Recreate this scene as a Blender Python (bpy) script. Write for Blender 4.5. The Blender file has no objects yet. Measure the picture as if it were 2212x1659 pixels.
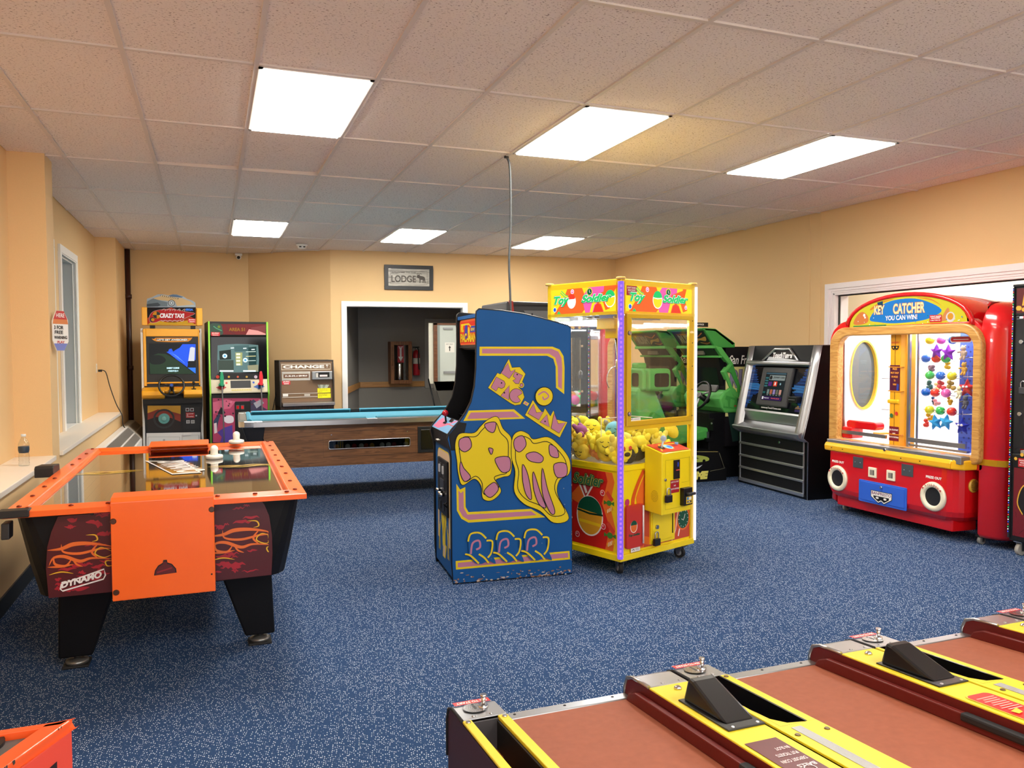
import bpy, bmesh, math, random
from mathutils import Vector, Matrix
random.seed(7)
PI = math.pi
def R(d): return d * PI / 180
SC = bpy.context.scene
COL = SC.collection
# ------------------------------------------------------------------ camera, world, exposure
FPX, YAW, PIT, ROL, CH = 1702., 0.3639, -0.0421, -0.0036, 1.45
CEIL = CH + 1.4369
cy, sy, cp, sp, cr, sr = math.cos(YAW), math.sin(YAW), math.cos(PIT), math.sin(PIT), math.cos(ROL), math.sin(ROL)
_R1 = Matrix(((cy, -sy, 0), (sy, cy, 0), (0, 0, 1)))
_R2 = Matrix(((1, 0, 0), (0, cp, sp), (0, -sp, cp)))
_R3 = Matrix(((cr, 0, sr), (0, 1, 0), (-sr, 0, cr)))
W2C = _R3 @ _R2 @ _R1            # rows: right, forward, up
C2W = W2C.transposed()
cam = bpy.data.objects.new('camera', bpy.data.cameras.new('camera'))
COL.objects.link(cam)
cam.data.sensor_width = 36.0
cam.data.lens = FPX / 2212 * 36.0
cam.data.clip_start = 0.05
right, fwd, up = C2W @ Vector((1, 0, 0)), C2W @ Vector((0, 1, 0)), C2W @ Vector((0, 0, 1))
M = Matrix((right, up, -fwd)).transposed().to_4x4()
M.translation = (0, 0, CH)
cam.matrix_world = M
SC.camera = cam
SC.view_settings.view_transform = 'Standard'
SC.view_settings.look = 'None'
SC.view_settings.exposure = 1.13
SC.view_settings.gamma = 1.0
SC.view_settings.use_curve_mapping = False
wd = bpy.data.worlds.new('world'); SC.world = wd; wd.use_nodes = True
wd.node_tree.nodes['Background'].inputs[0].default_value = (1, .97, .94, 1)
wd.node_tree.nodes['Background'].inputs[1].default_value = 1.15  # added even fill, enters by the open side behind the camera to brighten the ceiling
SC.cycles.transparent_max_bounces = 24; SC.cycles.max_bounces = 12; SC.cycles.diffuse_bounces = 6
LAMP = 13.5          # brightness of the ceiling troffers

# ------------------------------------------------------------------ materials
def lin(h):
    h = h.lstrip('#'); out = []
    for i in (0, 2, 4):
        c = int(h[i:i + 2], 16) / 255
        out.append(c / 12.92 if c <= .04045 else ((c + .055) / 1.055) ** 2.4)
    return (*out, 1)
_M = {}
def mat(col, rough=.5, metal=0., emit=0., spec=.5, coat=0., bump=0., bscale=60., var=0.):
    emit = emit * .48 if emit < 4 else emit
    k = (col, rough, metal, emit, spec, coat, bump, bscale, var)
    if k in _M: return _M[k]
    m = bpy.data.materials.new('paint_' + col.strip('#')); m.use_nodes = True
    nt = m.node_tree; b = nt.nodes['Principled BSDF']
    c = lin(col)
    b.inputs['Base Color'].default_value = c
    b.inputs['Roughness'].default_value = rough
    b.inputs['Metallic'].default_value = metal
    b.inputs['Specular IOR Level'].default_value = spec
    b.inputs['Coat Weight'].default_value = coat
    if emit: b.inputs['Specular IOR Level'].default_value = .15
    if emit:
        b.inputs['Base Color'].default_value = tuple(x * .25 for x in c[:3]) + (1,)
        b.inputs['Emission Color'].default_value = c
        b.inputs['Emission Strength'].default_value = emit
    if bump or var:
        tc = nt.nodes.new('ShaderNodeTexCoord')
        n = nt.nodes.new('ShaderNodeTexNoise'); n.inputs['Scale'].default_value = bscale; n.inputs['Detail'].default_value = 4
        nt.links.new(tc.outputs['Object'], n.inputs['Vector'])
        if bump:
            bp = nt.nodes.new('ShaderNodeBump'); bp.inputs['Strength'].default_value = bump; bp.inputs['Distance'].default_value = .004
            nt.links.new(n.outputs['Fac'], bp.inputs['Height']); nt.links.new(bp.outputs['Normal'], b.inputs['Normal'])
        if var:
            mx = nt.nodes.new('ShaderNodeMix'); mx.data_type = 'RGBA'
            mx.inputs[6].default_value = tuple(max(0, x * (1 - var)) for x in c[:3]) + (1,)
            mx.inputs[7].default_value = tuple(min(1, x * (1 + var)) for x in c[:3]) + (1,)
            nt.links.new(n.outputs['Fac'], mx.inputs[0]); nt.links.new(mx.outputs[2], b.inputs['Base Color'])
    _M[k] = m
    return m
def nodes(name):
    m = bpy.data.materials.new(name); m.use_nodes = True
    return m, m.node_tree, m.node_tree.nodes['Principled BSDF']
def ramp(nt, stops):
    r = nt.nodes.new('ShaderNodeValToRGB')
    e = r.color_ramp.elements
    while len(e) < len(stops): e.new(.5)
    for x, (p, c) in zip(e, stops): x.position = p; x.color = c
    return r
def mk_carpet():
    m, nt, b = nodes('carpet'); L = nt.links
    tc = nt.nodes.new('ShaderNodeTexCoord')
    # rows of pale flecks on a navy loop pile
    wv = nt.nodes.new('ShaderNodeTexNoise'); wv.inputs['Scale'].default_value = 9
    L.new(tc.outputs['Object'], wv.inputs['Vector'])
    mp = nt.nodes.new('ShaderNodeVectorMath'); mp.operation = 'SCALE'; mp.inputs[3].default_value = .009
    L.new(wv.outputs['Color'], mp.inputs[0])
    ad = nt.nodes.new('ShaderNodeVectorMath'); ad.operation = 'ADD'
    L.new(tc.outputs['Object'], ad.inputs[0]); L.new(mp.outputs[0], ad.inputs[1])
    rt = nt.nodes.new('ShaderNodeMapping'); rt.inputs['Rotation'].default_value = (0, 0, R(24)); rt.inputs['Scale'].default_value = (1, .5, 0)
    L.new(ad.outputs[0], rt.inputs[0])
    vo = nt.nodes.new('ShaderNodeTexVoronoi'); vo.inputs['Scale'].default_value = 140; vo.inputs['Randomness'].default_value = .45
    L.new(rt.outputs[0], vo.inputs['Vector'])
    r = ramp(nt, [(0, (1, 1, 1, 1)), (.17, (1, 1, 1, 1)), (.31, (0, 0, 0, 1))])
    L.new(vo.outputs['Distance'], r.inputs[0])
    n2 = nt.nodes.new('ShaderNodeTexNoise'); n2.inputs['Scale'].default_value = 300; L.new(tc.outputs['Object'], n2.inputs['Vector'])
    base = nt.nodes.new('ShaderNodeMix'); base.data_type = 'RGBA'
    base.inputs[6].default_value = lin('1B3356'); base.inputs[7].default_value = lin('30507C')
    L.new(n2.outputs['Fac'], base.inputs[0])
    mx = nt.nodes.new('ShaderNodeMix'); mx.data_type = 'RGBA'; mx.inputs[7].default_value = lin('D6E0EC')
    L.new(r.outputs[0], mx.inputs[0]); L.new(base.outputs[2], mx.inputs[6]); L.new(mx.outputs[2], b.inputs['Base Color'])
    b.inputs['Roughness'].default_value = .95; b.inputs['Specular IOR Level'].default_value = .15
    bp = nt.nodes.new('ShaderNodeBump'); bp.inputs['Strength'].default_value = .5; bp.inputs['Distance'].default_value = .003
    L.new(vo.outputs['Distance'], bp.inputs['Height']); L.new(bp.outputs[0], b.inputs['Normal'])
    return m
def mk_tile():
    m, nt, b = nodes('acoustic_tile'); L = nt.links
    g = nt.nodes.new('ShaderNodeNewGeometry')
    mp = nt.nodes.new('ShaderNodeMapping'); mp.inputs['Scale'].default_value = (1, 1.7, 1); L.new(g.outputs['Position'], mp.inputs[0])
    n = nt.nodes.new('ShaderNodeTexNoise'); n.inputs['Scale'].default_value = 75; n.inputs['Detail'].default_value = 3; n.inputs['Roughness'].default_value = .6
    L.new(mp.outputs[0], n.inputs['Vector'])
    r = ramp(nt, [(0, lin('77655C')), (.34, lin('8F7C74')), (.40, lin('EBE1DA')), (1, lin('F4ECE6'))])
    L.new(n.outputs['Fac'], r.inputs[0]); L.new(r.outputs[0], b.inputs['Base Color'])
    b.inputs['Roughness'].default_value = .95; b.inputs['Specular IOR Level'].default_value = .1
    bp = nt.nodes.new('ShaderNodeBump'); bp.inputs['Strength'].default_value = .35; bp.inputs['Distance'].default_value = .003
    L.new(n.outputs['Fac'], bp.inputs['Height']); L.new(bp.outputs[0], b.inputs['Normal'])
    return m
def mk_wood(name, a, c, scale=1.0, axis='X', rough=.45):
    m, nt, b = nodes(name); L = nt.links
    tc = nt.nodes.new('ShaderNodeTexCoord')
    mp = nt.nodes.new('ShaderNodeMapping')
    s = {'X': (1.2, 14, 14), 'Y': (14, 1.2, 14), 'Z': (14, 14, 1.2)}[axis]
    mp.inputs['Scale'].default_value = tuple(x * scale for x in s)
    L.new(tc.outputs['Object'], mp.inputs[0])
    n = nt.nodes.new('ShaderNodeTexNoise'); n.inputs['Scale'].default_value = 1.6; n.inputs['Detail'].default_value = 6; n.inputs['Distortion'].default_value = 1.2
    L.new(mp.outputs[0], n.inputs['Vector'])
    r = ramp(nt, [(.3, lin(a)), (.5, lin(c)), (.56, lin(a)), (.72, lin(c))])
    L.new(n.outputs['Fac'], r.inputs[0]); L.new(r.outputs[0], b.inputs['Base Color'])
    b.inputs['Roughness'].default_value = rough
    return m
def mk_glass(name, tint=(1, 1, 1, 1), k=1.0):
    m = bpy.data.materials.new(name); m.use_nodes = True; nt = m.node_tree
    nt.nodes.clear(); o = nt.nodes.new('ShaderNodeOutputMaterial')
    t = nt.nodes.new('ShaderNodeBsdfTransparent'); t.inputs[0].default_value = tint
    g = nt.nodes.new('ShaderNodeBsdfGlossy'); g.inputs['Roughness'].default_value = .01
    lw = nt.nodes.new('ShaderNodeLayerWeight'); lw.inputs[0].default_value = .5
    pw = nt.nodes.new('ShaderNodeMath'); pw.operation = 'POWER'; pw.inputs[1].default_value = 5; nt.links.new(lw.outputs['Facing'], pw.inputs[0])
    f = nt.nodes.new('ShaderNodeMath'); f.operation = 'MULTIPLY_ADD'; f.inputs[1].default_value = .9; f.inputs[2].default_value = .035; nt.links.new(pw.outputs[0], f.inputs[0])
    mm = nt.nodes.new('ShaderNodeMath'); mm.operation = 'MULTIPLY'; mm.inputs[1].default_value = k
    x = nt.nodes.new('ShaderNodeMixShader')
    nt.links.new(f.outputs[0], mm.inputs[0]); nt.links.new(mm.outputs[0], x.inputs[0]); nt.links.new(t.outputs[0], x.inputs[1]); nt.links.new(g.outputs[0], x.inputs[2]); nt.links.new(x.outputs[0], o.inputs[0])
    return m
CARPET = mk_carpet(); TILE = mk_tile()
WALL = mat('#E3C08C', .75, bump=.12, bscale=220, var=.04)
GLASS = mk_glass('clear_glass'); SMOKE = mk_glass('tinted_glass', (.5, .56, .55, 1))
WHITE = mat('#EDEBE6', .45); BLACK = mat('#0B0B0D', .4); DARK = mat('#17171A', .5, bump=.15, bscale=300)
CHROME = mat('#D8D8DA', .18, 1.0, bump=.06, bscale=25); STEEL = mat('#B9BABC', .33, 1.0, bump=.05, bscale=40)
MIRROR = mat('#E6EAE8', .02, 1.0); YEL = mat('#F2CE10', .35, coat=.3); RUBBER = mat('#1A1A1C', .7)

# ------------------------------------------------------------------ mesh builder
class B:
    def __init__(s): s.v = []; s.f = []; s.fm = []; s.sm = []; s.mats = []
    def mi(s, m):
        if m not in s.mats: s.mats.append(m)
        return s.mats.index(m)
    def add(s, vs, fs, m, smooth=False):
        o = len(s.v); s.v += [Vector(v) for v in vs]; k = s.mi(m)
        for f in fs: s.f.append([o + i for i in f]); s.fm.append(k); s.sm.append(smooth)
        return s
    def box(s, x0, x1, y0, y1, z0, z1, m):
        v = [(x, y, z) for z in (z0, z1) for y in (y0, y1) for x in (x0, x1)]
        return s.add(v, [(0, 2, 3, 1), (4, 5, 7, 6), (0, 1, 5, 4), (2, 6, 7, 3), (0, 4, 6, 2), (1, 3, 7, 5)], m)
    def prism(s, pts, axis, a, b, m, m2=None, smooth=False):
        """2D outline pushed along an axis; pts are the other two coordinates in order"""
        f = {'x': lambda p, t: (t, p[0], p[1]), 'y': lambda p, t: (p[0], t, p[1]), 'z': lambda p, t: (p[0], p[1], t)}[axis]
        n = len(pts); v = [f(p, a) for p in pts] + [f(p, b) for p in pts]
        s.add(v, [tuple(range(n)), tuple(range(2 * n - 1, n - 1, -1))], m)
        s.add(v, [(i, i + n, (i + 1) % n + n, (i + 1) % n) for i in range(n)], m2 or m, smooth)
        return s
    def loft(s, A, Bp, m, caps=True):
        n = len(A); s.add(list(A) + list(Bp), [(i, (i + 1) % n, (i + 1) % n + n, i + n) for i in range(n)] + ([tuple(range(n - 1, -1, -1)), tuple(range(n, 2 * n))] if caps else []), m)
        return s
    def tube(s, path, r, m, n=8, closed=False):
        P = [Vector(p) for p in path]; k = len(P); rs = r if isinstance(r, (list, tuple)) else [r] * k
        vs = []; up_ = None
        for i, p in enumerate(P):
            if closed: t = P[(i + 1) % k] - P[i - 1]
            else: t = P[min(i + 1, k - 1)] - P[max(i - 1, 0)]
            t.normalize()
            if up_ is None: up_ = Vector((0, 0, 1)) if abs(t.z) < .9 else Vector((1, 0, 0))
            a = t.cross(up_); a.normalize(); b_ = a.cross(t); up_ = b_
            for j in range(n):
                q = 2 * PI * j / n; vs.append(p + (a * math.cos(q) + b_ * math.sin(q)) * rs[i])
        fs = []
        for i in range(k if closed else k - 1):
            for j in range(n):
                a0 = i * n + j; a1 = i * n + (j + 1) % n; c0 = ((i + 1) % k) * n + j; c1 = ((i + 1) % k) * n + (j + 1) % n
                fs.append((a0, a1, c1, c0))
        s.add(vs, fs, m, True)
        if not closed: s.add(vs, [tuple(range(n - 1, -1, -1)), tuple(range((k - 1) * n, k * n))], m)
        return s
    def lathe(s, prof, c, m, axis='z', n=20, sx=1., sy_=1.):
        vs = []
        for r, h in prof:
            for j in range(n):
                q = 2 * PI * j / n; a, b_ = r * math.cos(q) * sx, r * math.sin(q) * sy_
                d = {'z': (a, b_, h), 'y': (a, h, b_), 'x': (h, a, b_)}[axis]
                vs.append(Vector(c) + Vector(d))
        fs = []
        for i in range(len(prof) - 1):
            for j in range(n): fs.append((i * n + j, i * n + (j + 1) % n, (i + 1) * n + (j + 1) % n, (i + 1) * n + j))
        s.add(vs, fs, m, True)
        s.add(vs, [tuple(range(n - 1, -1, -1)), tuple(range((len(prof) - 1) * n, len(prof) * n))], m)
        return s
    def cyl(s, c, r, h0, h1, m, axis='z', n=20): return s.lathe([(r, h0), (r, h1)], c, m, axis, n)
    def ball(s, c, r, m, n=14, k=9, sx=1, sy_=1, sz=1):
        vs = []; fs = []
        for i in range(k + 1):
            th = PI * i / k
            for j in range(n):
                q = 2 * PI * j / n
                vs.append(Vector(c) + Vector((r * sx * math.sin(th) * math.cos(q), r * sy_ * math.sin(th) * math.sin(q), r * sz * math.cos(th))))
        for i in range(k):
            for j in range(n): fs.append((i * n + j, (i + 1) * n + j, (i + 1) * n + (j + 1) % n, i * n + (j + 1) % n))
        return s.add(vs, fs, m, True)
    def ring(s, c, r0, r1, h, m, axis='y', n=28, sq=1.):
        prof = [(r0, -h), (r1, -h), (r1, h), (r0, h), (r0, -h)]
        vs = []
        for r, t in prof[:4]:
            for j in range(n):
                q = 2 * PI * j / n; a, b_ = r * math.cos(q), r * math.sin(q) * sq
                vs.append(Vector(c) + Vector({'z': (a, b_, t), 'y': (a, t, b_), 'x': (t, a, b_)}[axis]))
        fs = [(i * n + j, i * n + (j + 1) % n, ((i + 1) % 4) * n + (j + 1) % n, ((i + 1) % 4) * n + j) for i in range(4) for j in range(n)]
        return s.add(vs, fs, m)
    def mesh(s, name):
        me = bpy.data.meshes.new(name)
        me.from_pydata(s.v, [], s.f)
        for m in s.mats: me.materials.append(m)
        me.polygons.foreach_set('material_index', s.fm); me.polygons.foreach_set('use_smooth', s.sm)
        bm = bmesh.new(); bm.from_mesh(me)
        bmesh.ops.remove_doubles(bm, verts=bm.verts, dist=1e-6)
        bmesh.ops.recalc_face_normals(bm, faces=bm.faces)
        bm.to_mesh(me); bm.free(); me.update()
        return me
def smooth2(pts, k=6, closed=False):
    n = len(pts); out = []
    P = [Vector(p) for p in pts]
    for i in range(n if closed else n - 1):
        p0 = P[i - 1] if (closed or i > 0) else P[0]; p1 = P[i]; p2 = P[(i + 1) % n]; p3 = P[(i + 2) % n] if (closed or i + 2 < n) else P[n - 1]
        for j in range(k):
            t = j / k
            out.append(.5 * ((2 * p1) + (-p0 + p2) * t + (2 * p0 - 5 * p1 + 4 * p2 - p3) * t * t + (-p0 + 3 * p1 - 3 * p2 + p3) * t ** 3))
    if not closed: out.append(P[-1])
    return out
def rrect(x0, x1, y0, y1, r, k=5):
    if not isinstance(r, (list, tuple)): r = [r] * 4      # corners: x0y0, x1y0, x1y1, x0y1
    out = []
    for (cx, cy_, a0, rr) in ((x0 + r[0], y0 + r[0], 180, r[0]), (x1 - r[1], y0 + r[1], 270, r[1]), (x1 - r[2], y1 - r[2], 0, r[2]), (x0 + r[3], y1 - r[3], 90, r[3])):
        for j in range(k + 1):
            q = R(a0 + 90 * j / k); out.append((cx + rr * math.cos(q), cy_ + rr * math.sin(q)))
    return out
def circ(cx, cy_, r, n=20, ry=None): return [(cx + r * math.cos(2 * PI * j / n), cy_ + (ry or r) * math.sin(2 * PI * j / n)) for j in range(n)]

# ------------------------------------------------------------------ objects
def tag(o, label=None, cat=None, group=None, kind=None):
    for k, v in (('label', label), ('category', cat), ('group', group), ('kind', kind)):
        if v: o[k] = v
    return o
def link(b, name, parent=None, bevel=0., label=None, seg=2):
    me = b.mesh(name) if isinstance(b, B) else b
    o = bpy.data.objects.new(name, me); COL.objects.link(o)
    if parent is not None: o.parent = parent
    if bevel:
        d = o.modifiers.new('bevel', 'BEVEL'); d.width = bevel; d.segments = seg; d.limit_method = 'ANGLE'; d.angle_limit = R(35)
    if label: o['label'] = label
    return o
def struct(b, name, bevel=0., parent=None):
    o = link(b, name, parent, bevel)
    if parent is None: o['kind'] = 'structure'
    return o
def cam_ray(px, py): return C2W @ Vector(((px - 1106) / FPX, 1, -(py - 829.5) / FPX))
class T:
    """a thing: an Empty at its base, parts in its own coordinates"""
    def __init__(s, name, label, cat, loc=(0, 0, 0), rz=0., group=None, rx=0., kind=None):
        s.o = bpy.data.objects.new(name, None); COL.objects.link(s.o); s.o.empty_display_size = .1
        s.o.location = loc; s.o.rotation_euler = (R(rx), 0, R(rz))
        tag(s.o, label, cat, group, kind)
        s.m = Matrix.Translation(loc) @ (Matrix.Rotation(R(rz), 4, 'Z') @ Matrix.Rotation(R(rx), 4, 'X')); s.i = s.m.inverted()
    def part(s, b, name, bevel=0., label=None, parent=None): return link(b, name, parent or s.o, bevel, label)
    def hit(s, px, py, p0, n):
        d = s.i.to_3x3() @ cam_ray(px, py); c = s.i @ Vector((0, 0, CH)); n = Vector(n)
        return c + d * ((Vector(p0) - c).dot(n) / d.dot(n))
    def w(s, p): return s.m @ Vector(p)
# text outlines from the built-in font
_tc = bpy.data.curves.new('t', 'FONT'); _to = bpy.data.objects.new('t', _tc); COL.objects.link(_to)
_tcache = {}
def text2d(body, bold=0., shear=0., space=1.):
    k = (body, bold, shear, space)
    if k not in _tcache:
        _tc.body = body; _tc.offset = bold; _tc.shear = shear; _tc.space_character = space; _tc.resolution_u = 4; _tc.size = 1
        dg = bpy.context.evaluated_depsgraph_get(); dg.update()
        e = _to.evaluated_get(dg); me = e.to_mesh()
        v = [(p.co.x, p.co.y) for p in me.vertices]; f = [tuple(p.vertices) for p in me.polygons]
        e.to_mesh_clear()
        x0 = min(p[0] for p in v); x1 = max(p[0] for p in v); y0 = min(p[1] for p in v); y1 = max(p[1] for p in v)
        _tcache[k] = ([((a - x0) / (x1 - x0), (b - y0) / (y1 - y0)) for a, b in v], f, (x1 - x0) / (y1 - y0))
    return _tcache[k]
class Art:
    """flat print on a plane of a thing: layers of thin coloured outlines"""
    def __init__(s, t, p0, u, v):
        s.t = t; s.p0 = Vector(p0); s.u = Vector(u).normalized(); s.v = Vector(v).normalized(); s.n = s.u.cross(s.v); s.b = B(); s.k = 0
    def uv(s, px, py):
        h = s.t.hit(px, py, s.p0, s.n) - s.p0
        return (h.dot(s.u), h.dot(s.v))
    def P(s, pts): return [s.uv(*p) for p in pts]
    def p3(s, a, b, d=0): return s.p0 + s.u * a + s.v * b + s.n * (.0010 + .0002 * s.k + d)
    def poly(s, pts, m, up=1):
        s.k += up; s.b.add([s.p3(a, b) for a, b in pts], [tuple(range(len(pts)))], m); return s
    def px(s, pts, m, up=1): return s.poly(s.P(pts), m, up)
    def rect(s, a0, a1, b0, b1, m, up=1): return s.poly([(a0, b0), (a1, b0), (a1, b1), (a0, b1)], m, up)
    def disc(s, a, b, r, m, n=22, ry=None, up=1): return s.poly(circ(a, b, r, n, ry), m, up)
    def line(s, pts, w, m, up=1, closed=False, taper=False):
        s.k += up; P = [Vector(p) for p in pts]; n = len(P); L = []
        for i in range(n):
            t = (P[(i + 1) % n] - P[i - 1]) if closed else (P[min(i + 1, n - 1)] - P[max(i - 1, 0)])
            if t.length < 1e-9: t = Vector((1, 0))
            t.normalize(); nn = Vector((-t.y, t.x)); ww = w
            if taper: ww = w * max(.08, math.sin(PI * (i + .3) / (n - .4)))
            L.append((P[i] + nn * ww / 2, P[i] - nn * ww / 2))
        vs = [s.p3(*q) for a in L for q in a]
        fs = [(2 * i, 2 * i + 1, (2 * i + 3) % (2 * n), (2 * i + 2) % (2 * n)) for i in range(n if closed else n - 1)]
        s.b.add(vs, fs, m); return s
    def text(s, body, a, b, w, h, m, bold=0., shear=0., rot=0., up=1, space=1., mirror=False):
        """text filling a w x h box whose lower left corner is a, b"""
        v, f, asp = text2d(body, bold, shear, space); s.k += up; c, q = math.cos(R(rot)), math.sin(R(rot)); o = []
        for x, y in v:
            x = x * (w if w else h * asp); y = y * h
            o.append(s.p3(a + x * c - y * q, b + x * q + y * c))
        s.b.add(o, f, m); return s
    def done(s, name='artwork', label=None, parent=None):
        me = bpy.data.meshes.new(name); me.from_pydata(s.b.v, [], s.b.f)
        for m in s.b.mats: me.materials.append(m)
        me.polygons.foreach_set('material_index', s.b.fm); me.update()
        return link(me, name, parent or s.t.o, 0, label)
def zp(ox, oy, s, pts): return [(ox + x / s, oy + y / s) for x, y in pts]
def copy_tree(o, parent=None):
    c = o.copy(); COL.objects.link(c); c.parent = parent
    for ch in list(o.children): copy_tree(ch, c)
    return c
# ================================================================== ROOM SHELL
X0, X1 = -1.35, 6.01
GX = lambda i: -.3734 + .61 * i
GY = lambda j: 4.2082 + 1.226 * j
YF = -2.4
struct(B().box(-1.8, 8.4, YF - .2, 17.2, -.1, 0, CARPET), 'floor')
# --- ceiling: suspended grid of lay-in tiles
ceil_ = link(B().box(-1.8, 6.3, YF, 13.5, CEIL + .25, CEIL + .3, mat('#3A3532', .9)), 'ceiling'); ceil_['kind'] = 'structure'
LIGHTS = [(i, j) for j in (0, 4, -4) for i in (1, 4, 7)]
BAR = mat('#D9CFC8', .5)
def ceil_y(x): return 12.34 if x < .53 else (12.34 - (x - .53) * .832 if x < 1.6 else 11.45 - (x - 1.6) * .0658)
g = B()
for i in range(-1, 11): g.box(GX(i) - .012, GX(i) + .012, YF, min(12.34, ceil_y(GX(i)) + .02), CEIL - .002, CEIL + .03, BAR)
for j in range(-5, 7):
    yj = GY(j)
    for i in range(-2, 11):
        a, b_ = max(X0, GX(i)), min(X1, GX(i + 1))
        if ceil_y(a) > yj + .01: g.box(a, b_, yj - .012, yj + .012, CEIL - .001, CEIL + .03, BAR)
struct(g, 'ceiling_grid', parent=ceil_)
for i in range(-2, 11):
    for j in range(-6, 7):
        if (i, j) in LIGHTS: continue
        a, b_ = max(X0, GX(i)) + .004, min(X1, GX(i + 1)) - .004
        y0, y1 = max(YF, GY(j)) + .004, GY(j + 1) - .004
        if y1 < y0 + .02: continue
        if b_ - a < .03 or y0 > ceil_y(a) - .02: continue
        pts = [(a, y0), (b_, y0), (b_, min(y1, ceil_y(b_) + .03)), (a, min(y1, ceil_y(a) + .03))]
        if min(p[1] for p in pts[2:]) < y0 + .01: continue
        random.seed(i * 31 + j)
        dz = [random.uniform(.0, .004) for _ in range(4)]
        if (i, j) in ((0, 4), (1, 1), (3, 3), (5, 4), (7, 2), (8, 3), (0, 1)): dz[2] = .022; dz[3] = .012
        v = [(p[0], p[1], CEIL + .006 + d) for p, d in zip(pts, dz)] + [(p[0], p[1], CEIL + .022 + d) for p, d in zip(pts, dz)]
        t_ = B().add(v, [(3, 2, 1, 0), (4, 5, 6, 7), (0, 1, 5, 4), (1, 2, 6, 5), (2, 3, 7, 6), (3, 0, 4, 7)], TILE)
        link(t_, 'ceiling_tile', ceil_)
random.seed(3)
# --- troffers
LENS = bpy.data.materials.new('troffer_lens'); LENS.use_nodes = True
_b = LENS.node_tree.nodes['Principled BSDF']; _b.inputs['Base Color'].default_value = (.9, .9, .9, 1)
_b.inputs['Emission Color'].default_value = (1, .955, .87, 1); _b.inputs['Emission Strength'].default_value = LAMP
LN = {(1, 0): 'large near-left ceiling light panel beside the warm left corner', (4, 0): 'middle near ceiling light panel, where the grey cord drops beside it',
      (7, 0): 'right-hand near ceiling light panel above the red prize cabinet', (1, 4): 'far left ceiling light panel near the camera dome',
      (4, 4): 'far middle ceiling light panel above the framed sign', (7, 4): 'far right ceiling light panel left of the right wall corner'}
for (i, j) in LIGHTS:
    t = T('ceiling_light', LN.get((i, j), 'ceiling light panel behind the camera, %s of its row' % {1: 'left', 4: 'middle', 7: 'right'}[i]), 'ceiling light', (GX(i + .5), GY(j + .5), CEIL), 0, 'recessed ceiling light panels')
    w, l = .61 / 2 - .012, 1.226 / 2 - .012
    f = B()
    for (a, b_, c, d) in ((-w, w, -l, -l + .022), (-w, w, l - .022, l), (-w, -w + .022, -l, l), (w - .022, w, -l, l)): f.box(a, b_, c, d, -.006, .03, WHITE)
    t.part(f, 'frame')
    t.part(B().box(-w + .02, w - .02, -l + .02, l - .02, -.012, .012, LENS), 'diffuser')
# --- left wall with two bays and pilasters
wl = B()
HOLES = [(7.2, 8.2), (8.655, 9.545)]; zs, zt = .69, 2.41
ys = [YF, 7.2, 8.2, 8.655, 9.545, 12.5]
for a, b_ in ((YF, 7.2), (8.2, 8.655), (9.545, 12.5)): wl.box(-1.6, X0, a, b_, zs, CEIL + .2, WALL)
for a, b_ in HOLES: wl.box(-1.6, X0, a, b_, zt, CEIL + .2, WALL)
wl.box(-1.6, -1.11, YF, 11.14, 0, .655, WALL)
wl.box(-1.6, -1.11, 11.14, 12.5, 0, CEIL + .2, WALL)          # far pilaster
wl.box(X0, -1.11, 6.62, 6.9, .655, CEIL + .2, WALL)            # near pilaster
wl.box(X0, -1.11, 2.1, 2.38, .655, CEIL + .2, WALL)
struct(wl, 'wall_left')
s_ = B()
for a, b_ in ((YF, 2.1), (2.38, 6.62), (6.9, 11.14)): s_.box(-1.36, -1.085, a, b_, .655, .69, mat('#EFE6D8', .4, bump=.1, bscale=12))
struct(s_, 'trim_1', .004)                                    # window sill boards
struct(B().box(-1.11, -1.10, YF, 12.34, 0, .1, mat('#141A24', .5)), 'baseboard_left')
for k, (a, b_) in enumerate(HOLES):
    w_ = B(); c = .075
    w_.box(X0, -1.325, a - c, a, zs, zt, WHITE).box(X0, -1.325, b_, b_ + c, zs, zt, WHITE).box(X0, -1.325, a - c, b_ + c, zt, zt + c, WHITE)
    for q, e in ((0, .0), (1, .014)):
        w_.box(-1.34 - .03 * q, -1.335 + .004 - .03 * q, a, a + .012 + e, zs, zt, WHITE).box(-1.34 - .03 * q, -1.331 - .03 * q, b_ - .012 - e, b_, zs, zt, WHITE).box(-1.34 - .03 * q, -1.331 - .03 * q, a, b_, zt - .012 - e, zt, WHITE)
    RV = mat('#C3C8C8', .5)
    w_.box(-1.62, X0, a, a + .01, zs, zt, RV).box(-1.62, X0, b_ - .01, b_, zs, zt, RV).box(-1.62, X0, a, b_, zt - .01, zt, RV).box(-1.62, X0, a, b_, .68, .692, WHITE)
    o = struct(w_, 'window_%d' % (k + 1), .003)
    f_ = B().box(-1.62, -1.585, a, a + .05, zs, zt, WHITE).box(-1.62, -1.585, b_ - .05, b_, zs, zt, WHITE).box(-1.62, -1.585, a, b_, zs, zs + .05, WHITE).box(-1.62, -1.585, a, b_, zt - .05, zt, WHITE).box(-1.62, -1.59, a, b_, 1.52, 1.57, WHITE)
    link(f_, 'sash', o, .002)
    link(B().box(-1.615, -1.61, a, b_, zs, zt, mat('#8F9A9B', .08)), 'pane', o)
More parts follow.
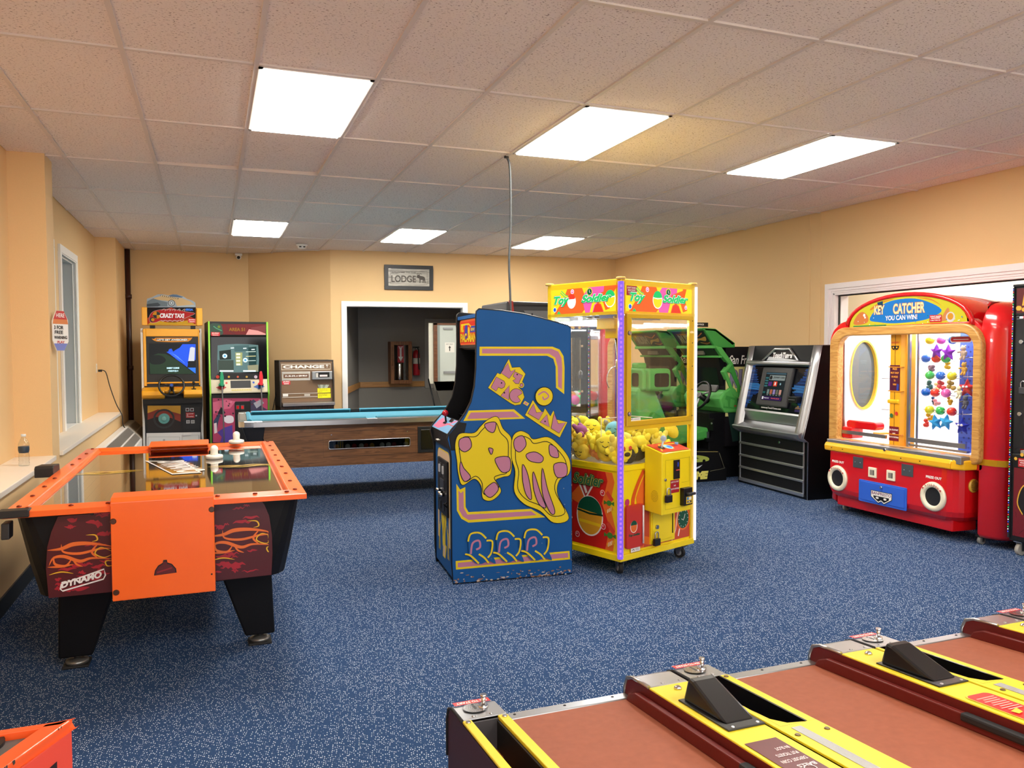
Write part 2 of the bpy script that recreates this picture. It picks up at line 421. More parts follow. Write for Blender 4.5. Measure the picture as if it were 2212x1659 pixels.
# --- back walls
wb = B().box(-1.6, .53, 12.34, 12.5, 0, CEIL + .2, WALL)
struct(wb, 'wall_back_left')
L_ = math.hypot(1.07, .89); t_w = Matrix.Translation((.53, 12.34, 0)) @ Matrix.Rotation(math.atan2(-.89, 1.07), 4, 'Z')
o = struct(B().box(0, L_, 0, .12, 0, CEIL + .2, WALL), 'wall_diagonal'); o.matrix_world = t_w
struct(B().box(-1.11, .53, 12.33, 12.34, 0, .1, mat('#141A24', .5)), 'baseboard_back')
BW = T('wall_back', None, None, (1.6, 11.45, 0), -3.762); BW.o['kind'] = 'structure'
WL = 4.42; TH = .13; u0, u1, ht = .218, 1.935, 2.1
bw = B().box(0, u0, 0, TH, 0, CEIL + .2, WALL).box(u1, WL + .1, 0, TH, 0, CEIL + .2, WALL).box(u0, u1, 0, TH, ht, CEIL + .2, WALL)
BW.part(bw, 'wall_panel')
d_ = B(); CW = mat('#F2F2F0', .4)
d_.box(u0 - .07, u0, -.018, 0, 0, ht, CW).box(u1, u1 + .07, -.018, 0, 0, ht, CW).box(u0 - .07, u1 + .07, -.018, 0, ht, ht + .07, CW)
d_.box(u0, u0 + .006, -.01, TH + .01, 0, ht, CW).box(u1 - .006, u1, -.01, TH + .01, 0, ht, CW).box(u0, u1, -.01, TH + .01, ht - .006, ht, CW)
BW.part(d_, 'door_casing', .002)
BW.part(B().box(u1 + .07, WL, -.012, 0, 0, .1, mat('#141A24', .5)), 'baseboard')
BW.part(B().box(WL - .075, WL - .06, -.006, 0, 0, CEIL, WALL).box(WL - .005, WL, -.012, 0, 0, CEIL, WALL), 'joint_strip')
# --- right wall with the big window
wr = B(); ya, yb, za, zb = 2.0, 6.45, .62, 2.03
wr.box(X1, X1 + .18, YF, ya, 0, CEIL + .2, WALL).box(X1, X1 + .18, yb, 11.4, 0, CEIL + .2, WALL).box(X1, X1 + .18, ya, yb, zb, CEIL + .2, WALL).box(X1, X1 + .18, ya, yb, 0, za, WALL)
struct(wr, 'wall_right')
struct(B().box(X1 - .006, X1, 6.79, 6.81, 0, CEIL, WALL).box(X1 - .005, X1, 6.63, 6.645, 0, CEIL, WALL), 'trim_2', .002)
struct(B().box(X1 - .012, X1, YF, 11.17, 0, .1, mat('#141A24', .5)), 'baseboard_right')
c_ = B(); CR = mat('#EFE9EA', .35)
for q, (o1, o2, dx) in enumerate(((.1, .045, .022), (.045, .02, .012), (.02, 0, .004))):
    c_.box(X1 - dx, X1, yb + o2, yb + o1, za, zb + o2, CR).box(X1 - dx, X1, ya - o1, yb + o1, zb + o2, zb + o1, CR).box(X1 - dx, X1, ya - o1, ya - o2, za, zb + o2, CR).box(X1 - dx, X1, ya - o1, yb + o1, za - .1, za, CR)
c_.box(X1, X1 + .18, yb - .02, yb, za, zb, CR).box(X1, X1 + .18, ya, yb, zb - .02, zb, CR).box(X1, X1 + .18, ya, yb, za, za + .02, CR)
wn = struct(c_, 'window_3', .002)
gk = B().box(X1 + .05, X1 + .065, yb - .035, yb - .02, za, zb, BLACK).box(X1 + .05, X1 + .065, ya, yb, zb - .032, zb - .02, BLACK)
link(gk, 'gasket', wn)
link(B().box(X1 + .054, X1 + .06, ya, yb - .03, za + .02, zb - .02, GLASS), 'pane', wn)
# --- room seen through the right-hand window
CREAM = mat('#F3F0E2', .7)
struct(B().box(8.0, 8.1, 0, 9.5, 0, 3.2, CREAM).box(6.19, 8.1, 9.4, 9.5, 0, 3.2, CREAM).box(6.19, 8.1, 0, .1, 0, 3.2, CREAM).box(6.15, 8.1, 0, 9.5, 2.95, 3.05, CREAM), 'wall_side_room')
for yy in (3.2, 6.4):
    t = T('ceiling_light', '%s ceiling light of the bright room behind the right-hand window' % ('nearer' if yy < 4 else 'farther'), 'ceiling light', (7.2, yy, 2.94), 0, 'lights of the side room')
    t.part(B().box(-.32, .32, -.62, .62, -.03, .005, WHITE), 'frame')
    t.part(B().box(-.29, .29, -.59, .59, -.036, -.028, LENS), 'diffuser')
# --- grey hallway behind the back doorway
GREY = mat('#918C84', .8, bump=.08, bscale=200)
def bwp(u, y): return BW.w((u, y, 0))
BY = 13.5
h = B()
h.box(2.28, 3.50, BY, BY + .12, 0, 2.95, GREY).box(3.50, 4.35, BY, BY + .12, 0, .87, GREY).box(3.50, 4.35, BY, BY + .12, 1.95, 2.95, GREY).box(4.35, 6.3, BY, BY + .12, 0, 2.95, GREY)
h.prism([(1.80, 11.58), (1.70, 11.58), (2.22, 13.62), (2.34, 13.5)], 'z', 0, 2.95, GREY)
h.box(1.6, 6.3, 11.5, 13.6, 2.75, 2.85, GREY)
struct(h, 'wall_hallway')
struct(B().box(6.2, 6.3, 11.3, 13.6, 0, 2.95, GREY), 'wall_hallway_right')
RAIL = mk_wood('oak_rail', '#B07A40', '#C99455', .8)
struct(B().box(2.34, 3.49, BY - .022, BY, .83, .925, RAIL).prism([(1.832, 11.6), (2.345, 13.49), (2.365, 13.485), (1.855, 11.6)], 'z', .83, .925, RAIL), 'trim_3', .003)
w4 = B(); PC = mat('#A9A59C', .5)
w4.box(3.50, 3.57, BY - .02, BY + .12, .87, 1.95, PC).box(4.28, 4.35, BY - .02, BY + .12, .87, 1.95, PC).box(3.5, 4.35, BY - .02, BY + .12, .80, .87, PC).box(3.5, 4.35, BY - .02, BY + .12, 1.95, 2.02, PC)
w4o = struct(w4, 'window_4', .003)
link(B().box(3.57, 4.28, BY + .05, BY + .056, .87, 1.95, GLASS), 'pane', w4o)
# lit office behind it
FAR = mat('#E4E2D6', .7)
struct(B().box(3.2, 8.4, 17.0, 17.1, 0, 2.9, FAR).box(3.1, 3.2, BY + .12, 17.1, 0, 2.9, FAR).box(3.2, 8.4, BY + .12, 17.1, 2.75, 2.85, FAR).box(8.3, 8.4, BY + .12, 17.1, 0, 2.9, FAR), 'wall_office')
struct(B().box(3.2, 8.3, 13.7, 17, .0, .012, mat('#B8B2A2', .6)), 'floor_office')
BRN = mk_wood('brown_frame', '#5B3420', '#7A4A2C', 1)
d = T('door_1', None, None, (4.62, 16.98, 0), 0); d.o['kind'] = 'structure'
f = B().box(-.02, .06, -.06, 0, .55, 2.1, BRN).box(1.1, 1.18, -.06, 0, .55, 2.1, BRN).box(-.02, 1.18, -.06, 0, 2.03, 2.11, BRN).box(-.02, 1.18, -.06, 0, .5, .58, BRN)
d.part(f, 'door_frame')
d.part(B().box(.06, 1.1, -.03, -.01, .58, 2.03, mat('#C9D0CC', .4)).box(.06, .12, -.045, -.02, .58, 2.03, mat('#8E9896', .4)), 'door_leaf')
d.part(B().box(.2, .42, -.07, -.03, 1.93, 1.97, STEEL), 'door_closer'); d.part(B().box(.2, .8, -.07, -.03, .95, 1.0, STEEL), 'push_bar')
a = Art(d, (.24, -.031, 1.42), (1, 0, 0), (0, 0, 1)); a.rect(0, .22, 0, .22, WHITE).rect(.1, .12, .03, .11, BLACK).poly([(.08, .1), (.14, .1), (.11, .15)], BLACK).text('EXIT ONLY', .03, .17, .16, .025, BLACK); a.done('notice')
t = T('ceiling_light', 'light panel in the far office behind the hallway window', 'ceiling light', (4.6, 15.2, 2.74))
t.part(B().box(-.3, .3, -.6, .6, -.03, .005, WHITE), 'frame'); t.part(B().box(-.28, .28, -.58, .58, -.035, -.028, LENS), 'diffuser')
# ================================================================== SMALL WALL THINGS
# brown corner pipe
t = T('corner_pipe', 'dark brown painted pipe standing in the far left corner', 'pipe', (-1.075, 12.27, 0))
t.part(B().tube([(0, 0, .0), (0, 0, CEIL)], .034, mat('#3E1F18', .35, var=.3, bscale=6), 12), 'pipe')
t.part(B().cyl((0, 0, 0), .045, 1.2, 1.26, mat('#3E1F18', .35)).cyl((0, 0, 0), .045, 2.2, 2.26, mat('#3E1F18', .35)), 'coupling')
# heaters
for k, (a_, b_, c_, lb) in enumerate(((8.6, 11.2, '#E8E6E0', 'long white radiator cover with slotted sloping grille under the window sill'), (11.28, 12.2, '#C9C2B4', 'short radiator cover with slotted grille in the far left corner'))):  # the corner cover's greyer colour has the shade it stands in painted in
    t = T('radiator_cover', lb, 'heater', (-1.1, a_, 0)); m_ = mat(c_, .4); l_ = b_ - a_
    t.part(B().prism([(0, .0), (.24, 0), (.24, .33), (.07, .5), (0, .5)], 'y', 0, l_, m_), 'cover', .004)
    gr = B(); n_ = int(l_ / .028)
    for q in range(n_):
        y_ = .06 + q * (l_ - .12) / n_
        for (s0, s1) in ((.08, .45), (.52, .92)):
            A_ = Vector((.24, 0, .33)).lerp(Vector((.07, 0, .5)), s0); B_ = Vector((.24, 0, .33)).lerp(Vector((.07, 0, .5)), s1); nn = Vector((.0018, 0, .0018))
            gr.add([A_ + nn + Vector((0, y_, 0)), A_ + nn + Vector((0, y_ + .014, 0)), B_ + nn + Vector((0, y_ + .014, 0)), B_ + nn + Vector((0, y_, 0))], [(0, 1, 2, 3)], mat('#5E5A52', .6))
    o = t.part(gr, 'grille'); o['kind'] = 'stuff'
# outlet + cord
t = T('wall_outlet', 'cream wall outlet with a black plug near the far pilaster', 'outlet', (-1.35, 11.05, 1.25))
t.part(B().box(0, .008, -.035, .035, -.058, .058, mat('#EFE7D6', .4)), 'cover_plate', .002); t.part(B().box(.008, .011, -.016, .016, -.04, -.012, mat('#DDD3BE', .4)).box(.008, .011, -.016, .016, .012, .04, mat('#DDD3BE', .4)), 'socket')
t = T('power_cord', 'black power cord hanging from the outlet over the sill to the heater', 'cord', (-1.33, 11.05, 1.22))
pp = smooth2([(0, 0, 0), (.05, -.005, .005), (.09, -.01, -.03), (.13, -.02, -.2), (.2, -.05, -.42), (.265, -.08, -.56), (.275, -.1, -.68), (.33, -.05, -.78), (.40, .0, -.88), (.42, .02, -1.2)], 5)
t.part(B().tube(pp, .006, BLACK, 6), 'cable'); t.part(B().box(0, .045, -.014, .014, -.014, .014, BLACK), 'plug', .004)
# hanging sign on the pilaster
t = T('hanging_sign', 'small red, white and blue hexagon-ended sign on the left pilaster', 'sign', (-1.055, 6.72, 1.462), 62)
sg = B().prism([(-.045, 0), (.035, 0), (.085, .07), (.085, .23), (.04, .30), (-.04, .30), (-.085, .22), (-.085, .08)], 'y', -.003, .003, WHITE)
t.part(sg, 'board')
a = Art(t, (0, -.003, 0), (1, 0, 0), (0, 0, 1))
a.poly([(-.075, .235), (.075, .235), (.04, .298), (-.04, .298)], mat('#C63A3A', .4)).poly([(-.083, .2), (.083, .2), (.075, .235), (-.075, .235)], mat('#D9824A', .4)).text('HERE', -.045, .25, .09, .03, WHITE, .02)
a.text('3 FOR', -.07, .16, .1, .028, BLACK, .03).text('FREE', -.065, .125, .09, .026, BLACK, .03).text('WARNING', -.072, .088, .14, .024, BLACK, .03)
a.poly([(-.043, .002), (.033, .002), (.07, .055), (-.075, .055)], mat('#7C86C9', .4)).text('PLAY', -.04, .055, .08, .02, mat('#C63A3A', .4), .03)
a.done('print')
# security camera, smoke detector
t = T('security_camera', 'small white dome camera under the ceiling edge over the gun game', 'camera', (.395, 12.27, CEIL))
t.part(B().box(-.05, .05, -.03, .06, -.03, 0, WHITE), 'mount', .004); t.part(B().ball((0, -.0, -.05), .04, WHITE), 'body'); t.part(B().ball((0, -.025, -.058), .024, BLACK), 'lens')
t = T('smoke_detector', 'white smoke detector with dark slots on the ceiling near the diagonal wall', 'smoke detector', (1.159, 10.95, CEIL))
t.part(B().lathe([(.075, 0), (.078, -.012), (.06, -.02), (.05, -.052), (.02, -.06)], (0, 0, 0), WHITE, n=24), 'housing'); t.part(B().box(-.04, -.012, -.0585, -.05, -.045, -.03, BLACK).box(.012, .04, -.0585, -.05, -.045, -.03, BLACK), 'vent')
# framed sign
t = T('framed_sign', 'black-framed grey wooden sign reading LODGE with a moose, above the doorway', 'picture', tuple(BW.w((.765, -.0, 2.345))), -3.762)
W_, H_ = .715, .36; FR = mat('#26282B', .45)
t.part(B().box(0, W_, -.03, 0, 0, .055, FR).box(0, W_, -.03, 0, H_ - .055, H_, FR).box(0, .055, -.03, 0, .055, H_ - .055, FR).box(W_ - .055, W_, -.03, 0, .055, H_ - .055, FR), 'frame', .003)
LG = mk_wood('grey_barn_wood', '#8B8880', '#C9C6BC', .9, 'X', .3)
t.part(B().box(.055, W_ - .055, -.018, -.004, .055, H_ - .055, LG), 'board')
a = Art(t, (.055, -.018, .055), (1, 0, 0), (0, 0, 1)); IK = mat('#4A443C', .6); w, h_ = W_ - .11, H_ - .11
for r_ in ((.03, w - .03, .03, .034), (.03, w - .03, h_ - .034, h_ - .03), (.03, .034, .03, h_ - .03), (w - .034, w - .03, .03, h_ - .03)): a.rect(*r_, IK, up=0)
a.text('WELCOME TO THE', .045, h_ - .062, .36, .022, IK, .01).text('LODGE', .045, .055, .36, .1, IK, .02)
a.poly([(.415, .15), (.43, .165), (.455, .168), (.47, .155), (.5, .15), (.53, .14), (.54, .12), (.548, .05), (.535, .05), (.525, .095), (.515, .05), (.503, .05), (.505, .095), (.475, .095), (.47, .05), (.457, .05), (.458, .1), (.447, .12), (.43, .12), (.42, .135)], IK)
a.line([(.43, .165), (.42, .185), (.44, .19), (.45, .17), (.47, .19), (.49, .18)], .008, IK)
a.done('lettering')
t.part(B().box(.055, W_ - .055, -.024, -.0225, .055, H_ - .055, GLASS), 'glass')
# --- hallway things
t = T('extinguisher_cabinet', 'oak wall cabinet with glass door and red FIRE arrow in the grey hallway', 'cabinet', (2.85, BY - .2, .895))
OAK = mk_wood('oak', '#7B4A26', '#A2693A', 1, 'Z')
W_, H_ = .37, .72
t.part(B().box(0, .02, 0, .2, 0, H_, OAK).box(W_ - .02, W_, 0, .2, 0, H_, OAK).box(.02, W_ - .02, 0, .2, 0, .02, OAK).box(.02, W_ - .02, 0, .2, H_ - .02, H_, OAK).box(.02, W_ - .02, .19, .2, .02, H_ - .02, mat('#4A4038', .8)), 'body', .002)
dd = t.part(B().box(0, .06, -.02, 0, 0, H_, OAK).box(W_ - .06, W_, -.02, 0, 0, H_, OAK).box(.06, W_ - .06, -.02, 0, 0, .06, OAK).box(.06, W_ - .06, -.02, 0, H_ - .06, H_, OAK), 'door', .003)
t.part(B().box(.06, W_ - .06, -.012, -.008, .06, H_ - .06, GLASS), 'pane', parent=dd)
t.part(B().tube([(.03, -.02, .31), (.03, -.045, .32), (.03, -.045, .39), (.03, -.02, .4)], .006, OAK), 'handle', parent=dd)
a = Art(t, (.12, -.0085, .36), (1, 0, 0), (0, 0, 1)); RD = mat('#B01020', .4)
a.rect(0, .11, 0, .29, RD).poly([(.04, .1), (.07, .1), (.07, .23), (.095, .28), (.055, .27), (.015, .28), (.04, .23)], WHITE).poly([(.015, .1), (.095, .1), (.055, .02)], WHITE).text('FIRE', .025, .245, .06, .025, RD, .02)
a.done('fire_arrow', parent=dd)
t2 = T('extinguisher', 'silver fire extinguisher standing inside the oak glass-door cabinet', 'fire extinguisher', (3.03, BY - .09, .916))
t2.part(B().lathe([(.06, 0), (.065, .02), (.065, .33), (.04, .38), (.02, .4)], (0, 0, 0), CHROME), 'cylinder'); t2.part(B().cyl((0, 0, 0), .018, .4, .43, BLACK).box(-.05, .03, -.012, .012, .43, .45, BLACK), 'valve'); t2.part(B().tube([(.03, -.02, .43), (.075, -.03, .38), (.075, -.03, .15)], .009, BLACK), 'hose')
t3 = T('fire_extinguisher', 'red fire extinguisher hanging on the grey wall beside the oak cabinet', 'fire extinguisher', (3.33, BY - .09, 1.03))
t3.part(B().lathe([(.055, 0), (.062, .015), (.062, .36), (.045, .42), (.02, .44)], (0, 0, 0), mat('#B3202A', .3)), 'cylinder')
t3.part(B().cyl((0, 0, 0), .02, .44, .48, CHROME).box(-.06, .05, -.012, .012, .48, .5, BLACK), 'valve'); t3.part(B().tube(smooth2([(.02, -.03, .47), (.02, -.075, .42), (.015, -.075, .25), (.03, -.07, .1)], 4), .011, BLACK), 'hose')
t3.part(B().cyl((0, 0, 0), .0635, .2, .3, mat('#D9D2C4', .5)), 'label_band')
t = T('easel', 'folded black easel leg with a grey board seen right of the hallway doorway', 'easel', (3.52, 12.5, 0), 0)
t.part(B().box(-.12, .7, .03, .05, .8, .95, mat('#8C887C', .7)).prism([(-.12, .95), (.7, .95), (.7, .25), (.1, .25)], 'y', .03, .05, mat('#77736A', .7)), 'board')
t.part(B().tube([(-.22, 0, 1.0), (.0, -.03, .0)], .012, BLACK), 'leg'); t.part(B().tube([(.5, 0, .95), (.6, -.03, .0)], .012, BLACK), 'leg'); t.part(B().tube([(.2, .06, .95), (.3, .4, .0)], .012, BLACK), 'leg'); t.part(B().box(-.17, -.08, -.03, .0, .52, .535, BLACK), 'knob')
# bottle
t = T('water_bottle', 'clear plastic water bottle with a dark label on the left window sill', 'bottle', (-1.19, 6.09, .69))
PET = mk_glass('pet', (.93, .95, .95, 1), 1.6)
t.part(B().lathe([(.028, 0), (.033, .006), (.033, .02), (.030, .03), (.033, .04), (.030, .05), (.033, .06), (.032, .075), (.028, .09), (.032, .105), (.033, .13), (.032, .15), (.02, .178), (.013, .19), (.013, .2)], (0, 0, 0), PET, n=18), 'body')
t.part(B().lathe([(.0295, .088), (.0335, .105), (.0338, .128), (.033, .132)], (0, 0, 0), mat('#2B3A4A', .4), n=18), 'wrapper'); t.part(B().cyl((0, 0, 0), .015, .197, .213, mat('#DDE3E6', .4)), 'cap')
# grey cord from ceiling
t = T('hanging_cable', 'long grey power cord dropping from the ceiling between the two centre machines', 'cord', (2.085, 5.50, 0))
pp = smooth2([(-.02, .02, CEIL), (-.0, .0, CEIL - .1), (.004, .0, 2.4), (-.01, 0, 2.1), (.0, 0, 1.8), (.004, 0, 1.2), (0, 0, .6), (.03, -.03, .1), (.04, -.04, .012)], 5)
t.part(B().tube(pp, .0085, mat('#3C4042', .5), 8), 'cable'); t.part(B().cyl((-.02, .02, 0), .018, CEIL - .012, CEIL + .002, BLACK), 'grommet')
# ================================================================== BLUE UPRIGHT CABINET (centre)
t = T('arcade_cabinet', 'worn blue upright arcade cabinet with yellow and pink side art, in the floor centre', 'arcade machine', (1.368, 4.655, 0), -4.54)
Z1 = lambda *p: zp(900, 640, 2.592, p)
side = Art(t, (0, 0, 0), (1, 0, 0), (0, 0, 1))
prof = side.P(Z1((333, 110), (336, 82), (350, 70), (480, 80), (600, 98), (700, 122), (800, 150), (850, 164), (863, 178), (866, 700), (871, 1568), (205, 1622), (198, 1500), (193, 900), (188, 862), (170, 800), (178, 772), (200, 742), (240, 700), (275, 650), (305, 590), (325, 500), (333, 400), (335, 250)))
prof = [(a, max(0.004, b)) for a, b in prof]
PW = .575
BLUE = mat('#175594', .55, spec=.18, var=.12, bscale=5, bump=.04); BK = mat('#08080C', .45, spec=.25)
t.part(B().prism(prof, 'y', 0, .019, BK, BK), 'side_panel'); t.part(B().prism(prof, 'y', PW - .019, PW, BK, BK), 'side_panel')
a = Art(t, (0, 0, 0), (1, 0, 0), (0, 0, 1)); c_ = Vector((.4, .85))
a.poly([tuple(Vector(p) + (c_ - Vector(p)).normalized() * .004) for p in prof], BLUE)
YE, PK, IK = mat('#E0C81C', .5, spec=.2), mat('#B97A94', .55, spec=.2), mat('#0D0F1A', .5, spec=.2)
q = lambda *p: a.P(Z1(*p))
a.poly(q((352, 282), (760, 282), (800, 298), (822, 335), (828, 400), (826, 548), (780, 512), (778, 395), (765, 350), (730, 333), (352, 333)), YE)
a.poly(q((366, 294), (755, 294), (793, 310), (811, 345), (815, 400), (813, 522), (792, 505), (790, 395), (775, 343), (740, 321), (366, 320)), PK)
a.poly(q((292, 640), (545, 633), (607, 685), (262, 698)), YE).poly(q((303, 651), (540, 645), (578, 677), (282, 687)), PK)
a.poly(q((222, 1050), (243, 1082), (272, 1068), (274, 1180), (290, 1208), (640, 1190), (720, 1237), (290, 1267), (250, 1245), (225, 1200)), YE)
a.poly(q((234, 1087), (247, 1102), (262, 1090), (264, 1185), (284, 1222), (640, 1203), (672, 1225), (290, 1252), (258, 1232), (236, 1195)), PK)
a.poly(q((218, 1482), (855, 1425), (858, 1472), (220, 1530)), YE).poly(q((230, 1492), (847, 1436), (848, 1462), (230, 1518)), PK)
ms = q((515, 352), (533, 400), (577, 397), (608, 435), (590, 478), (600, 497), (585, 512), (566, 505), (592, 532), (602, 565), (580, 605), (550, 610), (525, 598), (400, 512), (452, 430), (468, 437))
a.line(ms, .006, IK, closed=True).poly(ms, YE)
mn = q((607, 665), (650, 582), (682, 628), (706, 655), (718, 628), (748, 672), (765, 640), (782, 690), (842, 705), (800, 790), (720, 742))
a.line(mn, .006, IK, closed=True).poly(mn, YE)
def glyph(pts, dot=None):
    g = a.P(Z1(*pts)); a.line(g, .0055, IK, closed=True).poly(g, PK)
    if dot: d_ = a.P(Z1(dot))[0]; a.disc(d_[0], d_[1], .005, IK, 10)
glyph([(511, 374), (523, 421), (551, 411), (517, 460), (472, 429)])
glyph([(549, 423), (592, 444), (578, 468), (571, 489), (553, 487), (538, 472), (556, 462), (540, 448)], (562, 438))
d_ = a.P(Z1((586, 497)))[0]; a.disc(*d_, .017, YE).disc(*d_, .012, IK).disc(*d_, .009, PK)
glyph([(445, 452), (488, 476), (494, 490), (488, 508), (474, 515), (456, 508), (444, 529), (416, 511)], (474, 485))
glyph([(517, 500), (514, 579), (471, 556)], (490, 540))
cc_ = [(556 + 36 * math.cos(R(k)), 556 + 38 * math.sin(R(k))) for k in range(50, 345, 12)] + [(562, 560)]
glyph(cc_)
glyph([(653, 603), (668, 652), (708, 646), (682, 690), (622, 655)])
glyph([(727, 662), (741, 731), (691, 704)], (717, 700))
glyph([(768, 655), (790, 714), (831, 706), (795, 765), (752, 738)])
a.poly(q((593, 600), (604, 585), (628, 600), (617, 614)), YE).poly(q((599, 600), (606, 591), (621, 600), (614, 608)), PK)
# plain painted splashes where the cabinet has its cartoon figures
def splash(out, pats, dx=0, sc=1.):
    o = smooth2(a.P(Z1(*out)), 5, True); ctr = sum(o, Vector((0, 0))) / len(o)
    a.line([tuple(p) for p in o], .007, IK, closed=True).poly([tuple(p) for p in o], YE)
    a.line([tuple(ctr + (p - ctr) * .87) for p in o], .005, IK, closed=True)
    for pt in pats:
        e = smooth2(a.P(Z1(*pt)), 5, True); a.poly([tuple(p) for p in e], PK).line([tuple(p) for p in e], .005, IK, closed=True)
splash([(400, 690), (450, 676), (480, 740), (525, 790), (530, 870), (524, 990), (480, 1010), (440, 1030), (470, 1090), (420, 1140), (370, 1130), (360, 1060), (320, 1020), (255, 1055), (232, 990), (225, 920), (215, 830), (240, 770), (320, 765), (360, 725)],
       [[(240, 800), (290, 790), (305, 840), (270, 870), (238, 850)], [(380, 715), (440, 705), (430, 760), (395, 750)], [(440, 905), (515, 900), (520, 970), (480, 985), (450, 950)], [(245, 925), (262, 960), (300, 1010), (265, 1035), (240, 980)], [(375, 1090), (430, 1040), (455, 1080), (410, 1125)], [(400, 850), (425, 855), (415, 885)]])
splash([(575, 755), (620, 770), (650, 800), (730, 788), (790, 830), (850, 910), (850, 990), (795, 1030), (785, 1110), (848, 1240), (765, 1265), (690, 1200), (600, 1160), (545, 1090), (550, 980), (530, 900), (535, 790)],
       [[(545, 800), (590, 780), (610, 830), (575, 870), (545, 850)], [(610, 885), (660, 870), (705, 900), (690, 930), (630, 920)], [(740, 830), (780, 850), (790, 900), (745, 890)], [(765, 940), (830, 935), (835, 1000), (780, 1010)], [(590, 940), (620, 1000), (640, 1130), (610, 1110), (590, 1030)], [(650, 980), (690, 1100), (720, 1180), (680, 1160), (650, 1070)], [(700, 960), (730, 1080), (770, 1200), (745, 1210), (700, 1100)]])
sm = a.P(Z1((710, 560)))[0]
a.disc(sm[0], sm[1], .062, IK).disc(sm[0], sm[1], .057, YE).line([tuple(v) for v in smooth2([(sm[0] - .04, sm[1] + .01), (sm[0], sm[1] + .03), (sm[0] + .03, sm[1]), (sm[0], sm[1] - .02), (sm[0] - .01, sm[1])], 6)], .01, PK)
for kx in (0, 157, 313):     # three blue and yellow swirls over the bottom stripe
    P_ = lambda *p: [tuple(v) for v in smooth2(a.P(Z1(*[(x + kx, y - kx * .06) for x, y in p])), 5)]
    a.poly(P_((285, 1360), (300, 1325), (350, 1322), (385, 1350), (400, 1400), (440, 1490), (400, 1478), (360, 1494), (320, 1485), (290, 1440)), BLUE)
    for ln in (((285, 1370), (300, 1328), (350, 1322), (386, 1352)), ((388, 1365), (420, 1370), (415, 1430), (395, 1460)), ((268, 1440), (300, 1450), (345, 1492)), ((345, 1440), (375, 1460), (400, 1490))): a.line(P_(*ln), .011, YE)
    a.line(P_((300, 1440), (310, 1380), (345, 1365), (352, 1400), (330, 1415)), .012, PK)
random.seed(11)
CH1, CH2 = mat('#8C6A55', .8), mat('#B9B4AA', .8)
for k in range(150):     # chipped paint near the bottom edge and the rear edge
    if k < 105: x = random.uniform(.01, .78); z = abs(random.gauss(0, .022)) + .008; w_ = random.uniform(.006, .03); h_ = random.uniform(.003, .014)
    elif k < 130: x = .79 - abs(random.gauss(0, .004)); z = random.uniform(.03, 1.5); w_ = .005; h_ = random.uniform(.004, .02)
    else: x = random.uniform(.05, .75); z = random.uniform(.1, .6); w_ = random.uniform(.003, .008); h_ = w_
    e = [(x + w_ / 2 * math.cos(j) * random.uniform(.5, 1.2), z + h_ / 2 * math.sin(j) * random.uniform(.5, 1.2)) for j in (0, 1, 2, 3.1, 4, 5.2)]
    a.poly(e, random.choice((CH1, CH2, CH1)), up=.02)
a.done('side_art')
ap = dict(zip('lip_top lip_bot back'.split(), side.P(Z1((177, 776), (192, 864), (236, 703)))))
lt, lb, bk = ap['lip_top'], ap['lip_bot'], ap['back']
y0, y1 = .019, PW - .019
fx = .012
t.part(B().box(fx, fx + .02, y0, y1, .03, lb[1], BLUE), 'front_panel')
t.part(B().box(.04, .79, y0, y1, .0, .03, BK), 'base')
t.part(B().box(prof[9][0] - .03, prof[9][0] - .01, y0, y1, .03, 1.58, BK), 'back_panel')
cpx = B().prism([lb, (lt[0] + .003, lt[1] - .001), (bk[0] + .003, bk[1] - .001), (bk[0] + .05, bk[1] - .01), (lb[0] + .06, lb[1])], 'y', -.004, PW + .004, BK)
cp = t.part(cpx, 'control_panel', .003)
sl = Vector((bk[0] - lt[0], 0, bk[1] - lt[1])).normalized()
ca = Art(t, (lt[0] + .003, y1, lt[1] + .001), (0, -1, 0), sl)
LB = mat('#4FA0D8', .35); w_ = PW - .04; l_ = (Vector(bk) - Vector(lt)).length
ca.rect(0, w_, 0, l_, LB).poly([(.02, .01), (.2, .01), (.3, l_ * .5), (.12, l_ * .9), (.05, l_ * .6)], mat('#D9508A', .4)).line([(.02, .015), (.25, .03), (w_ - .03, .1)], .014, mat('#D9508A', .4)).rect(.32, .42, l_ * .75, l_, BK).rect(.3, w_, l_ * .55, l_ * .62, mat('#C8304A', .4))
ca.done('panel_overlay', parent=cp)
jc = Vector((lt[0] + .045, PW * .5, lt[1] + .05))
t.part(B().tube([jc, jc + Vector((-.004, 0, .045))], .006, BK).lathe([(.022, 0), (.018, .008), (.008, .012)], jc + Vector((0, 0, -.004)), BK).ball(jc + Vector((-.004, 0, .062)), .021, mat('#B5162A', .25)), 'joystick', label='red ball-top joystick', parent=cp)
for fy in (.62, .55): t.part(B().cyl((0, PW * fy, lb[1] + .033), .004, lt[0] - .01, lt[0] + .01, WHITE, 'x', 8), 'screw', parent=cp)
# hood: marquee, speaker board, screen
mx = prof[1][0] + .012
t.part(B().prism([(mx + .02, 1.46), (mx + .33, 1.40), (.40, .98), (bk[0] + .12, bk[1] + .005), (bk[0] + .17, bk[1]), (.6, 1.0), (.55, 1.5), (mx + .02, 1.5)], 'y', y0, y1, mat('#050507', .5)), 'screen_bezel')
t.part(B().add([(.345, .1, 1.36), (.345, .47, 1.36), (.245, .47, 1.02), (.245, .1, 1.02)], [(0, 1, 2, 3)], mat('#0C1014', .08)), 'screen')
t.part(B().box(mx, mx + .25, y0, y1, 1.485, 1.5, BK).box(mx, mx + .02, y0, y1, 1.47, 1.68, BK), 'marquee_box')
t.part(B().prism([(mx - .01, 1.682), (.3, 1.69), (.5, 1.66), (.76, 1.6), (.76, 1.58), (.5, 1.64), (mx - .01, 1.66)], 'y', y0, y1, BLUE), 'top_panel')
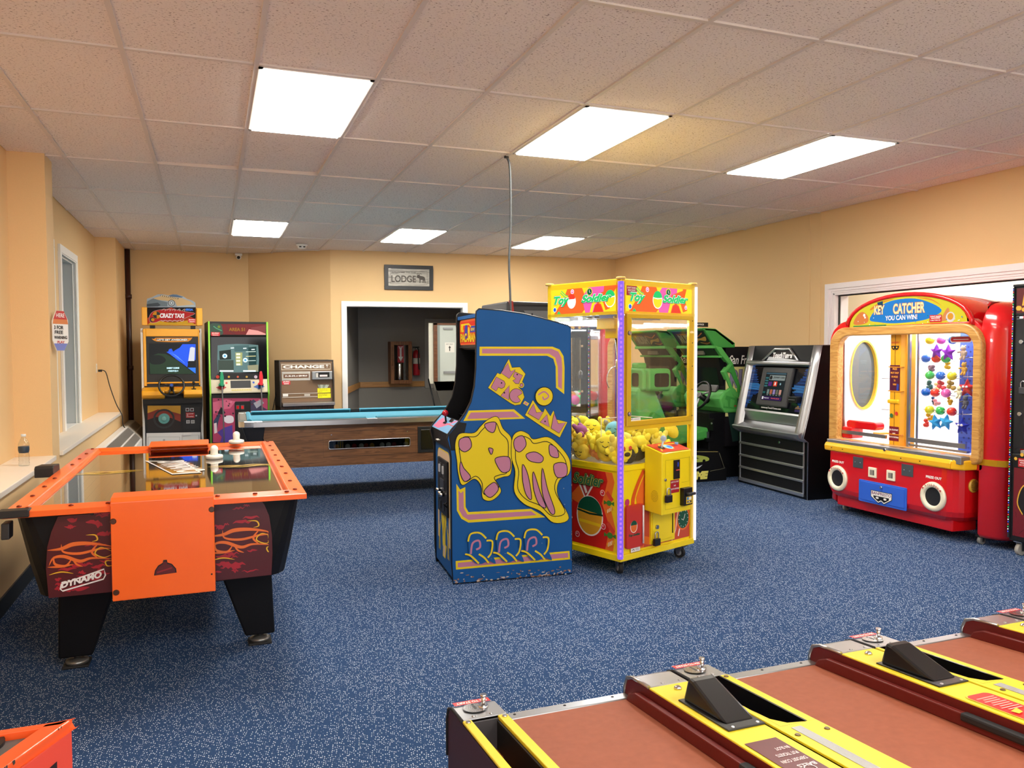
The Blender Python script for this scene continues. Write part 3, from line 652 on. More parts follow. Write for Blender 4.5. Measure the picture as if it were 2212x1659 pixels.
m_ = Art(t, (mx, y1, 1.47), (0, -1, 0), (0, 0, 1)); W_ = PW - .038
E_ = lambda c, e=.55: mat(c, .3, emit=e)
m_.rect(0, W_, 0, .21, mat('#1A1416', .4)).poly(rrect(.03, W_ - .01, .02, .185, .03), E_('#F0632A')).poly(rrect(.042, W_ - .02, .03, .172, .025), E_('#E8251F'))
m_.line([(.06, .155), (.3, .155), (.36, .135), (.5, .135)], .012, E_('#F7D21C')).poly([(.16, .06), (.26, .06), (.26, .15), (.19, .15)], E_('#1B3FA8')).poly([(.33, .1), (.5, .1), (.5, .14), (.36, .14)], E_('#1B3FA8'))
m_.text('MS.', .06, .105, .09, .05, E_('#F7D21C'), .06).text('PAC-MAN', .055, .035, .45, .062, E_('#8E1A18'), .09).text('PAC-MAN', .055, .037, .445, .06, E_('#F7D21C'), .04)
m_.disc(.3, .11, .026, E_('#F7D21C')).text('MIDWAY', .36, .108, .1, .02, E_('#F7D21C'), .03)
m_.done('marquee')
# front art
f = Art(t, (fx, PW, 0), (0, -1, 0), (0, 0, 1)); fq = lambda *p: f.P(zp(920, 890, 4.255, p))
f.poly([(.02, .035), (PW - .02, .035), (PW - .02, lb[1] - .005), (.02, lb[1] - .005)], BLUE)
BG = mat('#D8BFA0', .5)
zt = lb[1] - .03
f.poly(rrect(.09, .49, .2, zt, (.0, .0, .06, .06)), YE).poly(rrect(.098, .482, .2, zt - .008, (0, 0, .055, .055)), BG).poly(rrect(.13, .45, .2, zt - .1, (0, 0, .04, .04)), YE).poly(rrect(.138, .442, .2, zt - .115, (0, 0, .035, .035)), BLUE)
f.poly([(.09, .2), (.49, .2), (.49, .195), (.09, .19)], BLUE)
# abstract yellow figure under the coin door
f.poly([tuple(p) for p in smooth2([(.29, .44), (.35, .42), (.37, .35), (.34, .27), (.33, .17), (.25, .17), (.24, .27), (.21, .35), (.23, .42)], 5, True)], YE)
f.poly([(.25, .1), (.33, .1), (.38, .19), (.27, .2)], YE).poly([(.27, .11), (.32, .11), (.34, .18), (.28, .18)], BG)
for sx in (-1, 1):
    for k in range(3): f.line([(.29 + sx * (.1 + .02 * k), .33 - .02 * k), (.29 + sx * (.13 + .01 * k), .24), (.29 + sx * (.12 + .025 * k), .12)], .009, YE)
f.line([(.25, .37), (.29, .39), (.33, .36), (.3, .3), (.27, .24)], .006, IK)
f.done('front_art')
cd = B().box(fx - .014, fx, PW - .46, PW - .15, .39, .75, BK)
cd = t.part(cd, 'coin_door', .008, 'black coin door')
x_ = fx - .014
for yy in (PW - .25, PW - .36):
    g_ = B().box(x_ - .004, x_, yy - .03, yy + .03, .64, .72, mat('#2A2A2E', .4)).box(x_ - .012, x_ - .004, yy - .012, yy + .012, .66, .71, mat('#C8CCD0', .3))
    t.part(g_, 'coin_slot', parent=cd); t.part(B().box(x_ - .006, x_, yy - .014, yy + .014, .42, .47, mat('#1A1A1E', .3)), 'coin_return', parent=cd)
t.part(B().box(x_ - .006, x_, PW - .37, PW - .25, .55, .62, mat('#3A3A40', .3)), 'price_plate', parent=cd)
for yy, zz in ((PW - .24, .54), (PW - .31, .53), (PW - .36, .525)): t.part(B().cyl((0, yy, zz), .011, x_ - .03, x_, CHROME, 'x', 12), 'lock', parent=cd)
t.part(B().tube([(x_ - .0, PW - .455, .49), (x_ - .02, PW - .455, .48), (x_ - .0, PW - .455, .46)], .006, BK), 'hasp', parent=cd)
# T-moulding edge
edge = [(p[0], .0095 - .012, p[1]) for p in prof[:-1]]
for yy in (.0095, PW - .0095): t.part(B().tube([(p[0], yy, p[1]) for p in prof[11:] + prof[:11]], .0055, mat('#1C1C1E', .3), 6, True), 'edge_trim')
# ================================================================== YELLOW CRANE
CR_ = T('crane_machine', 'yellow claw crane cabinet full of plush toys, beside the blue cabinet', 'crane machine', (2.42, 4.418, 0), 19.34)
t = CR_; W_, D_, H_ = .76, .68, 1.915
YC = mat('#EBC414', .32, coat=.3); YT = mat('#F7DC18', .3, coat=.2)
Z2 = lambda *p: zp(1170, 580, 4.88, p)
Z3 = lambda *p: zp(1170, 900, 4.608, p)
# structure
for (x, y, nm) in ((0, 0, 0), (W_ - .035, 0, 0), (0, D_ - .035, 0), (W_ - .035, D_ - .035, 0)):
    t.part(B().box(x, x + .035, y, y + .035, .1, 1.89, YC), 'corner_post', .003)
t.part(B().box(-.004, W_ + .004, -.004, D_ + .004, .095, .135, YT), 'base_frame', .003)
t.part(B().box(.012, W_ - .012, .012, D_ - .012, .135, .69, YT), 'body', .002)
t.part(B().box(0, W_, 0, .03, .675, .71, YT).box(0, .03, 0, D_, .675, .71, YT).box(W_ - .03, W_, 0, D_, .675, .71, YT).box(0, W_, D_ - .03, D_, .675, .71, YT), 'sill_rail', .002)
t.part(B().box(.0, W_, .0, D_, 1.875, 1.905, YC), 'roof', .006)
for x in (0, W_):
    for y in (0, D_): t.part(B().cyl((x * .97 + .01, y * .97 + .01, 0), .03, 1.9, 1.915, mat('#D9B25A', .4)), 'roof_cap', .004)
for k, (x, y, r_) in enumerate(((.06, .06, 0), (W_ - .09, .05, 40), (.06, D_ - .07, 10), (W_ - .08, D_ - .07, 20))):
    m_ = Matrix.Translation((x, y, 0)) @ Matrix.Rotation(R(r_ + 60), 4, 'Z')
    b = B().cyl((0, 0, .038), .038, -.013, .013, RUBBER, 'y', 18).cyl((0, 0, .038), .02, -.016, .016, mat('#8A8A8C', .4), 'y', 12)
    fk = B().prism([(-.005, .03), (.015, .03), (.03, .085), (-.03, .085)], 'y', -.022, -.016, STEEL).prism([(-.005, .03), (.015, .03), (.03, .085), (-.03, .085)], 'y', .016, .022, STEEL).box(-.045, .045, -.035, .035, .085, .095, mat('#3A3A3C', .4))
    for q_ in (b, fk): q_.v = [m_ @ v for v in q_.v]
    w = t.part(fk, 'caster'); t.part(b, 'wheel', parent=w)
# mirror back, glass sides, deck
t.part(B().box(.03, W_ - .03, D_ - .03, D_ - .024, .71, 1.68, MIRROR), 'mirror_back')
t.part(B().box(.012, .018, .035, D_ - .035, .70, 1.69, GLASS), 'glass_left'); t.part(B().box(W_ - .018, W_ - .012, .035, D_ - .035, .70, 1.69, GLASS), 'glass_right')
t.part(B().box(.035, .52, .012, .018, .70, .94, GLASS).box(.52, W_ - .035, .012, .018, .80, .94, GLASS), 'lower_glass')
t.part(B().box(.03, W_ - .03, .03, D_ - .03, .69, .705, WHITE), 'deck')
t.part(B().box(.03, W_ - .03, .03, D_ - .03, 1.70, 1.715, WHITE).box(0, W_, 0, .03, 1.68, 1.7, YC).box(0, .03, 0, D_, 1.68, 1.7, YC), 'ceiling_panel')
t.part(B().box(.03, W_ - .03, .0, .035, .935, .965, YC), 'mid_rail', .003)
# chute
t.part(B().box(.05, .36, .215, .218, .71, 1.0, GLASS).box(.357, .36, .04, .218, .71, 1.0, GLASS), 'chute_guard')
t.part(B().tube([(.05, .216, .72), (.05, .216, 1.0), (.355, .216, 1.0), (.358, .205, 1.0), (.358, .04, 1.0)], .003, WHITE, 6), 'chute_edge')
# lamp
TUBE = mat('#F4FBFF', .4, emit=40.)
t.part(B().box(.1, W_ - .1, D_ - .2, D_ - .12, 1.655, 1.70, WHITE), 'lamp_housing'); t.part(B().cyl((0, D_ - .16, 1.645), .013, .12, W_ - .12, TUBE, 'x', 10), 'lamp_tube')
t.part(B().box(.09, .12, .1, D_ - .25, 1.655, 1.70, WHITE), 'lamp_housing'); t.part(B().cyl((.14, 0, 1.645), .013, .1, D_ - .25, TUBE, 'y', 10), 'lamp_tube')
# door
FD = mat('#DDB41A', .3, 0.25, coat=.2)
du0, du1, dz0, dz1 = .036, .715, .965, 1.685
dr = t.part(B().box(du0, du1, -.022, 0, dz0, dz0 + .03, FD).box(du0, du1, -.022, 0, dz1 - .028, dz1, FD).box(du0, du0 + .04, -.022, 0, dz0 + .03, dz1 - .028, FD).box(du1 - .042, du1, -.022, 0, dz0 + .03, dz1 - .028, FD), 'door', .003)
t.part(B().box(du0 + .035, du1 - .037, -.012, -.008, dz0 + .025, dz1 - .023, GLASS), 'door_glass', parent=dr)
for z in (1.56, 1.045): t.part(B().cyl((du0 + .019, 0, z), .011, -.034, -.022, CHROME, 'y', 14).cyl((du0 + .019, 0, z), .015, -.025, -.022, mat('#6A5A20', .4), 'y', 14), 'lock', parent=dr)
for z in (1.65, 1.5, 1.34, 1.18, 1.0): t.part(B().cyl((du1 - .01, 0, z), .0035, -.025, -.022, BLACK, 'y', 8), 'screw', parent=dr)
t.part(B().box(.716, .724, -.01, 0, .965, 1.685, BLACK), 'hinge')
a = Art(t, (du0, -.013, dz0), (1, 0, 0), (0, 0, 1)); a.rect(.04, .14, .032, .052, WHITE).text('PTI', .047, .037, .02, .01, BLACK, .02).rect(.075, .13, .04, .044, mat('#999999', .5)); a.done('door_sticker', parent=dr)
# LED light bars
PUR = mat('#5A18FF', .3, emit=1.2); PKL = mat('#FF9CF2', .3, emit=2.2)
lb_ = t.part(B().prism([(-.03, -.012), (-.012, -.03), (.012, -.016), (.012, .0), (.0, .012), (-.016, .012)], 'z', .12, 1.885, mat('#8E63F2', .2, emit=.8)), 'light_bar', label='purple LED bar on the near corner')
g = B(); dirn = Vector((-1, -1, 0)).normalized(); pr_ = Vector((1, -1, 0)).normalized()
z = .14
while z < 1.87:
    for s in (-1, 1):
        for dz in (0, .008):
            c = dirn * .0302 + pr_ * (.0035 * s) + Vector((0, 0, z + dz)); g.box(c.x - .001, c.x + .001, c.y - .001, c.y + .001, c.z - .0012, c.z + .0012, PKL)
    z += .0295
e_ = t.part(g, 'led', parent=lb_); e_['kind'] = 'stuff'
b_ = B(); b_.prism([tuple((dirn * .0295 + pr_ * s_).to_2d()) for s_ in (-.006, .006)] + [tuple((dirn * .026 + pr_ * s_).to_2d()) for s_ in (.006, -.006)], 'z', .125, 1.88, PUR); t.part(b_, 'led_strip', parent=lb_)
t.part(B().tube([(W_ + .006, -.006, .12), (W_ + .006, -.006, 1.885)], .009, mat('#E9E2FF', .2, emit=1.6), 10), 'light_bar', label='white LED tube on the right corner')
# marquees
OR, RD_, PI_, GR_, YL_ = [mat(c, .3, emit=.8) for c in ('#FF6A2A', '#F0402A', '#F264B4', '#25D070', '#FFE628')]; WH_ = mat('#FFFFFF', .3, emit=.9); BL_ = mat('#1E66D8', .3, emit=.8); DG_ = mat('#0E6A4A', .3, emit=.6)
def marquee(a, w, nm, red):
    h = .165
    a.rect(0, w, 0, h, YL_)
    a.poly([(.03, 0), (.12, .09), (.16, .165), (.30, .165), (.36, .05), (.30, 0)], OR).poly([(.33, 0), (.30, .10), (.36, .165), (.52, .165), (.50, 0)], PI_).poly([(.42, 0), (.46, .12), (.62, .165), (w - .1, .165), (w - .05, .02), (w - .12, 0)], OR)
    a.poly([(w * .62, .0), (w * .66, .07), (w * .74, .085), (w * .82, .06), (w * .86, 0), (w * .83, 0), (w * .79, .05), (w * .74, .065), (w * .69, .05), (w * .66, 0)], YL_).poly([(w * .67, 0), (w * .7, .045), (w * .74, .058), (w * .78, .045), (w * .82, 0)], RD_)
    for (x, y, r) in ((.21, .145, .016), (w * .9, .04, .014)): a.disc(x, y, r, WH_).disc(x, y, r * .75, PI_).disc(x, y + .002, r * .3, WH_)
    for (x, y) in ((.04, .03),): a.disc(x, y, .017, WH_, 12).disc(x, y, .014, BL_, 10)
    a.poly([(.06, 0), (.08, .02), (.1, 0)], GR_).line([(.10, .15), (.14, .12), (.17, .11)], .02, GR_).line([(.10, .15), (.14, .12), (.17, .11)], .008, YL_)
    # wristwatch and round sweets (plain shapes)
    a.disc(w * .62, .135, .026, YL_, 18).disc(w * .62, .135, .021, DG_, 18).line([(w * .62, .148), (w * .62, .135), (w * .62 + .008, .128)], .003, WH_)
    for (cx_, c1, c2, r) in red:
        a.disc(cx_, .08, r + .005, WH_, 26, r + .012).disc(cx_, .08, r, c1, 26, r + .006).poly([(cx_ + r * math.cos(q_), .095 + (r + .0) * math.sin(q_)) for q_ in [PI * j / 12 for j in range(13)]], c2).line([(cx_ - r, .095), (cx_, .088), (cx_ + r, .095)], .006, WH_)
    for (s, x, y, ww, hh) in (('Toy', .035, .05, .15, .07), ('Soldier', w * .50 if len(red) > 1 else w * .53, .066, .27, .052)):
        a.text(s, x - .004, y - .005, ww + .008, hh + .01, mat('#114A2C', .4), .09, .35).text(s, x - .001, y - .001, ww + .002, hh + .004, WH_, .08, .35).text(s, x, y, ww, hh, GR_, .05, .35)
        v_, f_, _ = text2d(s, .03, .35)
    a.done(nm)
t.part(B().box(.036, W_ - .036, -.002, .01, 1.69, 1.885, YC), 'marquee_box')
t.part(B().box(-.002, .01, .036, D_ - .036, 1.69, 1.885, YC), 'marquee_box')
a = Art(t, (.04, -.003, 1.70), (1, 0, 0), (0, 0, 1)); marquee(a, W_ - .08, 'marquee_print', [(.31, YL_, GR_, .045)])
a = Art(t, (.04, -.0055, 1.70), (1, 0, 0), (0, 0, 1)); a.rect(.005, .105, .1, .162, mat('#A81824', .35)).text('DON\'T SHAKE', .013, .143, .08, .012, WHITE, .02).text('MACHINE', .02, .128, .07, .011, WHITE, .02).text('OR IT WILL', .022, .115, .06, .008, WHITE, .01).text('TURN OFF', .025, .104, .05, .008, WHITE, .01); a.done('warning_sticker')
a = Art(t, (-.003, D_ - .04, 1.70), (0, -1, 0), (0, 0, 1)); marquee(a, D_ - .08, 'marquee_print', [(.205, WH_, RD_, .036), (.555, YL_, GR_, .042)])
# gantry and claw
t.part(B().box(.04, W_ - .04, .27, .285, 1.665, 1.68, STEEL).box(.04, W_ - .04, .34, .355, 1.665, 1.68, STEEL).box(.04, .05, .05, D_ - .05, 1.675, 1.69, STEEL).box(W_ - .05, W_ - .04, .05, D_ - .05, 1.675, 1.69, STEEL), 'gantry_rail')
cw = t.part(B().box(.05, .22, .1, .26, 1.59, 1.66, YC).box(.09, .2, .12, .22, 1.53, 1.59, YC), 'claw_carriage', .003)
t.part(B().box(.06, .2, .12, .24, 1.66, 1.68, STEEL), 'motor', parent=cw)
hc = Vector((.17, .17, 1.345))
co = []
for k in range(121):
    q_ = k * 2 * PI / 6; z_ = 1.53 - k * (1.53 - 1.385) / 120
    co.append((hc.x - .02 + .012 * math.cos(q_) + .02 * (k / 120), hc.y + .012 * math.sin(q_), z_))
t.part(B().tube(co, .003, BLACK, 5), 'coiled_cord', parent=cw)
cl = B().lathe([(.018, -.02), (.022, 0), (.022, .04), (.01, .05)], hc, STEEL, n=14)
for k in range(3):
    q_ = R(40 + 120 * k); d_ = Vector((math.cos(q_), math.sin(q_), 0))
    cl.tube(smooth2([hc + Vector((0, 0, 0)) + d_ * .015, hc + d_ * .055 + Vector((0, 0, -.012)), hc + d_ * .085 + Vector((0, 0, -.06)), hc + d_ * .085 + Vector((0, 0, -.11)), hc + d_ * .07 + Vector((0, 0, -.145))], 4), .0035, CHROME, 6)
t.part(cl, 'claw')
# left body artwork
a = Art(t, (.0105, D_, 0), (0, -1, 0), (0, 0, 1)); w = D_
RED_, ORR, YLL = mat('#C8241E', .35), mat('#E8702A', .35), mat('#EFC922', .35); GRN = mat('#3F7F2E', .4); WHT = mat('#F2EEE6', .4); DGN = mat('#14523A', .35); BR_ = mat('#5A1E1A', .4)
a.rect(.03, w - .03, .15, .66, RED_)
a.poly([(w - .03, .66), (w - .03, .15), (w - .14, .15), (w - .10, .3), (w - .17, .45), (w - .12, .6), (w - .14, .66)], ORR).poly([(w - .03, .66), (w - .03, .15), (w - .07, .15), (w - .05, .3), (w - .1, .45), (w - .06, .6), (w - .08, .66)], YLL)
a.poly([(.2, .45), (.36, .6), (.42, .55), (.3, .42)], ORR).poly([(.28, .58), (.36, .45), (.43, .55), (.38, .62)], WHT).poly([(.3, .575), (.36, .47), (.41, .545), (.37, .6)], mat('#B03A3A', .4)).line([(.33, .59), (.37, .5)], .02, WHT)
c1 = (.40, .35)
a.disc(*c1, .122, WHT, 30, .135).disc(*c1, .112, mat('#E2A22C', .35), 30, .125)
a.poly([(c1[0] + .112 * math.cos(q_), c1[1] + .03 + .1 * math.sin(q_)) for q_ in [PI * j / 14 - .1 for j in range(15)]], DGN).line([(c1[0] - .115, c1[1] + .03), (c1[0], c1[1] + .015), (c1[0] + .12, c1[1] + .02)], .012, mat('#0B3324', .35))
a.line([(c1[0] - .1, c1[1] - .04), (c1[0] + .1, c1[1] - .05)], .02, YLL)
for (x, y, s) in ((.575, .46, 1), (.585, .25, 1.15)):
    a.line([(x - .02 * s, y + .07 * s), (x + .03 * s, y + .02 * s)], .028 * s, mat('#D2402E', .4)).disc(x, y, .022 * s, GRN, 14, .018 * s).poly([(x - .045 * s, y + .015), (x - .015 * s, y), (x - .045 * s, y - .015)], GRN).poly([(x + .045 * s, y + .015), (x + .015 * s, y), (x + .045 * s, y - .015)], GRN)
    a.line([(x - .02 * s, y - .06 * s), (x + .035 * s, y - .03 * s)], .022 * s, mat('#E8A02A', .4))
    for k in range(3): a.line([(x - .012 * s + k * .014, y - .065 * s + k * .008), (x - .008 * s + k * .014, y - .04 * s + k * .008)], .004, WHT)
for (x, y) in ((.52, .52), (.2, .2), (.29, .21), (.53, .3)): a.disc(x, y, .02, WHT, 14).disc(x, y, .017, mat('#C82A3A', .3), 14).disc(x - .004, y + .004, .005, WHT, 8)
for (s, x, y, ww, hh) in (('Toy', .09, .57, .14, .06), ('Soldier', .25, .555, .28, .075)):
    a.text(s, x - .006, y - .006, ww + .012, hh + .012, mat('#0E2A1E', .4), .1, .3).text(s, x - .002, y - .002, ww + .004, hh + .004, mat('#C9B84A', .4), .06, .3).text(s, x, y, ww, hh, mat('#2F6A48', .4), .03, .3)
a.done('body_print')
# front artwork
a = Art(t, (0, .0105, 0), (1, 0, 0), (0, 0, 1))
a.poly([(.13, .15), (.27, .15), (.30, .30), (.24, .42), (.26, .55), (.35, .66), (.23, .66), (.16, .5), (.19, .34), (.15, .22)], ORR)
a.line([tuple(p) for p in smooth2([(.13, .15), (.19, .22), (.16, .36), (.13, .46), (.17, .56), (.24, .66)], 6)], .035, mat('#D8541E', .4)).line([tuple(p) for p in smooth2([(.15, .15), (.21, .22), (.18, .36), (.15, .46), (.19, .56), (.26, .66)], 6)], .01, YLL)
a.rect(.24, W_ - .03, .15, .66, mat('#C64A2E', .4)).line([tuple(p) for p in smooth2([(.24, .2), (.4, .17), (.56, .25), (.66, .4), (.7, .6)], 6)], .05, ORR)
a.disc(.075, .47, .022, mat('#C0306A', .3), 14).disc(.08, .385, .03, DGN, 14)
cx_, cy2 = .655, .285
a.line([(.6, .17), (.62, .24), (.61, .33)], .012, WHT).disc(cx_, cy2, .072, ORR, 28, .08).disc(cx_, cy2, .06, DGN, 28, .068)
for k in range(12): a.disc(cx_ + .05 * math.sin(k * PI / 6), cy2 + .057 * math.cos(k * PI / 6), .0035, WHT, 8, up=.1)
a.line([(cx_ - .02, cy2 + .0), (cx_, cy2 - .012), (cx_ + .02, cy2 + .03)], .005, WHT).line([(.53, .15), (.57, .22), (.59, .33), (.63, .42)], .01, mat('#E8C8B0', .4))
a.done('front_print')
pd = t.part(B().prism(rrect(.05, .215, .17, .45, .015), 'y', -.012, .012, mat('#C9352C', .3)), 'prize_door', .003, 'red rounded prize flap')
a = Art(t, (.05, -.012, .17), (1, 0, 0), (0, 0, 1)); a.disc(.065, .14, .035, WHT, 20, .04).disc(.065, .14, .03, ORR, 20, .036).poly([(.065 + .03 * math.cos(q_), .15 + .03 * math.sin(q_)) for q_ in [PI * j / 10 for j in range(11)]], DGN).text('Toy Soldier', .015, .075, .115, .02, DGN, .05, .3); a.done('flap_print', parent=pd)
t.part(B().tube([(.2, -.02, .19), (.2, -.02, .44)], .006, WHITE), 'handle', parent=pd)
a = Art(t, (.1, .0, .14), (1, 0, 0), (0, 0, 1)); a.rect(.0, .09, .0, .03, WHT).line([(.012, .012), (.025, .018), (.035, .01)], .005, BLACK).rect(.045, .08, .01, .012, BLACK).rect(.045, .075, .018, .02, BLACK); a.done('notice_sticker')
cdr = t.part(B().box(.295, .545, -.006, .012, .16, .385, YT), 'cash_door_frame', .003)
t.part(B().prism(rrect(.305, .52, .18, .375, .012), 'y', -.012, -.006, YT), 'cash_door', .002, parent=cdr)
t.part(B().cyl((.345, 0, .275), .014, -.022, -.012, STEEL, 'y', 14), 'lock', parent=cdr); t.part(B().box(.508, .515, -.016, -.01, .21, .36, BLACK), 'seam', parent=cdr)
# coin box
cb = t.part(B().prism([(-.145, .385), (0, .40), (0, .83), (-.145, .79)], 'x', .233, .535, YT), 'coin_box', .006)
y_ = -.145
a = Art(t, (.233, y_, 0), (1, 0, 0), (0, 0, 1))
a.line([(.035, .42), (.29, .42), (.29, .74), (.035, .74)], .002, mat('#6A5A10', .5), closed=True).line([(.2, .58), (.28, .58), (.28, .75)], .0015, mat('#6A5A10', .5))
a.rect(.085, .175, .52, .605, mat('#A8202A', .35)).text('$1.00 TO START', .09, .585, .08, .012, WHITE, .02).text('AND', .118, .563, .022, .01, WHITE, .02).text('$1.00 TO CONTINUE', .088, .54, .084, .012, WHITE, .02)
a.done('coin_box_print', parent=cb)
t.part(B().box(.233 + .115, .233 + .175, y_ - .008, y_, .61, .735, BLACK).box(.233 + .13, .233 + .165, y_ - .014, y_ - .008, .665, .672, mat('#C03A2A', .3)).box(.233 + .15, .233 + .158, y_ - .01, y_ - .007, .69, .72, mat('#3A5AD8', .3, emit=.5)), 'coin_slot', .002, parent=cb)
t.part(B().box(.233 + .185, .233 + .275, y_ - .035, y_, .43, .545, BLACK).box(.233 + .205, .233 + .28, y_ - .06, y_ - .035, .497, .515, mat('#333336', .3)), 'bill_acceptor', .003, parent=cb)
a = Art(t, (.233 + .205, y_ - .0355, .44), (1, 0, 0), (0, 0, 1)); a.rect(0, .06, 0, .048, YLL).rect(.006, .026, .026, .044, mat('#3A8AC8', .4)).rect(.03, .054, .026, .044, WHT).rect(.006, .054, .006, .02, mat('#2A2A2A', .4)).text('1-20', .01, .008, .03, .01, WHT, .02); a.done('bill_label', parent=cb)
t.part(B().cyl((.262, 0, .615), .009, y_ - .01, y_, STEEL, 'y', 12), 'lock', parent=cb)
sp = B()
for rr_ in (.008, .017, .026, .035):
    for k in range(max(1, int(rr_ / .0013))): sp.cyl((.233, -.085 + rr_ * .8 * math.cos(k * 2 * PI / int(rr_ / .0013)), .505 + rr_ * math.sin(k * 2 * PI / int(rr_ / .0013))), .0017, -.0008, .0005, BLACK, 'x', 6)
e_ = t.part(sp, 'speaker_grille', parent=cb); e_['kind'] = 'stuff'
n_ = Vector((0, -.145, 0)) - Vector((0, 0, .04)); up_ = Vector((0, .145, .04)).normalized()
a = Art(t, (.243, -.142, .793), (1, 0, 0), up_); a.rect(0, .28, 0, .14, mat('#D8361E', .35)).line([(.02, .02), (.1, .12), (.25, .11)], .012, YLL).disc(.14, .07, .042, mat('#F4A83A', .35)).disc(.14, .07, .034, mat('#8FE0F4', .3, emit=1.0)).disc(.15, .07, .02, mat('#3A7AE8', .3, emit=1.0)).rect(.2, .25, .07, .1, mat('#B01A20', .4)).disc(.07, .07, .026, BLACK)
a.done('control_overlay', parent=cb)
t.part(B().tube([(.313, -.075, .81), (.318, -.085, .86)], .007, mat('#D8E8F0', .15), 8).ball((.319, -.086, .875), .02, mat('#E8F2F8', .1, emit=.25)), 'joystick', parent=cb)
t.part(B().cyl((.5, -.05, .815), .012, 0, .018, mat('#9AC8F0', .2, emit=.4)), 'button', parent=cb)
for (x, y, z, lb) in ((.275, y_ - .022, .47, 'black padlock hanging on the yellow coin box of the crane'), (.325, -.03, .155, 'black padlock hanging on the low cash door of the crane')):
    p = CR_.w((x, y, z)); t2 = T('padlock', lb, 'padlock', tuple(p), 19.34)
    t2.part(B().box(-.028, .028, -.011, .011, -.0, .048, mat('#141418', .35)), 'lock_body', .004)
    t2.part(B().tube(smooth2([(-.017, 0, .045), (-.017, 0, .075), (-.01, 0, .09), (.01, 0, .09), (.017, 0, .075), (.017, 0, .045)], 3), .0045, STEEL, 8), 'shackle')
# plush toys
random.seed(21)
PAL = [('#F2DE3A', 'yellow'), ('#EBD045', 'yellow'), ('#F4E66A', 'pale yellow'), ('#8A8478', 'grey'), ('#2E2C34', 'black'), ('#7AC4D8', 'blue'), ('#8E4A7A', 'purple'), ('#E89A5A', 'orange')]
FACE = mat('#2A2018', .7)
def plush(pos, r, col, kind, rz, rx, label, group):
    m_ = mat(col, .9, bump=.3, bscale=90)
    t2 = T('plush_toy', label, 'plush toy', pos, rz, group, rx)
    b = B()
    if kind == 'round': b.ball((0, 0, 0), r, m_, 16, 10, 1, .62, .95)
    else:
        b.ball((0, 0, 0), r * .8, m_, 14, 9, 1.15, .7, .8)
    t2.part(b, 'body')
    if kind == 'limbs':
        for k in range(4):
            q_ = R(45 + 90 * k); t2.part(B().ball((r * .95 * math.cos(q_), 0, r * .75 * math.sin(q_)), r * .34, m_, 10, 6, 1, .8, 1.3), 'paw')
    if kind == 'round':
        for s in (-1, 1): t2.part(B().tube([tuple(v) for v in smooth2([(s * r * .38 - .012, -r * .58, r * .16), (s * r * .38, -r * .60, r * .09), (s * r * .38 + .012, -r * .58, r * .16)], 3)], .0022, FACE, 5), 'eye')
        t2.part(B().tube([tuple(v) for v in smooth2([(-r * .3, -r * .56, -r * .22), (0, -r * .58, -r * .38), (r * .3, -r * .56, -r * .22)], 4)], .0025, FACE, 5), 'mouth')
    return t2
spots = []
LAY = ('bottom', 'middle', 'top'); ORD = ('first', 'second', 'third', 'fourth', 'fifth', 'sixth')
for layer in range(3):
    for ix in range(6):
        for iy in range(5):
            x = .09 + ix * .115 + random.uniform(-.02, .02); y = .10 + iy * .115 + random.uniform(-.02, .02)
            if x < .38 and y < .26 and ix < 3 and iy < 2: 
                if layer > 1: continue
            if x > W_ - .085 or y > D_ - .09: continue
            z = .765 + layer * .068 + random.uniform(-.01, .01)
            if layer == 2 and (random.random() < .45): continue
            spots.append((x, y, z, layer, ix, iy))
for k, (x, y, z, layer, ix, iy) in enumerate(spots):
    ci = random.choices(range(len(PAL)), (9, 7, 5, 3, 2, 1, 1, 1))[0]; col, nm = PAL[ci]
    kind = random.choice(('round', 'limbs', 'limbs')); p = CR_.w((x, y, z))
    plush(tuple(p), random.uniform(.058, .07), col, kind, random.uniform(-70, 90) - 20, random.uniform(-50, 30), '%s %s crane plush, %s layer, %s row from door, %s from left glass' % (nm, 'round' if kind == 'round' else 'four-limbed', LAY[layer], ORD[iy], ORD[ix]), 'plush toys heaped in the crane')
p = CR_.w((.06, .17, .83)); t2 = plush(tuple(p), .07, '#F2DE3A', 'round', -45, -18, 'yellow sleeping-face plush leaning on the left glass of the crane', None)
p = CR_.w((.11, .075, .79)); t2 = plush(tuple(p), .066, '#F2DE3A', 'round', 12, -5, 'yellow heart-eyed plush behind the low front glass of the crane', None)
for s in (-1, 1): t2.part(B().ball((s * .028, -.04, .022), .014, mat('#D0302A', .6), 10, 6, 1, .4, 1), 'heart_eye')
t2.part(B().ball((0, -.04, -.018), .026, FACE, 12, 6, 1, .3, .55), 'open_mouth')
# ================================================================== AIR HOCKEY TABLE
t = T('air_hockey_table', 'large orange-rimmed air hockey table with black glossy top in the left foreground', 'air hockey table', (-.207, 3.71, 0), -.3)
OG = mat('#FF6C22', .3, coat=.35, var=.06, bscale=8); HB = mat('#0E0E11', .5, spec=.25, bump=.1, bscale=200); HW, HL = .605, 2.28
# body: tapered black moulded shell
def ring_(w, y0, y1, r, z): return [Vector((x, y, z)) for x, y in rrect(-w, w, y0, y1, r, 4)]
b = B()
A_ = ring_(.585, .095, HL - .02, .06, .775); B2 = ring_(.55, .105, HL - .10, .10, .55); C_ = ring_(.52, .125, HL - .12, .12, .395)
b.loft(A_, B2, HB, False).loft(B2, C_, HB, False); b.add(C_, [tuple(range(len(C_)))], HB); b.add(A_, [tuple(range(len(A_)))], HB)
t.part(b, 'body')
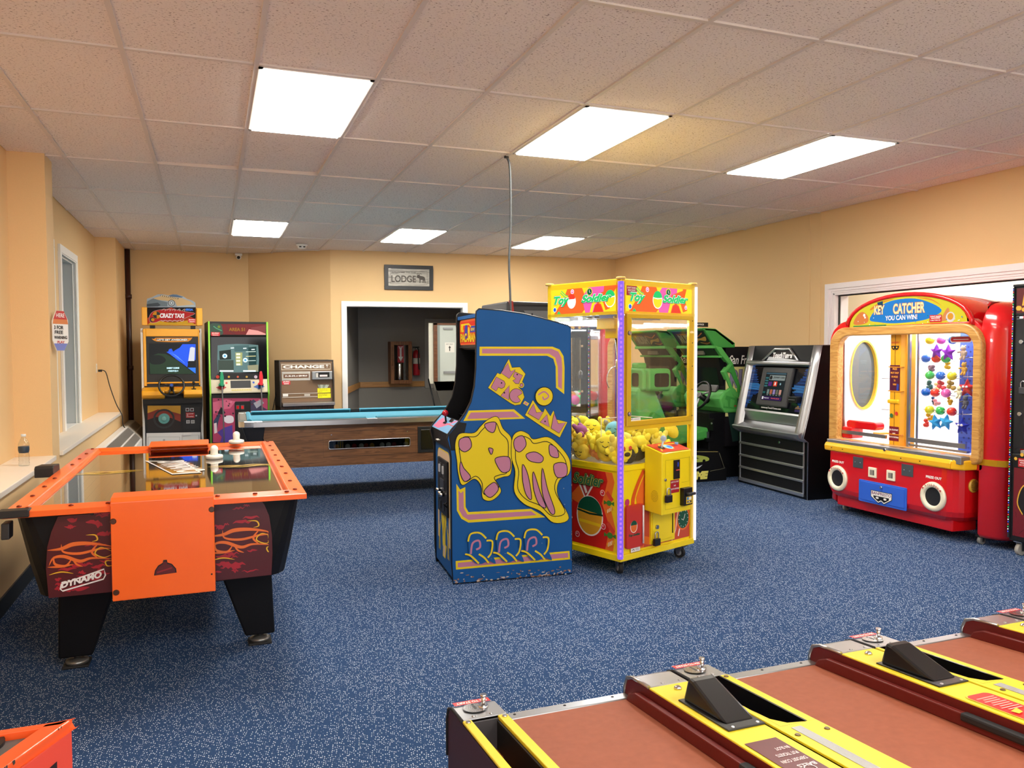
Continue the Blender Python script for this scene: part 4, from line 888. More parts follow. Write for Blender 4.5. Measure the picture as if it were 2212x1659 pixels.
# playfield
GLB = mat('#0A0B0C', .045, spec=.8, coat=1.0)
pf = t.part(B().box(-.52, .52, .1, HL - .1, .755, .782, GLB), 'playfield')
a = Art(t, (-.52, .1, .782), (1, 0, 0), (0, 1, 0)); FY, FO = mat('#F0C81E', .3, coat=.8), mat('#B5761A', .3, coat=.8)
for s in (1, -1):
    for ln in ([(.52 + s * .16, 1.07), (.52 + s * .28, 1.09), (.52 + s * .4, 1.05), (.52 + s * .52, 1.07)], [(.52 + s * .18, 1.05), (.52 + s * .3, 1.03), (.52 + s * .42, 1.09), (.52 + s * .52, 1.03)], [(.52 + s * .26, 1.02), (.52 + s * .36, 1.0), (.52 + s * .46, 1.03), (.52 + s * .52, 1.0)]):
        a.line([tuple(v) for v in smooth2(ln, 6)], .02, FY, taper=True)
    a.line([tuple(v) for v in smooth2([(.52 + s * .2, 1.07), (.52 + s * .35, 1.05), (.52 + s * .5, 1.07)], 6)], .012, FO, taper=True)
WT = mat('#F2F2F0', .3, coat=.6)
A0 = a.uv(328, 1005)
cq = [a.uv(x, y) for x, y in ((313, 996), (396, 997), (436, 1022), (372, 1026))]
a.poly(cq, WT); cc = sum((Vector(p) for p in cq), Vector((0, 0))) / 4; a.poly([tuple(cc + (Vector(p) - cc) * .86) for p in cq], mat('#0A0B0C', .1, coat=1.0))
# lettering lies along the long side of the table
A0 = Vector(cq[1]) * .5 + Vector(cq[0]) * .5
d1 = (Vector(cq[3]) - Vector(cq[0])); ang = math.degrees(math.atan2(d1.y, d1.x))
d2 = Vector(cq[1]) - Vector(cq[0]); o_ = Vector(cq[0]) + d1 * .12 + d2 * .22
a.text('DYNAMO', o_.x, o_.y, d1.length * .78, d2.length * .62, WT, .05, .0, ang)
a.done('playfield_print', parent=pf)
random.seed(5)
hs = B(); HM = mat('#050505', .3)
for ix in range(26):
    for iy in range(52): hs.add([(-.5 + ix * .04 + dx, .14 + iy * .039 + dy, .7823) for dx, dy in ((-.0012, -.0012), (.0012, -.0012), (.0012, .0012), (-.0012, .0012))], [(0, 1, 2, 3)], HM)
o = t.part(hs, 'air_hole', parent=pf); o['kind'] = 'stuff'
# rim: four rails, bent inwards
def rail(p, q, nin):
    p, q, nin = Vector(p), Vector(q), Vector(nin); u = (q - p).normalized()
    prof = [(0, .775), (0, .797), (.072, .806), (.078, .803), (.088, .785), (.1, .785), (.1, .775)]
    return [[pp + nin * d + Vector((0, 0, z)) for d, z in prof] for pp in (p, q)], prof
rl = B()
corners = [(-HW, 0), (HW, 0), (HW, HL), (-HW, HL)]
prof = [(0, .772), (0, .797), (.076, .807), (.082, .803), (.09, .786), (.098, .786), (.098, .774)]
L4 = [[Vector((cx + (d if cx < 0 else -d), cy_ + (d if cy_ < 1 else -d), z)) for d, z in prof] for cx, cy_ in corners]
for k in range(4):
    b = B(); b.loft(L4[k], L4[(k + 1) % 4], OG); rr_ = t.part(b, 'rail', .002)
BOLT = mat('#7A2A14', .3, .5)
def bolt(x, y, z=.805, m=BOLT, ax='z', r=.011): t.part(B().lathe([(r, 0), (r * .8, r * .45), (r * .2, r * .6)], (x, y, z), m, ax, 10), 'bolt')
for k in range(9): bolt(HW - .045, .09 + k * .262, .8035)
for k in (0, 1, 2, 3, 5, 6, 7, 8): bolt(-HW + .045, .09 + k * .262, .8035)
for x in (-.52, -.36, -.22, .22, .38, .52): bolt(x, .045, .8025)
# corner bracket and side unit
t.part(B().box(-HW - .012, -HW + .1, -.012, .05, .775, .806, DARK).prism([(-.02, .69), (.05, .69), (.06, .755), (-.012, .755)], 'x', -HW + .0, -HW + .03, DARK), 'corner_bracket', .004)
t.part(B().prism([(1.1, .78), (1.1, .83), (1.12, .84), (1.28, .83), (1.29, .78)], 'x', -HW - .09, -HW + .0, DARK), 'score_unit', .004)
# goal boxes
gb = B().prism([(-.022, .392), (-.022, .815), (.0, .832), (.1, .838), (.1, .812), (.0, .806), (.0, .392)], 'x', -.205, .205, OG)
gp = t.part(gb, 'goal_cover', .004)
t.part(B().prism([(2.05, .812), (2.05, .821), (2.27, .83), (2.3, .82), (2.3, .76), (2.285, .76), (2.275, .818)], 'x', -.21, .165, OG).box(-.21, -.2, 2.15, 2.27, .79, .818, OG).box(.155, .165, 2.15, 2.27, .79, .818, OG), 'goal_cover', .004)
for (x, z) in ((-.195, .735), (.195, .757), (-.19, .43)): t.part(B().lathe([(.013, 0), (.01, -.005)], (x, -.022, z), mat('#5A4438', .3, .6), 'y', 12), 'screw', parent=gp)
t.part(B().cyl((.19, 0, .47), .004, -.023, -.021, BLACK, 'y', 8), 'hole', parent=gp)
a = Art(t, (0, -.0222, .0), (1, 0, 0), (0, 0, 1)); MR = mat('#5A1218', .45)
ah = [(-.042, .488), (.048, .492), (.046, .51), (.03, .532), (.012, .54), (.010, .552), (-.004, .552), (-.007, .54), (-.025, .53), (-.038, .51)]
a.poly(ah, BLACK).poly([(x * .9, .49 + (z - .488) * .85) for x, z in ah], MR).line([(-.03, .5), (.03, .515)], .006, mat('#8C1A22', .45))
a.done('puck_slot', parent=gp)
# flame panels on the front
yf = .082
fp = Art(t, (0, yf, 0), (1, 0, 0), (0, 0, 1))
zq = lambda *p: fp.P(zp(0, 930, 3.0162, p))
outl = zq((378, 560), (1690, 440), (1722, 480), (1755, 560), (1772, 680), (1775, 800), (1768, 940), (760, 1048), (318, 1092), (300, 900), (308, 760), (335, 660))
outl = [(a_, min(b_, .768)) for a_, b_ in outl]
t.part(B().prism(outl, 'y', yf, .14, mat('#4A0F16', .35)), 'front_panel')
DKR, CRM = mat('#3E0C14', .4, coat=.3), mat('#A81C2C', .4, coat=.3)
fp.poly(outl, mat('#4E1018', .4, coat=.3))
random.seed(9)
xs = [p[0] for p in outl]; x0_, x1_ = min(xs) + .02, max(xs) - .03
zb = lambda x: .395 + .0
for k in range(110):
    x = random.uniform(x0_, x1_ - .05); z = random.choice((random.uniform(.43, .76), random.uniform(.43, .55), random.uniform(.66, .76))); l = random.uniform(.02, .09)
    pts = [(x + l * j / 6, z + random.uniform(-.006, .006)) for j in range(7)]
    if -.24 < x < .20 or pts[-1][0] > x1_ or (x < x0_ + .05 and z > .6): continue
    fp.line(pts, random.uniform(.006, .02), CRM, taper=True, up=.1)
OF, YF_ = mat('#E8702A', .4, coat=.3), mat('#E8B42A', .4, coat=.3)
for grp in ((0, 0), (1, 0)):
    S = (lambda *p: [tuple(v) for v in smooth2(zq(*p), 6)]) if grp[0] == 0 else (lambda *p: [tuple(v) for v in smooth2(zq(*[(x + 1050, y - 92) for x, y in p]), 6)])
    for ln, wd_, c_ in (((310, 780), (400, 770), (480, 740), (600, 735), (740, 755)), .022, OF), (((400, 740), (415, 790), (520, 800), (650, 770), (740, 765)), .014, OF), (((320, 880), (350, 830), (420, 820), (520, 850), (600, 830), (740, 835)), .018, OF), (((350, 820), (360, 870), (430, 880), (470, 830)), .014, OF), (((470, 830), (500, 870), (540, 885)), .01, OF), (((640, 735), (600, 790), (640, 830)), .012, OF), (((310, 890), (400, 885), (480, 870)), .012, OF), (((560, 680), (620, 680), (635, 710), (600, 722)), .008, YF_), (((740, 790), (660, 760), (620, 800), (680, 825), (740, 800)), .007, YF_), (((740, 845), (690, 850), (700, 880), (745, 875)), .007, YF_), (((320, 940), (400, 920), (480, 930)), .007, YF_):
        if grp[0] == 1: ln = tuple((x, y) for x, y in ln)
        fp.line([(min(p_[0], x1_ + .012), p_[1]) for p_ in S(*ln)] if grp[0] else S(*ln), wd_ * .8, c_, taper=True)
br = zq((400, 1000), (680, 900), (688, 940), (675, 965), (410, 1043), (395, 1030))
fp.line(br, .006, WT, closed=True)
A0 = Vector(zq((398, 1032))[0]); A1 = Vector(zq((672, 955))[0]); d1 = A1 - A0
fp.text('DYNAMO', A0.x + .002, A0.y + .003, d1.length * .98, .028, WT, .05, .25, math.degrees(math.atan2(d1.y, d1.x)))
fp.done('flame_print')
for x, z in zq((600, 540), (1507, 472)): t.part(B().lathe([(.009, 0), (.007, -.004)], (x, yf, z), BLACK, 'y', 10), 'screw')
# legs
for sx in (-1, 1):
    for y in (.38, HL - .38):
        b = B()
        top = [(sx * .22, y - .09), (sx * .46, y - .09), (sx * .46, y + .09), (sx * .22, y + .09)]; bot = [(sx * .335, y - .05), (sx * .475, y - .05), (sx * .475, y + .05), (sx * .335, y + .05)]
        b.loft([(x, yy, .40) for x, yy in top], [(x, yy, .05) for x, yy in bot], HB)
        lg = t.part(b, 'leg', .01)
        t.part(B().cyl((sx * .405, y, 0), .014, .03, .06, STEEL).lathe([(.05, .012), (.048, .025), (.02, .035)], (sx * .405, y, 0), mat('#8A8A88', .35, .8)), 'foot', parent=lg)
        t.part(B().box(sx * .405 - .055, sx * .405 + .055, y - .055, y + .055, 0, .012, RUBBER), 'foot_pad', .004, parent=lg)
# mallets
for (x, y, z, lb) in ((.004, 5.25, .783, 'white air hockey mallet lying on the dark playfield, nearer of the two'), (.152, 5.845, .808, 'white air hockey mallet standing on the far orange rail')):
    t2 = T('mallet', lb, 'mallet', (x, y, z), 0, 'air hockey mallets')
    t2.part(B().lathe([(.05, 0), (.052, .012), (.05, .022), (.035, .026), (.034, .024)], (0, 0, 0), mat('#E9E6DC', .35), n=24), 'base'); t2.part(B().lathe([(.024, .02), (.022, .04), (.024, .06), (.02, .074), (.01, .082), (.002, .084)], (0, 0, 0), mat('#E9E6DC', .35), n=20), 'knob')
# ================================================================== POOL TABLE
t = T('pool_table', 'coin pool table with wood-grain sides and pale blue cloth behind the air hockey table', 'pool table', (.22, 7.64, 0), -1.6)
PL, PD = 2.45, 1.28; WG = mk_wood('walnut_laminate', '#5A3A20', '#7B5433', .9, 'X', .4); CL = mat('#4FA3C0', .85, bump=.1, bscale=300); CDK = mat('#1D5A6A', .85)
_a = Art(t, (0, .05, 0), (1, 0, 0), (0, 0, 1)); wx0, wx1 = _a.P(zp(490, 840, 4.7064, [(1036, 560), (1862, 520)])); wx0, wx1 = wx0[0], wx1[0]; wz0, wz1 = .512, .592
t.part(B().prism([(.17, .745), (.34, .35), (wx0, .35), (wx0, wz0), (wx0, wz1), (wx0, .745)], 'y', .05, .075, WG).prism([(wx1, .745), (wx1, wz1), (wx1, wz0), (wx1, .35), (PL - .34, .35), (PL - .17, .745)], 'y', .05, .075, WG).box(wx0, wx1, .05, .075, .35, wz0, WG).box(wx0, wx1, .05, .075, wz1, .745, WG), 'side_panel'); t.part(B().prism([(.17, .745), (.34, .35), (PL - .34, .35), (PL - .17, .745)], 'y', PD - .075, PD - .05, WG), 'side_panel')
t.part(B().prism([(.08, .745), (.10, .35), (PD - .10, .35), (PD - .08, .745)], 'x', .16, .2, DARK).prism([(.08, .745), (.10, .35), (PD - .10, .35), (PD - .08, .745)], 'x', PL - .2, PL - .16, DARK).box(.16, PL - .16, .075, PD - .075, .35, .37, DARK), 'end_panel')
PB = mat('#1C1C20', .35, bump=.1, bscale=150)
for x in (0, PL):
    for y in (0, PD):
        sx, sy2 = (1 if x == 0 else -1), (1 if y == 0 else -1)
        tp = [(x + sx * a_, y + sy2 * b_, .75) for a_, b_ in ((.03, .02), (.23, .02), (.24, .2), (.03, .2))]; bt = [(x + sx * a_, y + sy2 * b_, .52) for a_, b_ in ((.1, .06), (.2, .055), (.22, .2), (.1, .2))]
        t.part(B().loft(tp, bt, PB), 'corner_pod', .01)
        b = B().loft([(x + sx * a_, y + sy2 * b_, .40) for a_, b_ in ((.18, .1), (.32, .1), (.32, .24), (.18, .24))], [(x + sx * a_, y + sy2 * b_, .0) for a_, b_ in ((.2, .12), (.3, .12), (.3, .22), (.2, .22))], PB)
        t.part(b, 'leg', .006)
t.part(B().box(.06, PL - .06, .05, PD - .05, .745, .765, mat('#3A2A20', .5)), 'slate_frame')
t.part(B().box(.1, PL - .1, .1, PD - .1, .765, .775, CL), 'bed_cloth')
RT = mat('#B98A5E', .4, var=.2, bscale=12)
CHW = mat('#CFCFD2', .28, 1.0, bump=.12, bscale=18)
for (a0, a1) in ((.13, PL / 2 - .05), (PL / 2 + .05, PL - .13)):
    for s in (0, 1):
        yy = lambda d: d if s == 0 else PD - d
        r_ = t.part(B().prism([(yy(.0), .752), (yy(.0), .795), (yy(.012), .802), (yy(.06), .802), (yy(.06), .752)], 'x', a0, a1, RT), 'rail', .003)
        t.part(B().prism([(yy(-.004), .75), (yy(-.004), .793), (yy(.012), .8045), (yy(.026), .8045), (yy(.002), .75)], 'x', a0, a1, CHW), 'metal_trim', parent=r_)
        cu = B().prism([(yy(.06), .775), (yy(.06), .812), (yy(.085), .818), (yy(.11), .808), (yy(.085), .775)], 'x', a0 + .0, a1, CL)
        t.part(cu, 'cushion', parent=r_)
        t.part(B().prism([(yy(.0865), .776), (yy(.1105), .807), (yy(.1125), .804), (yy(.09), .776)], 'x', a0 + .01, a1 - .01, CDK), 'cushion_face', parent=r_)
for s in (0, 1):
    xx = lambda d: d if s == 0 else PL - d
    r_ = t.part(B().prism([(xx(0), .752), (xx(0), .795), (xx(.012), .802), (xx(.075), .802), (xx(.075), .752)], 'y', .13, PD - .13, mat('#8C857C', .35)), 'rail', .003)
    t.part(B().prism([(xx(-.003), .75), (xx(-.003), .79), (xx(.004), .79), (xx(.004), .75)], 'y', .13, PD - .13, CHW), 'metal_trim', parent=r_)
    t.part(B().prism([(xx(.075), .775), (xx(.075), .812), (xx(.10), .818), (xx(.12), .806), (xx(.1), .775)], 'y', .14, PD - .14, CL), 'cushion', parent=r_)
for x in (0, PL):
    for y in (0, PD):
        sx, sy2 = (1 if x == 0 else -1), (1 if y == 0 else -1)
        o_ = [(x + sx * a_, y + sy2 * b_) for a_, b_ in ((.0, .05), (.012, .015), (.05, .0), (.21, .0), (.21, .055), (.13, .065), (.07, .13), (.06, .2), (0, .2))]
        t.part(B().prism([(p[0], p[1]) for p in o_], 'z', .748, .806, CHROME), 'corner_casting', .006, 'chrome corner casting')
        t.part(B().cyl((x + sx * .095, y + sy2 * .095, 0), .052, .765, .779, BLACK), 'pocket')
for s in (0, 1):
    yy = (lambda d: d) if s == 0 else (lambda d: PD - d)
    t.part(B().box(PL / 2 - .05, PL / 2 + .05, min(yy(.03), yy(.105)), max(yy(.03), yy(.105)), .765, .813 if s else .795, BLACK), 'side_pocket', .004)
    t.part(B().box(PL / 2 - .05, PL / 2 + .05, min(yy(-.004), yy(.03)), max(yy(-.004), yy(.03)), .75, .802, CHW), 'trim_bridge', .003)
# ball window
a = Art(t, (0, .05, 0), (1, 0, 0), (0, 0, 1)); zq = lambda *p: a.P(zp(490, 840, 4.7064, p))
bw_ = zq((978, 436), (1918, 392), (1915, 640), (978, 688))
xA, xB = bw_[0][0], bw_[1][0]
a.line([(xA, .437), (xA, .68), (xB, .68), (xB, .437)], .004, mat('#2C1C10', .5), closed=True); a.done('panel_joint')
t.part(B().box(wx0 - .02, wx1 + .02, .125, .135, wz0 - .02, wz1 + .02, mat('#101318', .5)).box(wx0 - .02, wx1 + .02, .076, .135, wz0 - .03, wz0 - .012, mat('#1A1C20', .5)), 'ball_window')
fr = B(); P_ = rrect(wx0, wx1, wz0, wz1, .016, 4); fr.tube([(x, .046, z) for x, z in P_], .005, CHROME, 6, True); t.part(fr, 'window_frame')
for p in zq((1063, 468), (1836, 434)): t.part(B().lathe([(.009, 0), (.006, -.004)], (p[0], .05, p[1]), CHROME, 'y', 12), 'screw')
t.part(B().box(zq((1940, 500))[0][0], zq((1940, 500))[0][0] + .2, .036, .05, .44, .70, mat('#1E2022', .35)).box(zq((1940, 500))[0][0] + .03, zq((1940, 500))[0][0] + .17, .03, .036, .47, .67, mat('#0E0F10', .2)), 'coin_mechanism', .004)
for k, (zx, zy, c, nm) in enumerate(((1120, 578, '#E89A34', 'orange'), (1235, 574, '#EDE6D4', 'white'), (1303, 570, '#B01E28', 'red'), (1375, 575, '#E8E0D0', 'cream'), (1423, 562, '#B8502A', 'rust red'), (1483, 560, '#D89A30', 'amber'), (1587, 556, '#E0D6C0', 'striped cream'), (1652, 556, '#DDD8C8', 'off-white'), (1710, 556, '#A01C24', 'dark red'), (1830, 550, '#D8D2C4', 'pale'))):
    p = zq((zx, zy))[0]; w = t.w((p[0], .10, wz0 + .014))
    b = B().ball((0, 0, 0), .0255, mat(c, .15, coat=.5), 16, 10)
    o = link(b, 'pool_ball'); o.location = w; tag(o, '%s pool ball in the pool table return window, %s from the left' % (nm, ('first', 'second', 'third', 'fourth', 'fifth', 'sixth', 'seventh', 'eighth', 'ninth', 'tenth')[k]), 'pool ball', 'pool balls in the return window')
t.part(B().box(wx0, wx1, .058, .061, wz0, wz1, mk_glass('dark_glass', (.42, .45, .47, 1), 2.)), 'window_glass')
# ================================================================== TAXI DRIVING GAME
t = T('driving_game', 'yellow and white upright taxi driving game against the far left wall', 'arcade machine', (-.475, 11.22, 0), 1.5)
TY = mat('#F0AA1E', .35, coat=.2); TW = mat('#DAD9D6', .4)
a = Art(t, (0, 0, 0), (1, 0, 0), (0, 0, 1)); S_ = 4.88
tq = lambda *p, a=a: a.P(zp(300, 620, S_, p))
pt = lambda x, y, tq=tq: tq((x, y))[0]
xl, xr = pt(28, 1000)[0], pt(672, 1000)[0]
zt_ = pt(350, 435)[1]
body = [(0.02, 0), (.85, 0), (.85, zt_ - .05), (.8, zt_), (.06, zt_), (0, 1.7), (.0, 1.05), (.0, .0)]
for s in (0, 1):
    x = xl if s == 0 else xr - .03
    t.part(B().prism(body, 'x', x, x + .03, TW), 'side_panel', .004)
t.part(B().box(xl + .03, xr - .03, .05, .85, 0, zt_ - .01, mat('#2A2A2E', .5)), 'cabinet_body')
fr = B()
x0_, x1_ = pt(62, 600)[0], pt(640, 600)[0]; m0, m1, mz0, mz1 = pt(78, 700)[0], pt(628, 700)[0], pt(350, 1000)[1], pt(350, 522)[1]
fr.box(xl + .03, m0, -.01, .06, mz0 - .05, zt_ - .01, TY).box(m1, xr - .03, -.01, .06, mz0 - .05, zt_ - .01, TY).box(m0, m1, -.01, .06, mz1, zt_ - .01, TY).box(m0, m1, -.01, .06, mz0 - .02, mz0, TY)
sc_ = t.part(fr, 'screen_surround', .006)
t.part(B().box(m0, m1, .0, .055, pt(350, 1060)[1], mz1, mat('#242527', .4)), 'monitor_bezel')
a.rect(pt(58, 0)[0], pt(634, 0)[0], pt(0, 478)[1], pt(0, 452)[1], mat('#6A1A14', .4)); a.p0 = Vector((0, -.002, 0))
a.poly(tq((135, 545), (160, 548), (175, 535), (540, 535), (565, 532), (545, 560), (520, 575), (350, 582), (190, 575), (160, 565)), mat('#E0901E', .4)).poly(tq((180, 545), (520, 545), (510, 568), (190, 568)), BLACK)
q0 = pt(188, 566); q1 = pt(512, 546); a.text("LET'S GET AWESOME!!", q0[0], q0[1], q1[0] - q0[0], q1[1] - q0[1], WHITE, .05, .2)
a.poly(tq((104, 590), (602, 590), (602, 922), (104, 922)), BLACK)
SCR = lambda c, e=.75: mat(c, .12, emit=e)
a.poly(tq((110, 600), (598, 600), (598, 916), (110, 916)), SCR('#17191A', .5)).poly(tq((118, 916), (112, 800), (150, 720), (200, 700), (280, 705), (330, 730), (400, 770), (500, 850), (590, 916)), SCR('#28412A', .6)).poly([tuple(v) for v in smooth2(tq((112, 735), (170, 718), (240, 725), (285, 770), (240, 810), (150, 815), (115, 790)), 5, True)], SCR('#1D2420', .4))
a.poly(tq((290, 685), (310, 680), (318, 655), (345, 650), (362, 682), (385, 665), (430, 640), (460, 602), (598, 602), (598, 770), (525, 770), (510, 845), (450, 800), (400, 765), (330, 710)), SCR('#1F56E6', .95)).poly(tq((515, 850), (545, 850), (598, 825), (598, 912), (560, 885)), SCR('#2F7AF2', .95)).poly(tq((540, 640), (560, 632), (592, 640), (585, 780), (520, 780)), SCR('#D8DCE6', .85)).poly(tq((512, 785), (598, 785), (598, 850), (530, 850)), SCR('#1D1F22', .4))
for k in range(5): a.line(tq((320 + k * 22, 700 + k * 14), (350 + k * 24, 695 + k * 18), (420 + k * 16, 740 + k * 16)), .003, SCR('#6FA8FF', .9))
q0 = pt(295, 864); q1 = pt(425, 844); a.text('INSERT COINS!', q0[0], q0[1], q1[0] - q0[0], q1[1] - q0[1], SCR('#C8F4FF', 1.1), .05)
q0 = pt(308, 897); q1 = pt(415, 876); a.text('CREDIT(S) 0', q0[0], q0[1], q1[0] - q0[0], q1[1] - q0[1], SCR('#C8F4FF', 1.1), .05)
# lower half
a.poly(tq((38, 1150), (672, 1150), (672, 1255), (650, 1530), (82, 1540), (45, 1255)), mat('#0E0E10', .5))
a.poly(tq((92, 1250), (440, 1250), (440, 1510), (92, 1520)), mat('#D8A21E', .4)).poly([tuple(v) for v in tq((92, 1330), (200, 1290), (300, 1300), (440, 1340), (440, 1510), (92, 1520))], mat('#8A2A14', .45)).poly(tq((92, 1400), (180, 1370), (340, 1380), (440, 1420), (440, 1510), (92, 1520)), mat('#1C1210', .5))
a.poly(tq((80, 1540), (650, 1530), (650, 1900), (80, 1900)), TW)
for r4 in ((95, 1580, 430, 1900), (455, 1560, 632, 1900)): a.line(tq((r4[0], r4[1]), (r4[2], r4[1]), (r4[2], r4[3]), (r4[0], r4[3])), .005, mat('#8E8C86', .5), closed=True)
a.poly(tq((468, 1265), (640, 1265), (640, 1495), (468, 1495)), mat('#18181A', .45))
a.poly(tq((495, 1322), (588, 1322), (586, 1378), (497, 1378)), mat('#B01A22', .4))
for s, yy in (('75c TO START', 1342), ('AND', 1356), ('75 TO CONTINUE', 1372)): q0 = pt(503, yy); a.text(s, q0[0], q0[1], .085 if s != 'AND' else .02, .012, WHITE, .03)
for (zx, zy) in ((512, 1293), (560, 1293), (518, 1420), (568, 1420)): q0 = pt(zx, zy); a.rect(q0[0] - .022, q0[0] + .022, q0[1] - .022, q0[1] + .022, mat('#B8B8BA', .3, .5)).rect(q0[0] - .014, q0[0] + .014, q0[1] - .014, q0[1] + .014, mat('#4A1A1A', .4) if zy < 1300 else mat('#8A8A88', .4))
a.done('front_print')
c0 = pt(265, 1388)
t.part(B().ring((c0[0], -.006, c0[1]), .105, .128, .008, mat('#2A2A2C', .5)).lathe([(.106, -.004), (.1, .0)], (c0[0], 0, c0[1]), mat('#3A3C3C', .6), 'y', 28), 'speaker_ring')
t.part(B().lathe([(.1, -.003), (.085, -.006), (.04, -.010)], (c0[0], 0, c0[1]), mat('#5E9C98', .5), 'y', 28), 'speaker_cone'); t.part(B().lathe([(.036, -.009), (.03, -.018), (.01, -.024)], (c0[0], 0, c0[1]), mat('#79B4AE', .4), 'y', 18), 'dust_cap')
q0 = pt(605, 1355); t.part(B().cyl((q0[0], 0, q0[1]), .01, -.012, 0, STEEL, 'y', 12), 'lock'); q0 = pt(265, 1613); t.part(B().cyl((q0[0], 0, q0[1]), .014, -.012, 0, STEEL, 'y', 12), 'lock')
q0 = pt(508, 1552); t.part(B().box(q0[0] - .05, q0[0] + .05, -.02, 0, q0[1] - .015, q0[1] + .02, TW), 'hasp', .003)
# dash, wheel, shifter
zd0, zd1 = pt(0, 1160)[1], pt(0, 1075)[1]
db = B().prism([(-.22, zd0 + .0), (-.25, zd0 + .03), (-.24, zd1 - .02), (-.03, zd1 + .02), (0, zd1 + .02), (0, zd0 - .03), (-.08, zd0 - .03)], 'x', xl + .01, pt(250, 0)[0], TY).prism([(-.22, zd0 + .0), (-.25, zd0 + .03), (-.24, zd1 - .02), (-.03, zd1 + .02), (0, zd1 + .02), (0, zd0 - .03), (-.08, zd0 - .03)], 'x', pt(450, 0)[0], xr - .01, TY).prism([(-.15, zd0 + .05), (-.18, zd0 + .07), (-.17, zd1 - .01), (0, zd1 + .02), (0, zd0 + .03)], 'x', pt(250, 0)[0], pt(450, 0)[0], TY)
ds = t.part(db, 'dashboard', .01)
t.part(B().box(xl + .02, xr - .02, -.10, 0, zd0 - .09, zd0 - .02, mat('#0E0E10', .5)), 'lower_shelf')
wc = Vector((pt(352, 1030)[0] - .005, -.27, pt(352, 1040)[1] + .012)); ti = Matrix.Rotation(R(-28), 3, 'X')
wh = B(); wp = [wc + ti @ Vector((.148 * math.cos(q_), 0, .148 * math.sin(q_))) for q_ in [2 * PI * j / 28 for j in range(28)]]; wh.tube(wp, .013, BLACK, 8, True)
for q_ in (R(10), R(170), R(255), R(285)): wh.tube([wc + ti @ Vector((.03 * math.cos(q_), 0, .03 * math.sin(q_))), wc + ti @ Vector((.142 * math.cos(q_), 0, .142 * math.sin(q_)))], .011, BLACK, 6)
wh.tube([wc + ti @ Vector((0, -.01, 0)), wc + ti @ Vector((0, .12, 0))], .028, BLACK, 12)
sw = t.part(wh, 'steering_wheel', label='black steering wheel'); t.part(B().tube([wc + ti @ Vector((0, -.012, 0)), wc + ti @ Vector((0, -.015, 0))], .02, mat('#2A4A9A', .3), 12), 'hub_badge', parent=sw)
q0 = pt(578, 1075); t.part(B().box(q0[0] - .028, q0[0] + .028, -.2, -.14, zd1 - .02, zd1 - .0, BLACK).tube([(q0[0], -.17, zd1 - .01), (q0[0], -.18, zd1 + .05)], .008, BLACK).ball((q0[0], -.18, zd1 + .07), .018, BLACK, sz=1.5), 'gear_shifter')
# topper
tz0, tz1 = pt(0, 402)[1], pt(0, 212)[1]; ta, tb = pt(22, 0)[0], pt(664, 0)[0]; tca, tcb = pt(80, 0)[0], pt(602, 0)[0]
tp = t.part(B().box(ta, tca, .0, .16, tz0, tz1, TY).box(tcb, tb, .0, .16, tz0, tz1, TY).box(tca, tcb, .02, .16, tz0, tz1, TY), 'topper_box', .006)
for u_, v_ in ((105, 160), (535, 588)): t.part(B().box(pt(u_, 0)[0], pt(v_, 0)[0], .03, .1, zt_ - .01, tz0, DARK), 'topper_bracket', parent=tp)
a = Art(t, (0, .0185, 0), (1, 0, 0), (0, 0, 1)); tq = lambda *p: a.P(zp(300, 620, S_, p)); EB = lambda c, e=.35: mat(c, .3, emit=e)
a.poly(tq((82, 214), (600, 214), (600, 398), (82, 398)), EB('#1A1010')).poly(tq((82, 398), (82, 330), (150, 300), (260, 240), (340, 216), (430, 250), (520, 300), (600, 340), (600, 398)), EB('#C8401A')).poly(tq((90, 398), (150, 350), (300, 372), (420, 368), (520, 350), (600, 398)), EB('#F2B82A'))
fl = [tuple(v) for v in smooth2(tq((110, 320), (140, 268), (200, 245), (300, 236), (420, 245), (500, 262), (590, 278), (520, 312), (440, 345), (360, 356), (240, 352), (180, 372), (125, 372)), 4, True)]
a.line(fl, .006, EB('#F4D8C8'), closed=True).poly(fl, EB('#D02828'))
for k in range(5): a.line([tuple(v) for v in smooth2(tq((240 + k * 55, 246), (262 + k * 55, 232), (285 + k * 50, 240), (272 + k * 52, 254)), 4)], .006, EB('#F4D8D0')).line([tuple(v) for v in smooth2(tq((230 + k * 50, 350), (255 + k * 50, 362), (275 + k * 50, 348)), 4)], .006, EB('#F4D8D0'))
cc = a.P(zp(300, 620, S_, [(188, 295)]))[0]; a.disc(cc[0], cc[1], .048, EB('#F0A020')).poly([(cc[0], cc[1]), (cc[0] + .048, cc[1]), (cc[0] + .034, cc[1] + .034), (cc[0], cc[1] + .048)], BLACK).poly([(cc[0], cc[1]), (cc[0] - .048, cc[1]), (cc[0] - .034, cc[1] - .034), (cc[0], cc[1] - .048)], BLACK)
cc = a.P(zp(300, 620, S_, [(140, 345)]))[0]; a.disc(cc[0], cc[1], .03, BLACK).disc(cc[0] + .008, cc[1], .02, EB('#F0A020'))
q0 = tq((222, 325))[0]; q1 = tq((478, 280))[0]; a.text('CRAZY TAXI', q0[0], q0[1], q1[0] - q0[0], q1[1] - q0[1], EB('#F6EDEA', .6), .05, .15)
q0 = tq((492, 250))[0]; q1 = tq((572, 228))[0]; a.text('SEGA', q0[0], q0[1], q1[0] - q0[0], q1[1] - q0[1], EB('#4A8AF2', .6), .06)
a.poly(tq((518, 334), (598, 334), (598, 376), (518, 376)), mat('#C01E2A', .4)); q0 = tq((526, 352))[0]; a.text('JR-PAC', q0[0], q0[1], .075, .014, WHITE, .06); q0 = tq((532, 370))[0]; a.text('VENDING', q0[0], q0[1], .065, .011, WHITE, .04)
q0 = tq((310, 375))[0]; a.text('THE STREETS', q0[0], q0[1], .1, .013, EB('#4A5A1A'), .03)
